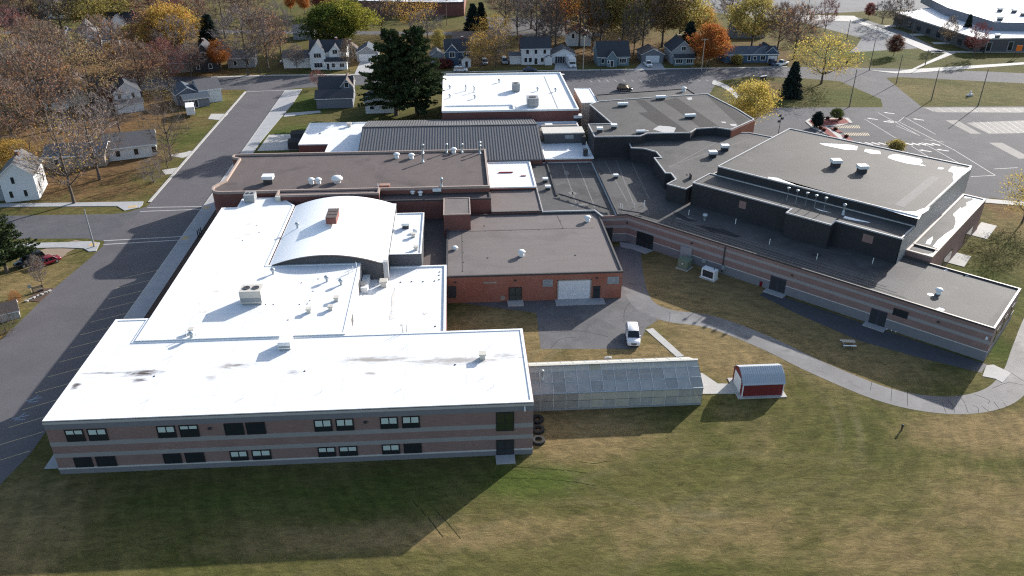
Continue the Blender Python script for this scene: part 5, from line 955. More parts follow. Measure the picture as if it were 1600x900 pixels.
def make_leafy(key, seed, R=.42, dens=1.0, k=16, sig=.055, size=.016, drop=.25, low=.28, trunk=.3, n3=420):
    rs = np.random.RandomState(seed); s0, s1, s2, s3, T = skeleton(rs, 1.0, R, trunk, 9, 55, n3, low)
    tv, tf_ = tubes_np(s0+s1, 6); bv, bf = tubes_np(s2, 3)
    keep = T[rs.uniform(size=len(T)) > drop]; lv, ln = leaves(rs, keep, int(k*dens), sig, size)
    P0 = np.array([a for a, b_, *_ in s3]); P1 = np.array([b_ for a, b_, *_ in s3]); rv, rn = ribbons(rs, P0, P1, .0022)
    TREES[key] = (np_mesh('trunk', [(tv, tf_, 0), (bv, bf, 0)], ['bark']), np_mesh('crown', [(lv, ln, 0), (rv, rn, 1)], ['leaf_gold', 'bark']))
def make_bare(key, seed, R=.42, n4=2600, w=.0016, few=0, low=.25, trunk=.26, tl=.075):
    rs = np.random.RandomState(seed); s0, s1, s2, s3, T = skeleton(rs, 1.0, R, trunk, 10, 70, 420, low)
    tv, tf_ = tubes_np(s0+s1, 6); bv, bf = tubes_np(s2, 3)
    P0 = np.array([a for a, b_, *_ in s3]); P1 = np.array([b_ for a, b_, *_ in s3]); rv, rn = ribbons(rs, P0, P1, .0028)
    i = rs.randint(0, len(T), n4); f = rs.uniform(.3, 1, (n4, 1)); A = P0[i]*(1-f)+P1[i]*f; out = A-np.array([0, 0, .45]); out /= np.linalg.norm(out, axis=1)[:, None]
    d = out+rs.normal(0, .55, (n4, 3))+np.array([0, 0, .45]); d /= np.linalg.norm(d, axis=1)[:, None]; B = A+d*rs.uniform(.4, 1.0, (n4, 1))*tl; qv, qn = ribbons(rs, A, B, w)
    parts = [(rv, rn, 1), (qv, qn, 1)]
    if few: lv, ln = leaves(rs, T[rs.uniform(size=len(T)) < .55], few, .045, .012); parts.insert(0, (lv, ln, 0))
    TREES[key] = (np_mesh('trunk', [(tv, tf_, 0), (bv, bf, 0)], ['bark']), np_mesh('crown', parts, ['leaf_brown', 'twig_grey']))
def make_spruce(key, seed, R=.2, layers=26, narrow=1.0):
    rs = np.random.RandomState(seed); tv, tf_ = tubes_np([(np.array([0, 0, 0.]), np.array([0, 0, .98]), .018, .003)], 7); C = []; A = []; B = []
    for i in range(layers):
        z = .06+.92*i/layers; r = R*(1-z)**.8*1.05+.012; n = int(9+14*(1-z))
        for j in range(n):
            t = rs.uniform(0, 6.28); rr = r*rs.uniform(.75, 1.12); e = np.array([rr*math.cos(t), rr*math.sin(t), z-.05*rr/R+rs.normal(0, .008)]); s_ = np.array([0, 0, z+.02])
            A.append(s_); B.append(e)
            for f in (.35, .55, .75, .92, 1.0): C.append(s_+(e-s_)*f+np.array([0, 0, -.012*f]))
    lv, ln = leaves(rs, np.array(C), 4, .014, .019); rv, rn = ribbons(rs, np.array(A), np.array(B), .003)
    TREES[key] = (np_mesh('trunk', [(tv, tf_, 0)], ['bark']), np_mesh('crown', [(lv, ln, 0), (rv, rn, 1)], ['needle', 'bark']))
def make_pine(key, seed, R=.3):
    rs = np.random.RandomState(seed); tr = [np.array([rs.normal(0, .005)*i, rs.normal(0, .005)*i, .98*i/7]) for i in range(8)]
    tv, tf_ = tubes_np([(tr[i], tr[i+1], .020*(1-i/8)+.003, .020*(1-(i+1)/8)+.003) for i in range(7)], 7); C = []; seg = []
    for i in range(21):
        z = .16+.82*i/20; r = R*(.5+.62*math.sin(min(1, (1-z)*1.45)*1.57))*(1-z*.6); n = 7 if z < .85 else 4
        for j in range(n):
            t = rs.uniform(0, 6.28); rr = r*rs.choice((.55, .75, .9, 1.0, 1.2)); e = np.array([rr*math.cos(t), rr*math.sin(t), z+rs.uniform(-.01, .05)]); s_ = np.array([0, 0, z-.025])
            seg.append((s_, e, .005, .0015)); side = np.array([-math.sin(t), math.cos(t), 0])
            for f in np.linspace(.3, 1.0, 8):
                c_ = s_+(e-s_)*f+np.array([0, 0, .010]); C.append(c_); sp = .07*(1.15-f)
                for q in (-1, 1):
                    if rs.uniform() < .8: C.append(c_+side*q*rs.uniform(.4, 1)*sp+(e-s_)*.08+np.array([0, 0, rs.uniform(0, .012)]))
    bv, bf = tubes_np(seg, 4); lv, ln = leaves(rs, np.array(C), 8, .011, .0145)
    TREES[key] = (np_mesh('trunk', [(tv, tf_, 0), (bv, bf, 0)], ['bark']), np_mesh('crown', [(lv, ln, 0)], ['needle']))
for i in range(4): make_leafy('leafy%d' % i, 11+i*7, R=(.46, .40, .50, .36)[i], k=27)
make_leafy('dense', 77, R=.50, k=34, drop=.24, size=.0155, n3=560, sig=.042); make_leafy('round', 91, R=.46, k=36, drop=.22, size=.0155, low=.17, n3=520, sig=.042)
for i in range(2): make_leafy('thin%d' % i, 41+i*9, R=(.52, .46)[i], k=13, drop=.38, size=.0135, sig=.055, trunk=.22, low=.22)
for i in range(4): make_bare('bare%d' % i, 141+i*5, R=(.46, .40, .52, .36)[i], few=(2, 7, 0, 4)[i], n4=5200)
make_bare('open0', 301, R=.46, n4=1500, w=.0014); make_bare('open1', 307, R=.42, n4=1500, w=.0014, few=2); make_bare('bush', 171, R=.62, trunk=.06, low=.05, n4=1800, w=.003, tl=.12); make_spruce('spruce', 5); make_spruce('spruce_slim', 6, .13); make_pine('pine', 9, .34); make_pine('pine2', 23, .38)
make_leafy('shrub', 191, R=.62, k=22, drop=.05, size=.05, sig=.09, low=.05, trunk=.05, n3=160); make_leafy('hedge', 195, R=.24, k=26, drop=.03, size=.03, sig=.045, low=.03, trunk=.05, n3=300)
def tree(kind, name, label, bx, by, ytop, leaf, twig=None, wpx=None, lean=0.0, rot=None, group=None, cat='tree', hgt=None):
    a = G(bx, by); H = hgt or height_at(bx, by, ytop); t = thing(name, label, cat, (a[0], a[1], 0), 0, group)
    tm, cm = TREES[kind]; base = {'leafy0': .46, 'leafy1': .40, 'leafy2': .50, 'leafy3': .36, 'dense': .5, 'round': .48, 'thin0': .52, 'thin1': .46, 'bare0': .46, 'bare1': .40, 'bare2': .52, 'bare3': .36, 'open0': .46, 'open1': .42, 'bush': .62, 'spruce': .2, 'spruce_slim': .13, 'pine': .34, 'pine2': .38, 'shrub': .62, 'hedge': .24}[kind]
    sx = H if wpx is None else wpx*mpp(bx, by)/2/base
    r = rot if rot is not None else (bx*12.9898+by*78.233) % 6.28
    for nm, me in (('trunk', tm), ('crown', cm)):
        o = inst(nm, me, t, a, r, (sx, sx, H), lean)
        if nm == 'crown':
            for i, mn in enumerate((leaf, twig or 'bark')):
                if i < len(o.material_slots) and mn: o.material_slots[i].link = 'OBJECT'; o.material_slots[i].material = MAT[mn]
    return t
TB = 'bare autumn trees'; TY_ = 'yellow and orange autumn trees'
# left neighbourhood
tree('pine', 'pine_tree', 'green pine at the left edge beside the black vehicle', 12, 426, 318, 'needle', wpx=88, lean=-.08)
tree('open1', 'bare_tree', 'large bare tree with forked trunk beside the pale gabled house', 116, 318, 178, 'leaf_gold', 'twig_brown', 112, group=TB)
tree('open1', 'bare_tree', 'bare dark-trunked tree in the leafy yard right of the forked one', 156, 281, 168, 'leaf_rust', 'twig_grey', 105, group=TB)
tree('bush', 'bare_shrub', 'bare many-stemmed shrub on the lawn beside the street', 240, 285, 247, 'leaf_brown', 'twig_grey', 42, cat='shrub')
tree('open0', 'bare_tree', 'bare grey tree by the west street kerb in front of corner house', 268, 250, 148, 'leaf_brown', 'twig_dark', 78, group=TB)
tree('bare0', 'bare_tree', 'small bare tree by the end wall of the long bungalow', 262, 262, 225, 'leaf_brown', 'twig_brown', 40, group=TB)
tree('leafy2', 'autumn_shrub', 'bright yellow bush behind the dark lean-to roof at left', 22, 262, 222, 'leaf_gold', None, 75, cat='shrub')
tree('open0', 'bare_tree', 'bare greyish tree left of the long bungalow roof', 148, 248, 140, 'leaf_brown', 'twig_grey', 95, group=TB)
tree('bare1', 'bare_tree', 'brownish bare tree at left edge above the yellow bush', 28, 240, 120, 'leaf_rust', 'twig_brown', 100, group=TB)
tree('bare1', 'bare_tree', 'big brown thinning tree in front of the cream house', 78, 205, 70, 'leaf_rust', 'twig_brown', 125, group=TB)
tree('open0', 'bare_tree', 'greyish bare tree behind the long bungalow ridge', 190, 215, 128, 'leaf_brown', 'twig_grey', 85, group=TB)
tree('thin0', 'autumn_tree', 'rust coloured tree in front of the dark slate-roofed house', 150, 172, 68, 'leaf_brown', None, 95, group=TY_)
tree('bare1', 'autumn_tree', 'rust-brown tree between porch house and yellow tree', 222, 150, 62, 'leaf_rust', 'twig_brown', 85, group=TY_)
tree('bare0', 'bare_tree', 'reddish bare tree above the porch house', 265, 140, 60, 'leaf_rust', 'twig_red', 70, group=TB)
tree('open1', 'bare_tree', 'dark olive-brown tree left of the corner house', 256, 172, 106, 'leaf_olive', 'twig_dark', 50, group=TB)
tree('dense', 'autumn_tree', 'large golden yellow tree upper left beside the brick house', 272, 100, 6, 'leaf_gold', None, 84, group=TY_)
tree('leafy0', 'autumn_tree', 'large olive yellow tree at the top left behind the brick house', 147, 50, -22, 'leaf_olive', None, 110, group=TY_)
tree('round', 'autumn_tree', 'small yellow tree right in front of the brick house', 212, 78, 38, 'leaf_olive', None, 48, group=TY_)
tree('leafy1', 'maple_tree', 'bright orange maple beside the black steep-roofed house', 346, 112, 62, 'leaf_orange', None, 34, group=TY_)
tree('spruce', 'spruce_tree', 'dark spruce behind the black steep-roofed house', 334, 92, 20, 'needle_blue', None, 46)
for i, q in enumerate(((388, 118, 10, 90, 'twig_grey', 'tall bare grey tree beside the corner at the back street'), (420, 112, 12, 70, 'twig_brown', 'bare brown tree right of the tall grey one'), (440, 92, 0, 55, 'twig_grey', 'slender bare tree left of the white farmhouse'), (300, 55, -25, 60, 'twig_red', 'dark reddish bare tree at the top left behind the yellow tree'), (352, 60, -30, 80, 'twig_brown', 'brown bare tree at the top above the orange maple'), (50, 60, -25, 85, 'twig_dark', 'dark bare tree at the top left by the white house'), (20, 90, 10, 90, 'twig_red', 'reddish bare tree at the left edge near the top'), (60, 130, 55, 80, 'twig_brown', 'brown bare tree below the red maple at left'), (10, 175, 80, 90, 'twig_brown', 'brown bare tree at the left edge in the middle of the woods'), (300, 120, 70, 50, 'twig_grey', 'bare grey tree left of the black house'), (40, 205, 140, 85, 'twig_dark', 'dark bare tree behind the yellow bush at left'), (240, 40, -28, 90, 'twig_red', 'red-brown bare tree at the top behind the brick house'), (395, 60, -20, 60, 'twig_brown', 'bare tree at the top left of the far orange trees'))):
    tree('bare%d' % (i % 4), 'bare_tree', q[5], q[0], q[1], q[2], 'leaf_rust' if i % 2 else 'leaf_brown', q[4], q[3], group=TB)
tree('leafy0', 'maple_tree', 'red maple at upper left below the white house', 78, 84, 46, 'leaf_red', None, 48, group=TY_)
tree('thin1', 'autumn_tree', 'pale yellow tree against the white gables at upper left', 122, 92, 50, 'leaf_olive', None, 38, group=TY_)
tree('leafy2', 'autumn_tree', 'small orange-yellow tree beside the dark slate-roofed house', 180, 168, 132, 'leaf_orange', None, 40, group=TY_)
tree('leafy1', 'autumn_tree', 'small golden tree at the lower right of the small grey garage', 178, 92, 66, 'leaf_gold', None, 26, group=TY_)
tree('leafy3', 'autumn_tree', 'olive tree at the left edge in the middle of the woods', 6, 130, 82, 'leaf_olive', None, 50, group=TY_)
# middle
tree('dense', 'green_tree', 'large rounded green and yellow tree behind the white farmhouse', 538, 76, 0, 'leaf_lime', None, 96)
tree('round', 'green_tree', 'dark green lower crown tree at left of the yellow-topped one', 518, 80, 6, 'leaf_green', None, 88)
tree('bare0', 'bare_tree', 'tall bare tree above the garage and the big pine', 597, 62, -42, 'leaf_brown', 'twig_dark', 75, group=TB)
tree('thin0', 'autumn_tree', 'golden yellow tree right of the tall bare tree at top centre', 642, 50, -18, 'leaf_gold', None, 82, group=TY_)
tree('bare2', 'bare_tree', 'bare grey tree directly above the big pine', 668, 62, 14, 'leaf_brown', 'twig_grey', 60, group=TB)
tree('pine', 'pine_tree', 'left one of two big dark pines behind the metal roof', 619, 180, 50, 'needle', None, 108); tree('pine2', 'pine_tree', 'right one of two big dark pines behind the metal roof', 652, 180, 48, 'needle', None, 112)
tree('bare0', 'bare_tree', 'small reddish bare tree at the corner of the green lawn', 497, 138, 109, 'leaf_rust', 'twig_red', 28, group=TB)
tree('bare3', 'bare_tree', 'slim bare street tree in front of the white farmhouse', 465, 112, 68, 'leaf_brown', 'twig_grey', 30, group=TB); tree('bare1', 'bare_tree', 'slim bare street tree right of the white farmhouse', 546, 112, 60, 'leaf_brown', 'twig_dark', 26, group=TB)
tree('spruce', 'spruce_tree', 'left one of two dark spruces above the dark blue house', 739, 50, 4, 'needle_blue', None, 30); tree('spruce', 'spruce_tree', 'right one of two dark spruces above the dark blue house', 752, 46, 2, 'needle_blue', None, 24)
tree('thin1', 'autumn_tree', 'yellow-leaved tree right beside the dark blue house', 752, 105, 52, 'leaf_gold', None, 50, group=TY_); tree('thin0', 'autumn_tree', 'gold tree behind the roof of the dark blue house', 772, 82, 22, 'leaf_gold', None, 66, group=TY_)
tree('bare1', 'bare_tree', 'pale-trunked thinning tree left of the colonial house', 775, 106, 40, 'leaf_gold', 'twig_grey', 40, group=TB); tree('leafy0', 'autumn_shrub', 'small yellow tree behind the pale blue shed', 686, 82, 46, 'leaf_olive', None, 22, cat='shrub')
tree('shrub', 'red_shrub', 'dark red shrub in front of the dark blue house', 694, 106, 92, 'leaf_red', None, 26, cat='shrub')
for i, q in enumerate(((808, 62, -30, 60, 'bare0', None, 'twig_dark', 'dark bare tree above the left side of the colonial house'), (838, 70, -35, 80, 'bare2', None, 'twig_grey', 'tall grey bare tree above the colonial house'), (868, 72, -30, 60, 'bare1', 'leaf_brown', 'twig_dark', 'tall dark tree right of the colonial house'), (905, 74, -32, 80, 'thin1', 'leaf_orange', None, 'orange-brown tall tree left of the cottage'), (938, 74, -34, 72, 'leafy3', 'leaf_brown', None, 'brown tall tree directly above the cottage'), (972, 76, -32, 76, 'leafy1', 'leaf_olive', None, 'olive yellow tall tree right of the cottage'), (1004, 74, -34, 70, 'bare0', 'leaf_rust', 'twig_brown', 'bare brown tall tree above the double garage'), (1034, 74, -34, 70, 'leafy3', 'leaf_brown', None, 'brown tall tree between the garage and the grey house'), (1060, 72, -32, 74, 'leafy0', 'leaf_olive', None, 'yellow-green tall tree above the pale grey gabled house'), (1096, 66, 8, 40, 'leafy2', 'leaf_gold', None, 'golden tree behind the orange maple'), (1140, 50, -30, 70, 'bare3', 'leaf_brown', 'twig_grey', 'bare grey tree behind the golden tree by the maple'), (884, 46, -34, 70, 'leafy3', 'leaf_gold', None, 'gold tree in the second row above the garage with camper'), (960, 44, -36, 80, 'bare1', 'leaf_rust', 'twig_brown', 'bare brown tree in the second row above the cottage'), (1020, 42, -36, 80, 'leafy1', 'leaf_brown', None, 'brown tree in the second row above the pickup'), (790, 40, -30, 70, 'bare1', 'leaf_rust', 'twig_brown', 'bare brown tree in the second row above the blue house'), (700, 20, -40, 60, 'bare2', None, 'twig_grey', 'bare grey tree at the top right of the brick hall'), (830, 45, -30, 70, 'bare3', 'leaf_rust', 'twig_brown', 'brown bare tree in the second row above the colonial house'), (925, 82, -6, 56, 'bare2', None, 'twig_dark', 'dark bare tree between the garage and the cottage'), (990, 86, 0, 54, 'bare0', None, 'twig_dark', 'dark bare tree right behind the cottage'), (860, 86, 0, 50, 'bare3', 'leaf_rust', 'twig_dark', 'dark bare tree behind the garage with the camper'), (1075, 84, 32, 36, 'spruce', 'needle_blue', None, 'dark evergreen between grey house and orange maple'))):
    tree(q[4], 'tall_tree', q[7], q[0], q[1], q[2], q[5] or 'leaf_brown', q[6], q[3], group='tall trees behind the street houses')
tree('round', 'maple_tree', 'round orange maple between the grey gabled house and the ranch house', 1107, 102, 37, 'leaf_orange', None, 62, group=TY_)
tree('leafy0', 'autumn_tree', 'yellow tree with dark trunk above the ranch house', 1174, 74, -6, 'leaf_olive', None, 84, group=TY_)
tree('bare3', 'bare_tree', 'tall brown bare tree right of the ranch house', 1214, 82, 2, 'leaf_rust', 'twig_brown', 56, group=TB); tree('bare1', 'bare_tree', 'broad brown bare tree behind the dark spruce', 1240, 92, 4, 'leaf_rust', 'twig_brown', 66, group=TB)
tree('thin0', 'willow_tree', 'spreading yellow tree with visible limbs on the grass island', 1283, 131, 55, 'leaf_yellow', None, 104, group=TY_); tree('spruce', 'spruce_tree', 'dark cone-shaped spruce on the grass island', 1235, 152, 94, 'needle_blue', None, 34)
tree('leafy2', 'autumn_tree', 'bright yellow tree at the right corner of the auditorium', 1172, 206, 128, 'leaf_yellow', None, 70, group=TY_)
tree('shrub', 'shrub', 'clipped pale shrub in front of the ranch house', 1151, 100, 86, 'leaf_olive', None, 18, cat='shrub')
# right
tree('bare0', 'bare_tree', 'reddish bare tree by the far parking lot', 1288, 54, -6, 'leaf_red', 'twig_red', 34, group=TB); tree('round', 'maple_tree', 'small dark red tree at the far lot edge', 1357, 28, 4, 'leaf_red', None, 16, group=TY_)
tree('bare2', 'bare_tree', 'bare dark tree on the far school lawn left', 1378, 37, 0, None, 'twig_dark', 40, group=TB); tree('bare0', 'bare_tree', 'bare tree touching the far school roof', 1400, 44, -6, None, 'twig_dark', 46, group=TB)
tree('round', 'maple_tree', 'round dark maroon-green tree on the middle lawn', 1396, 87, 54, 'leaf_darkred', None, 27); tree('spruce', 'spruce_tree', 'slim dark spruce in front of the far school', 1507, 62, 21, 'needle_blue', None, 18)
tree('bare3', 'bare_tree', 'bare red-twigged tree in front of the far school', 1521, 89, 34, 'leaf_red', 'twig_red', 32, group=TB); tree('leafy2', 'red_shrub', 'dark red bushy tree against the far school wall', 1516, 80, 58, 'leaf_red', None, 24, cat='shrub'); tree('bare1', 'bare_tree', 'small bare tree left of the slim spruce', 1478, 73, 26, None, 'twig_dark', 26, group=TB)
tree('leafy3', 'maple_tree', 'red tree at the top edge left of the far school', 1458, 16, -12, 'leaf_red', None, 26, group=TY_)
tree('hedge', 'arborvitae', 'dark columnar evergreen in the red mulch island', 1276, 199, 175, 'needle_blue', None, 15, cat='shrub'); tree('round', 'small_tree', 'small round green tree in the red mulch island', 1306, 187.5, 169, 'leaf_green', None, 21)
for i, q in enumerate(((1293, 186.5), (1313, 187), (1282, 202), (1287, 205), (1305, 203.5), (1322, 215))): tree('shrub', 'low_shrub', ['low shrub left of the small green tree', 'low shrub right of the small green tree', 'upper low shrub in the lower mulch strip', 'lower low shrub in the lower mulch strip', 'low shrub in the upper small mulch diamond', 'low shrub in the lower small mulch diamond'][i], *q, 0, 'leaf_darkred', None, 6, cat='shrub', hgt=.8, group='low shrubs in the mulch island')
tree('shrub', 'shrub', 'yellow-green bush by the car park behind the fieldhouse roof', 1399, 237, 219, 'leaf_olive', None, 24, cat='shrub')
tree('thin1', 'autumn_tree', 'yellow tree at the right edge beside the car park', 1597, 348, 266, 'leaf_yellow', None, 76, group=TY_)
for i, q in enumerate(((455, 22, -16, 18, 'leaf_orange', 'left one of two orange trees at the top'), (476, 22, -12, 20, 'leaf_orange', 'right one of two orange trees at the top'), (510, 26, -20, 44, 'leaf_red', 'dull red tree at the top behind the big green tree'))): tree('leafy3', 'autumn_tree', q[5], q[0], q[1], q[2], q[4], None, q[3], group=TY_)
tree('thin1', 'yard_shrub', 'orange-leaved shrub by the small stone shelter at lower left', 27, 478, 455, 'leaf_orange', None, 20, cat='shrub'); tree('bare3', 'yard_sapling', 'bare sapling beside the red car at left', 68, 452, 398, None, 'twig_grey', 26)
tree('bush', 'bare_shrub', 'dark bare bush at the left edge below the stone shelter', 10, 520, 485, None, 'twig_dark', 45, cat='shrub')

rw_ = random.Random(8)
for i, (px_, py_, k_, lf, tw, ex) in enumerate(((30, 60, 'bare1', 'leaf_rust', 'twig_brown', 'behind the blue-grey house at the top left corner'), (20, 150, 'thin1', 'leaf_brown', None, 'brown-leaved at the left edge above the pine'), (65, 112, 'bare1', 'leaf_rust', 'twig_brown', 'rust-leaved above the small hidden white house'), (100, 155, 'bare3', 'leaf_brown', 'twig_brown', 'directly left of the cream house'), (172, 128, 'bare1', 'leaf_rust', 'twig_brown', 'above the dark slate-roofed house'), (55, 185, 'bare0', 'leaf_brown', 'twig_grey', 'greyish and below the small hidden white house'), (240, 105, 'thin1', 'leaf_rust', None, 'rust-leaved below the golden yellow tree'), (285, 110, 'bare2', None, 'twig_grey', 'grey and left of the black steep-roofed house'), (0, 195, 'bare1', 'leaf_rust', 'twig_brown', 'at the left edge above the yellow bush'), (265, 30, 'bare0', None, 'twig_red', 'red-twigged at the top above the golden yellow tree'), (380, 40, 'bare1', 'leaf_rust', 'twig_brown', 'at the top above the tall grey street tree'), (100, 60, 'bare3', 'leaf_brown', 'twig_dark', 'left of the olive yellow tree'))):
    tree(k_, 'wood_tree', 'tree in the wooded yards, '+ex, px_, py_, py_-rw_.uniform(.34, .42)*(py_+140), lf or 'leaf_brown', tw, rw_.uniform(66, 90)*(.62+py_/300), group='trees of the wooded yards')
# ---------------------------------------------------------------- vehicles
def loft(secs, cap=True):
    """secs: list of (y, [(x,z)...]) rings"""
    m_ = M(); n = len(secs[0][1]); v = [(x, y, z) for y, r in secs for x, z in r]
    f = [(k*n+i, k*n+(i+1) % n, (k+1)*n+(i+1) % n, (k+1)*n+i) for k in range(len(secs)-1) for i in range(n)]
    m_.add(v, f)
    if cap: m_.face(v[:n]); m_.face(v[-n:][::-1])
    return m_
def vehicle(name, label, cat, px, py, rot, L, W, H, paint, kind='suv', group='parked vehicles'):
    """front towards local -y, at the middle of the footprint"""
    a = G(px, py); t = thing(name, label, cat, (a[0], a[1], 0.06), rot, group); hw = W/2; h = L/2
    def ring_(w_, zb, zt, b=.1): return [(-w_+b*.4, zb), (w_-b*.4, zb), (w_, zb+b), (w_, zt-b), (w_-b, zt), (-w_+b, zt), (-w_, zt-b), (-w_, zb+b)]
    belt = {'suv': .98, 'sedan': .82, 'pickup': 1.02, 'van': 1.1, 'camper': 1.15}[kind]
    hood = {'suv': .24, 'sedan': .26, 'pickup': .25, 'van': .14, 'camper': .17}[kind]
    body = [(-h, ring_(hw*.86, .4, belt*.72)), (-h+.12, ring_(hw*.95, .3, belt*.86)), (-h+L*hood*.6, ring_(hw, .27, belt*.97)), (-h+L*hood, ring_(hw, .27, belt)), (h-L*.12, ring_(hw, .27, belt)), (h-.1, ring_(hw*.96, .3, belt*.97)), (h, ring_(hw*.88, .42, belt*.85))]
    bo = obj('body', loft(body), paint, t, True, local=True)
    roofz = H; c0 = -h+L*hood
    c1 = {'suv': h-.12, 'sedan': h-L*.16, 'pickup': .35, 'van': h-.08, 'camper': h-.05}[kind]
    rk = {'suv': (.85, .3), 'sedan': (.75, .6), 'pickup': (.6, .15), 'van': (.7, .08), 'camper': (.5, .05)}[kind]
    def cab(y, z, w_): return (y, [(-w_, z[0]), (w_, z[0]), (w_*.86, z[1]), (-w_*.86, z[1])])
    gl = M(); rw = hw*.8; bw = hw*.95
    A = [(-bw, c0, belt-.02), (bw, c0, belt-.02), (bw, c1, belt-.02), (-bw, c1, belt-.02)]; B = [(-rw, c0+rk[0], roofz-.06), (rw, c0+rk[0], roofz-.06), (rw, c1-rk[1], roofz-.06), (-rw, c1-rk[1], roofz-.06)]
    gl.add(A+B, [(0, 1, 5, 4), (1, 2, 6, 5), (2, 3, 7, 6), (3, 0, 4, 7)]); g_ = obj('windows', gl, 'car_glass', t, local=True)
    y0, y1 = c0+rk[0]-.08, c1-rk[1]+.05
    obj('roof', loft([(y0, ring_(rw*.94, roofz-.09, roofz-.03, .03)), (y0+.2, ring_(rw+.03, roofz-.1, roofz+.02, .05)), (y1-.2, ring_(rw+.03, roofz-.1, roofz+.02, .05)), (y1, ring_(rw*.94, roofz-.09, roofz-.03, .03))]), paint, t, True, local=True)
    for sx in (-1, 1):                       # pillars
        for (ya, yb) in ((c0, c0+rk[0]), (c0+(c1-c0)*.42, c0+(c1-c0)*.42), (c0+(c1-c0)*.72, c0+(c1-c0)*.70), (c1, c1-rk[1])): obj('pillar', M().tube((sx*(bw+.01), ya, belt-.03), (sx*(rw+.02), yb, roofz-.05), .05, .045, 5), paint, t, local=True)
        obj('headlight', M().box(sx*hw*.62-.2, -h+.02, belt*.6, sx*hw*.62+.2, -h+.2, belt*.76), 'light_lens', t, local=True); obj('tail_light', M().box(sx*hw*.78-.1, h-.12, belt*.6, sx*hw*.78+.1, h+.02, belt*.92), 'tail_lens', t, local=True)
        obj('mirror', M().box(sx*(hw+.02)-.1, c0+.35, belt, sx*(hw+.02)+.1, c0+.5, belt+.18), paint, t, local=True)
        for yy in (-h+L*.19, h-L*.2):
            o = obj('wheel', M().tube((sx*(hw-.24), yy, .29), (sx*(hw+.01), yy, .29), .35, .35, 16), 'rubber', t, local=True)
            obj('rim', M().tube((sx*(hw-.02), yy, .29), (sx*(hw+.025), yy, .29), .21, .19, 12), 'car_silver', o, local=True)
    obj('grille', M().box(-hw*.42, -h-.015, belt*.55, hw*.42, -h+.1, belt*.76), 'metal_dark', t, local=True); obj('bumper', M().box(-hw*.86, -h-.05, .36, hw*.86, -h+.12, .52), paint, t, local=True); obj('licence_plate', M().box(-.25, -h-.07, .42, .25, -h-.05, .53), 'metal_grey', t, local=True)
    if kind == 'suv':
        for sx in (-1, 1): obj('roof_rail', M().tube((sx*rw*.9, y0+.3, roofz+.06), (sx*rw*.9, y1-.3, roofz+.06), .03, .03, 6), paint, t, local=True)
    if kind == 'pickup': obj('cargo_bed', M().box(-hw*.82, .5, belt, hw*.82, h-.15, belt+.012), 'metal_dark', t, local=True)
    if kind == 'camper': obj('coach_body', M().box(-hw*1.05, -h+L*.3, .7, hw*1.05, h, H+.45).box(-hw*1.0, -h+L*.12, 1.9, hw*1.0, -h+L*.31, H+.4), paint, t, local=True); obj('roof_vent', M().box(-.4, 0, H+.45, .4, .8, H+.65), paint, t, local=True)
    return t
vehicle('suv', 'white SUV parked on the service yard asphalt facing the camera', 'car', 988, 530, -.12, 4.9, 1.95, 1.8, 'car_white')
vehicle('suv', 'black SUV on the gravel drive at the left edge', 'car', 48, 412, 2.45-math.pi, 5.0, 1.95, 1.8, 'car_black'); vehicle('sedan', 'dark red car parked beside the black SUV', 'car', 74, 413, 2.45-math.pi, 4.6, 1.8, 1.4, 'car_red', 'sedan')
vehicle('camper_van', 'white camper van in the drive of the open garage', 'van', 892, 103, .08, 7.5, 2.3, 2.6, 'car_white', 'camper'); vehicle('pickup_truck', 'white pickup truck in front of the grey double garage', 'truck', 1012, 103, .05, 5.6, 2.0, 1.85, 'car_white', 'pickup')
vehicle('sedan', 'dark car at the kerb below the colonial house', 'car', 828, 111.5, 1.55, 4.6, 1.8, 1.45, 'car_blue', 'sedan'); vehicle('suv', 'white car at the kerb below the dark blue house', 'car', 720, 112, 1.55, 4.8, 1.9, 1.7, 'car_white')
vehicle('suv', 'dark vehicle parked behind the auditorium roof', 'car', 976, 141.5, 1.2, 4.8, 1.9, 1.8, 'car_black'); vehicle('suv', 'silver SUV in the drive right of the dark blue house', 'car', 757, 100, .1, 4.8, 1.9, 1.75, 'car_silver'); vehicle('van', 'dark van with pale roof in the drive left of the colonial house', 'van', 788, 99, .1, 5.2, 2.0, 2.1, 'car_silver', 'van')
vehicle('pickup_truck', 'white pickup at the right end of the blue ranch house', 'truck', 1222, 102, -.9, 5.6, 2.0, 1.85, 'car_white', 'pickup'); vehicle('suv', 'dark blue SUV beside the ranch house garage', 'car', 1207, 102, .0, 4.8, 1.9, 1.8, 'car_blue'); vehicle('sedan', 'silver car beside the white farmhouse', 'car', 448, 99, 1.5, 4.6, 1.8, 1.45, 'car_silver', 'sedan')
vehicle('sedan', 'dark car under the carport of the corner house', 'car', 314, 163, 1.7, 4.6, 1.8, 1.45, 'car_black', 'sedan')
t = thing('covered_trailer', 'white covered trailer in the corner house drive', 'trailer', (*G(299, 179)[:2], 0), .3)
obj('box_body', M().obox((0, 0, .6), (2.2, 5.2, 2.1)), 'car_white', t, local=True); obj('roof', M().obox((0, 0, 2.7), (2.3, 5.3, .08)), 'trim_white', t, local=True); obj('tow_bar', M().box(-.06, -4.0, .5, .06, -2.6, .62), 'metal_dark', t, local=True)
for sx in (-1.1, 1.1): obj('wheel', M().tube((sx-.1, .2, .34), (sx+.1, .2, .34), .34, .34, 12), 'rubber', t, local=True)

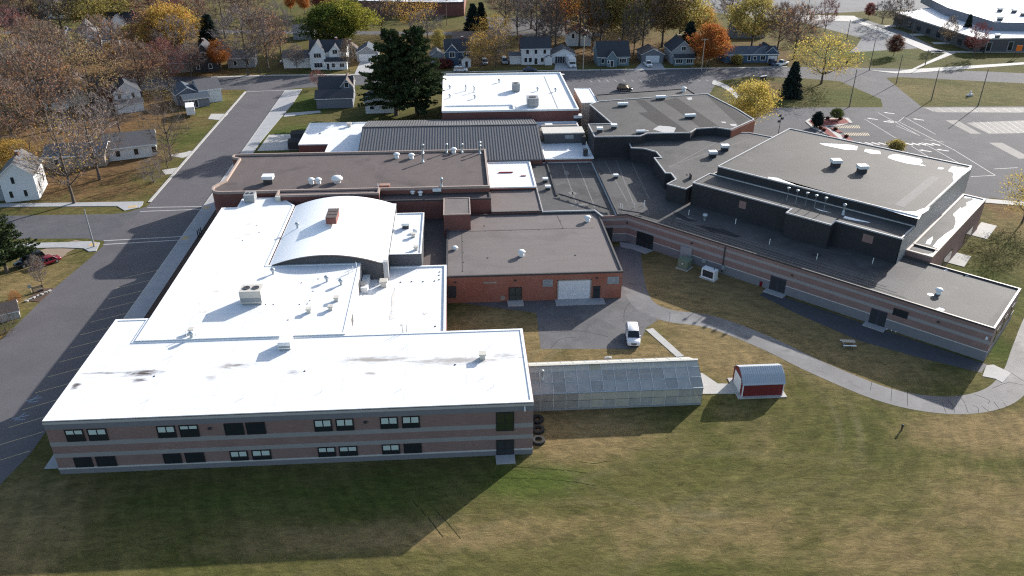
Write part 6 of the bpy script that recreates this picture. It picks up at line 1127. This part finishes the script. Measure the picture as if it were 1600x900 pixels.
# ---------------------------------------------------------------- greenhouse, small barn
t = thing('greenhouse', 'long glazed greenhouse with gable roof joined to the classroom wing', 'greenhouse', (19.5, 83.8, 0))
gx0, gx1, gy0, gy1, gyr, ge, gr = 7.95, 31.0, 83.9, 91.1, 87.5, 2.75, 4.7
fr = M()
for y_ in (gy0, gy1): fr.box(gx0, y_-.06, ge-.06, gx1, y_+.06, ge+.06).box(gx0, y_-.05, 0, gx1, y_+.05, .25)
fr.box(gx0, gyr-.07, gr-.02, gx1, gyr+.07, gr+.09)
obj('frame', fr, 'metal_grey', t)
ncol = 14; cw = (gx1-gx0)/ncol; sl = (gr-ge)/(gyr-gy0)
rs_ = random.Random(4)
mat('glazing_a', (0.42, 0.415, 0.395), 0.25, .18, 1.2, spec=.5); mat('glazing_b', (0.34, 0.337, 0.32), 0.2, .2, 1.0, spec=.5); mat('glazing_c', (0.50, 0.48, 0.42), 0.3, .15, 1.2, spec=.5); mat('glazing_tan', (0.40, 0.36, 0.25), 0.4, .1)
for gm_ in ('glazing_a', 'glazing_b', 'glazing_c'):
    nt = MAT[gm_].node_tree; b = nt.nodes['Principled BSDF']; tr_ = nd(nt, 'ShaderNodeBsdfTransparent'); mx = nd(nt, 'ShaderNodeMixShader', i_0=.16); out = nt.nodes['Material Output']
    nt.links.new(b.outputs[0], mx.inputs[1]); nt.links.new(tr_.outputs[0], mx.inputs[2]); nt.links.new(mx.outputs[0], out.inputs['Surface'])
for c_ in range(ncol):
    xa, xb = gx0+c_*cw+.04, gx0+(c_+1)*cw-.04
    for (ya, yb, mm) in ((gy0, gy0+1.35, None), (gy0+1.35, gy0+2.7, None), (gy0+2.7, gyr, 'glazing_c')):
        za, zb = ge+(ya-gy0)*sl, ge+(yb-gy0)*sl; m2 = mm or rs_.choice(('glazing_a', 'glazing_b', 'glazing_a'))
        if c_ == 5 and mm: m2 = 'glazing_tan'
        obj('roof_pane', M().face([(xa, ya+.03, za+.03), (xb, ya+.03, za+.03), (xb, yb-.03, zb), (xa, yb-.03, zb)]), m2, t)
    obj('roof_pane', M().face([(xb, gy1, ge+.03), (xa, gy1, ge+.03), (xa, gyr, gr+.03), (xb, gyr, gr+.03)]), 'polycarb_pale', t)
    for z0_, z1_ in ((.27, 1.45), (1.5, 2.66)):
        obj('wall_pane', M().face([(xa, gy0-.02, z0_), (xb, gy0-.02, z0_), (xb, gy0-.02, z1_), (xa, gy0-.02, z1_)]), 'glazing_b' if c_ < 4 else rs_.choice(('glazing_c', 'glazing_a', 'glazing_c')), t)
        obj('wall_pane', M().face([(xb, gy1, z0_), (xa, gy1, z0_), (xa, gy1, z1_), (xb, gy1, z1_)]), 'glazing_a', t)
    obj('rafter', M().tube((gx0+c_*cw, gy0, 0), (gx0+c_*cw, gy0, ge), .03, .03, 5).tube((gx0+c_*cw, gy0, ge+.05), (gx0+c_*cw, gyr, gr+.05), .03, .03, 5).tube((gx0+c_*cw, gyr, gr+.05), (gx0+c_*cw, gy1, ge+.05), .03, .03, 5), 'metal_white', t)
for y_ in (gy0+1.35, gy0+2.7): obj('purlin', M().tube((gx0, y_, ge+(y_-gy0)*sl+.03), (gx1, y_, ge+(y_-gy0)*sl+.03), .04, .04, 5), 'metal_galv', t)
obj('end_pane', M().face([(gx1, gy0, .1), (gx1, gy1, .1), (gx1, gy1, ge), (gx1, gyr, gr), (gx1, gy0, ge)]), 'polycarb', t); obj('ridge_flashing', M().box(gx0, gyr-.2, gr+.09, gx1, gyr+.2, gr+.12), 'polycarb_pale', t)
for k in range(4): [obj('plant_bench', M().box(gx0+1+k*5.5, y_, .2, gx0+5.6+k*5.5, y_+1.4, .9), 'wood_weathered', t) for y_ in (84.8, 88.8)]
inst('vent_pipe', RF['vent_pipe'], t, (9.9, 85.6, 3.65), 0, (.8, .8, .9)); obj('side_door', M().box(gx1, 87, .1, gx1+.06, 88, 2.2), 'metal_grey', t); obj('gutter', M().tube((gx1, gy0-.1, ge), (gx0, gy0-.1, ge), .08, .08, 6), 'metal_galv', t)
t = thing('small_barn', 'small red barn shed with pale ribbed gambrel roof on a slab', 'shed', (39.7, 87.2, 0)); bx0, bx1, by0, by1 = 36.9, 42.5, 85.2, 89.2; bym = 87.2
pr_ = [(by0, 2.15), (by0+.85, 3.0), (bym, 3.5), (by1-.85, 3.0), (by1, 2.15)]
wl = M().box(bx0, by0, .1, bx1, by1, 2.15)
for x_ in (bx0, bx1): wl.face([(x_, y_, z_) for y_, z_ in (pr_ if x_ == bx0 else pr_[::-1])])
obj('wall', wl, 'shed_red', t)
rf = M()
for k in range(4):
    (ya, za), (yb, zb) = pr_[k], pr_[k+1]
    if k == 0: ya, za = ya-.15, za-.2
    if k == 3: yb, zb = yb+.15, zb-.2
    rf.face([(bx0-.15, ya, za+.05), (bx1+.15, ya, za+.05), (bx1+.15, yb, zb+.05), (bx0-.15, yb, zb+.05)]).face([(bx0-.15, yb, zb-.02), (bx1+.15, yb, zb-.02), (bx1+.15, ya, za-.02), (bx0-.15, ya, za-.02)])
ro = obj('roof', rf, 'shed_roof', t)
for k in range(19):
    x_ = bx0+k*.31
    for j in (0, 1):
        (ya, za), (yb, zb) = pr_[j], pr_[j+1]; obj('roof_rib', M().tube((x_, ya, za+.06), (x_, yb, zb+.06), .03, .03, 4, False), 'shed_roof', ro)
obj('overhead_door', M().box(bx0-.06, 86.1, .12, bx0, 88.4, 2.1), 'door_white', t); obj('door_trim', M().box(bx0-.08, 85.95, .1, bx0-.01, 86.1, 2.25).box(bx0-.08, 88.4, .1, bx0-.01, 88.55, 2.25).box(bx0-.08, 85.95, 2.1, bx0-.01, 88.55, 2.26), 'trim_white', t)
for x_ in (bx0-.03, bx1-.09): obj('corner_trim', M().box(x_, by0-.04, .1, x_+.12, by0+.06, 2.1), 'trim_white', t)
for k in range(17): obj('board_batten', M().box(bx0+.2+k*.32, by0-.03, .1, bx0+.25+k*.32, by0, 2.08), 'shed_red', t)
obj('slab', M().box(36.3, 84.7, -.02, 43.0, 89.6, .1), 'concrete', t)

# ---------------------------------------------------------------- rooftop plant (sits on the roofs)
def rtu(name, label, c_, sz, m_='metal_beige', rot=0.0, fans=2, cat='air conditioner'):
    t = thing(name, label, cat, c_, rot); x, y, z = sz
    obj('curb', M().obox((0, 0, 0), (x*.9, y*.9, .35)), 'metal_grey', t, local=True); obj('cabinet', M().obox((0, 0, .3), (x, y, z)), m_, t, local=True)
    obj('louvre', M().box(-x/2+.1, -y/2-.03, .5, x/2-.1, -y/2, z*.45+.3), 'metal_grey', t, local=True); obj('access_panel', M().box(-x/2+.1, -y/2-.02, z*.5+.3, -.05, -y/2, z+.2).box(.05, -y/2-.02, z*.5+.3, x/2-.1, -y/2, z+.2), m_, t, local=True)
    for k in range(fans): obj('fan_guard', M().lathe(((k-(fans-1)/2)*x/max(fans, 1)*.85, 0, z+.3), [(min(x/max(fans, 1), y)*.34, 0), (min(x/max(fans, 1), y)*.34, .1), (.05, .06)], 14), 'metal_dark', t, local=True)
    return t
a = G(396, 471, 7.95); rtu('rooftop_unit', 'big beige rooftop air conditioner on the white main roof', (a[0], a[1], 7.95), (3.0, 2.2, 1.9))
a = G(392, 314, 7.95); rtu('rooftop_unit', 'dark rooftop condenser at the back corner of the white main roof', (a[0], a[1], 7.95), (1.9, 2.0, 1.2), 'metal_grey')
a = G(446, 546, 7.68); rtu('rooftop_unit', 'white box unit at the back edge of the classroom wing roof', (a[0], a[1]+.6, 7.68), (1.6, 2.0, 1.0), 'metal_white', 0, 0)
a = G(806, 142, 8.7); rtu('rooftop_unit', 'grey rooftop unit farther back on the rear white roof', (a[0], a[1], 8.7), (2.0, 2.4, 1.8), 'metal_grey', 0, 1)
a = G(832, 165, 8.7); rtu('rooftop_unit', 'larger grey rooftop unit nearer on the rear white roof', (a[0], a[1], 8.7), (2.8, 3.2, 1.9), 'metal_grey', 0, 1)
# ---------------------------------------------------------------- yard equipment
a = G(1071, 422); t = thing('transformer', 'olive green pad transformer on dry grass by the angled wing', 'transformer', (a[0], a[1]+.9, 0), -.75)
obj('pad', M().obox((0, 0, -.02), (2.3, 2.2, .15)), 'concrete', t, local=True); obj('cabinet', M().obox((0, 0, .13), (1.9, 1.7, 1.5)).obox((0, .1, 1.63), (2.0, 1.8, .1)), 'utility_green', t, local=True); obj('door', M().box(-.85, -.9, .25, -.03, -.85, 1.5).box(.03, -.9, .25, .85, -.85, 1.5), 'utility_green', t, local=True); obj('warning_label', M().box(-.12, -.92, 1.0, .12, -.9, 1.25), 'trim_white', t, local=True)
a = G(1109, 437); t = thing('generator', 'white standby generator with dark grille beside the green transformer', 'generator', (a[0], a[1]+.6, 0), -.78)
obj('pad', M().obox((0, 0, -.02), (2.9, 1.8, .15)), 'concrete', t, local=True); obj('enclosure', M().box(-1.25, -.6, .13, 1.25, .7, .35).box(-1.25, -.6, 1.6, 1.25, .7, 1.8).box(-1.25, -.6, .35, -1.0, .7, 1.6).box(1.0, -.6, .35, 1.25, .7, 1.6).box(-1.0, .1, .35, 1.0, .7, 1.6), 'metal_white', t, local=True)
g_ = obj('grille', M().box(-1.0, -.5, .35, 1.0, .1, 1.6), 'metal_dark', t, local=True)
for k in range(9): obj('grille_slat', M().box(-1.0, -.54, .42+k*.13, 1.0, -.5, .47+k*.13), 'metal_dark', g_, local=True)
obj('exhaust', M().tube((.7, .2, 1.8), (.7, .2, 2.1), .09, .09, 8), 'metal_dark', t, local=True)
a = G(1189, 447); t = thing('round_bin', 'dull red round bin against the angled wing near the double door', 'bin', (a[0], a[1], 0)); obj('drum', M().lathe((0, 0, 0), [(.3, 0), (.34, .05), (.36, .95), (.38, 1.0), (.0, 1.02)], 14), 'car_red', t, True, local=True); obj('rim', M().lathe((0, 0, .95), [(.37, 0), (.40, .03), (.37, .07)], 14), 'metal_dark', t, local=True)
a = G(1327, 543); t = thing('picnic_table', 'pale picnic table on the lawn below the angled wing', 'picnic table', (a[0], a[1]+.6, 0), -.12)
for k in range(5): obj('top_plank', M().box(-.95, -.36+k*.15, .74, .95, -.23+k*.15, .78), 'wood_pale', t, local=True)
for y_ in (-.8, .68): obj('bench_plank', M().box(-.95, y_-.13, .43, .95, y_+.13, .47), 'metal_white', t, local=True)
for x_ in (-.7, .7): obj('leg_frame', M().tube((x_, -.8, 0), (x_, .15, .74), .05, .05, 5).tube((x_, .7, 0), (x_, -.2, .74), .05, .05, 5).box(x_-.04, -.85, .36, x_+.04, .75, .43), 'metal_grey', t, local=True)
a = G(1408.5, 672); t = thing('lawn_post', 'small dark red-brown post standing alone on the front lawn', 'post', (a[0], a[1], 0)); obj('post', M().lathe((0, 0, 0), [(.11, 0), (.11, .55), (.09, .6)], 10), 'wood_dark', t, True, local=True); obj('cap', M().lathe((0, 0, .58), [(.09, 0), (.16, .06), (.16, .2), (.08, .3), (0, .32)], 10), 'metal_dark', t, True, local=True)
# tractor tyres by the end of the classroom wing
def tyre_mesh():
    prof = [(.45, .08), (.5, 0), (.78, 0), (.88, .1), (.88, .3), (.78, .4), (.5, .4), (.45, .32), (.45, .08)]
    m_ = M().lathe((0, 0, 0), prof, 20)
    for k in range(20): t_ = k*math.pi/10; m_.obox((.87*math.cos(t_), .87*math.sin(t_), .05), (.09, .14, .3), t_)
    return mesh_of(m_, 'rubber', False)
tm = tyre_mesh()
for i, (px_, py_) in enumerate(((841, 690), (840, 673), (839, 657))):
    a = G(px_, py_); t = thing('tractor_tyre', ['nearest big tyre lying by the classroom wing corner', 'middle big tyre lying by the classroom wing corner', 'farthest big tyre lying by the greenhouse corner'][i], 'tyre', (a[0], a[1], 0), i*.7, 'old tractor tyres'); inst('tread_ring', tm, t, (a[0], a[1], .0), i*.7, (.95, .95, 1))
    obj('inner_bead', M().lathe((0, 0, .1), [(.43, 0), (.41, .1), (.43, .2)], 18), 'metal_dark', t, True, local=True)
# bollards, bins, dumpsters
for i, (px_, py_) in enumerate(((310, 371.5), (312.5, 369), (315, 366.5))):
    a = G(px_, py_); t = thing('bollard', ['nearest black bollard on the school pavement', 'middle black bollard on the school pavement', 'farthest black bollard on the school pavement'][i], 'bollard', (a[0], a[1], .12), 0, 'black bollards by the crossing'); obj('post', M().lathe((0, 0, 0), [(.1, 0), (.1, 1.3)], 8), 'metal_dark', t, local=True); obj('cap', M().lathe((0, 0, 1.3), [(.12, 0), (.12, .06), (0, .14)], 8), 'metal_dark', t, local=True)
for i, (px_, py_) in enumerate(((466, 234), (470, 221))):
    a = G(px_, py_); t = thing('dumpster', ['nearer black dumpster beside the west low bay', 'farther black dumpster beside the west low bay'][i], 'dumpster', (a[0]-.8, a[1], 0), 0, 'black dumpsters'); obj('bin_body', M().box(-1.6, 0, .15, 1.6, 2.0, 1.9), 'metal_dark', t, local=True); obj('lid', M().add([(-1.65, -.05, 1.9), (1.65, -.05, 1.9), (1.65, 2.05, 2.3), (-1.65, 2.05, 2.3), (-1.65, 2.05, 1.9), (1.65, 2.05, 1.9)], [(0, 1, 2, 3), (3, 2, 5, 4), (0, 3, 4), (1, 5, 2)]), 'rubber', t, local=True); obj('pocket', M().box(-1.75, .4, .7, -1.6, 1.6, .95).box(1.6, .4, .7, 1.75, 1.6, .95), 'metal_grey', t, local=True)
# poles
def pole(label, px, py, ytop, arms=0, lamp=False, m_='wood_weathered', r=.16, lean=0.0):
    a = G(px, py); H = height_at(px, py, ytop); t = thing('utility_pole', label, 'pole', (a[0], a[1], 0), 0, 'poles')
    obj('shaft', M().tube((0, 0, 0), (lean*H, 0, H), r, r*.65, 8), m_, t, local=True)
    for k in range(arms): obj('crossarm', M().box(-1.2, -.06, H-.5-k*.9, 1.2, .06, H-.36-k*.9), m_, t, local=True)
    if lamp: obj('lamp_arm', M().tube((lean*H, 0, H-.2), (lean*H, -1.6, H+.1), .05, .05, 6).box(lean*H-.2, -2.2, H+.02, lean*H+.2, -1.5, H+.16), 'metal_grey', t, local=True)
    else: obj('pole_cap', M().lathe((lean*H, 0, H), [(r*.66, 0), (r*.5, .06), (0, .1)], 8), 'metal_grey', t, local=True)
    return t
for q in (('utility pole on the near edge of the grass island', 1327, 167, 108), ('utility pole at the junction beside the yellow willow', 1358, 110, 63), ('pole at the left tip of the triangular lawn', 1400, 131, 85), ('pole at the lower edge of the triangular lawn', 1455, 157, 107), ('rightmost pole on the triangular lawn', 1528, 166, 108), ('pole on the brown verge by the far lot', 1323, 62, 31), ('pole at the top beside the far lot left', 1259, 36, -8), ('thin pole on the middle lawn near the walk', 1445, 103, 78), ('thin pole beside the far walk', 1425, 55, 25)): pole(*q)
pole('pole in front of the lawn left of the cottage', 911, 111, 56, 1, True, 'wood_pale'); pole('pole right of the pale grey gabled house', 1096, 110, 60, 1, False, 'wood_pale'); pole('slim dark pole left of the cottage lawn', 938, 111, 88, 0, False, 'metal_dark', .09)
pole('leaning grey pole at the corner of the side street', 147.5, 386, 328, 0, False, 'metal_grey', .17); pole('dark pole by the far lawn at top centre', 698, 40, 2, 1); pole('dark pole at the left of the pale blue shed', 683, 76, 42); pole('thin pole by the kerb left of the farmhouse', 407, 122, 62, 0, False, 'metal_dark', .1)
for i, (px_, py_) in enumerate(((1216, 210),)):
    a = G(px_, py_); t = thing('banner_pole', 'dark lamp pole with hanging banners beside the auditorium tree', 'pole', (a[0], a[1], 0)); obj('shaft', M().tube((0, 0, 0), (0, 0, 5.4), .09, .06, 8), 'metal_dark', t, local=True)
    for k in range(3): obj('banner', M().box(-.05 if k % 2 else -.75, -.03, 3.2+k*.75, .75 if k % 2 else .05, .03, 3.8+k*.75), 'metal_dark', t, local=True)
a = G(1191, 133); t = thing('monument_sign', 'small dark sign on two posts at the curved pavement', 'sign', (a[0], a[1], 0), .4)
for x_ in (-.8, .8): obj('post', M().box(x_-.1, -.1, 0, x_+.1, .1, 2.4), 'metal_dark', t, local=True)
obj('board', M().box(-1.1, -.15, 1.4, 1.1, .15, 2.8), 'metal_dark', t, local=True); obj('cap', M().box(-1.2, -.25, 2.8, 1.2, .25, 2.95), 'metal_white', t, local=True)
a = G(1588, 90); t = thing('road_sign', 'orange square warning sign on two posts at the right edge', 'sign', (a[0], a[1], 0))
for x_ in (-.8, .8): obj('post', M().box(x_-.07, -.07, 0, x_+.07, .07, 4.0), 'metal_dark', t, local=True)
obj('panel', M().box(-1.1, -.12, 2.4, 1.1, -.07, 4.4), 'sign_orange', t, local=True)
# small things on lawns
a = G(1515, 150); t = thing('lawn_sculpture', 'small white sculpture on the triangular lawn', 'sculpture', (a[0], a[1], 0)); obj('plinth', M().obox((0, 0, 0), (1.6, 1.0, .3), .3), 'concrete_grey', t, local=True); obj('figure', M().lathe((0, 0, .3), [(.3, 0), (.35, .4), (.2, .7), (.28, 1.0), (.15, 1.25), (0, 1.3)], 10).tube((-.2, 0, .6), (-1.2, 0, .45), .18, .1, 8).tube((.2, 0, .6), (1.2, .2, .45), .2, .1, 8), 'trim_white', t, True, local=True)
a = G(28, 492); t = thing('stone_shelter', 'low stone-sided shelter with shingle roof at the left edge', 'shelter', (a[0]-1.2, a[1]-.5, 0), .5)
gable(t, -2.0, -1.4, 1.6, 1.6, 1.3, 1.1, 'x', 'concrete', 'shingle_brown', .15)
a = G(60, 456); t = thing('garden_bench', 'weathered garden bench in the roadside planting at left', 'bench', (a[0], a[1], 0), .6)
for k in range(3): obj('seat_slat', M().box(-.8, -.25+k*.17, .42, .8, -.12+k*.17, .46), 'wood_weathered', t, local=True)
for k in range(2): obj('back_slat', M().box(-.8, .25, .6+k*.2, .8, .3, .74+k*.2), 'wood_weathered', t, local=True)
for x_ in (-.7, .7): obj('leg', M().box(x_-.04, -.25, 0, x_+.04, .3, .42).box(x_-.04, .25, .42, x_+.04, .3, .98), 'wood_dark', t, local=True)
a = G(58, 455); t = thing('garden_sign', 'pale little sign stake beside the garden bench', 'sign', (a[0]-.8, a[1]-.3, 0), .2); obj('stake', M().box(-.04, -.04, 0, .04, .04, 1.0), 'wood_pale', t, local=True); obj('board', M().box(-.3, -.06, .75, .3, -.03, 1.4), 'metal_galv', t, local=True)
t = thing('planting_stones', 'brown planting bed edging around the garden bench', 'edging', (*G(58, 470)[:2], 0)); obj('bed', M().prism(GP([(40, 470), (62, 452), (84, 450), (78, 458), (62, 472)]), -.02, .07), 'mulch', t)
for k in range(7): q = G(42+k*6, 471-k*2.6); obj('stone', M().obox((q[0], q[1], 0), (.5, .35, .25), k*.7), 'concrete', t)
a = G(612, 700)
for i, q in enumerate(((950, 559, 'white flat scrap on the grass behind the greenhouse', .6),)):
    a = G(*q[:2]); t = thing('litter_scrap', q[2], 'litter', (a[0], a[1], 0)); obj('sheet', M().add([(-q[3], -.25, .02), (q[3]*.8, -.3, .05), (q[3], .25, .09), (-q[3]*.7, .3, .03), (0, 0, .14)], [(0, 1, 4), (1, 2, 4), (2, 3, 4), (3, 0, 4)]), 'concrete', t, local=True)
a = G(1390, 514); t = thing('folding_chair_stack', 'white bent pipe frame beside the double door of the angled wing', 'frame', (a[0], a[1], 0), -.7)
obj('pipe', M().tube((-1.2, 0, 1.1), (-1.2, 0, .1), .09, .09, 7).tube((-1.2, 0, .12), (1.0, 0, .12), .09, .09, 7).tube((1.0, 0, .12), (1.0, -.5, .12), .09, .09, 7), 'metal_white', t, local=True); obj('cross_pipe', M().tube((-.3, 0, .12), (-.3, -.6, .12), .08, .08, 6).tube((.4, 0, .12), (.4, -.6, .12), .08, .08, 6), 'metal_white', t, local=True)
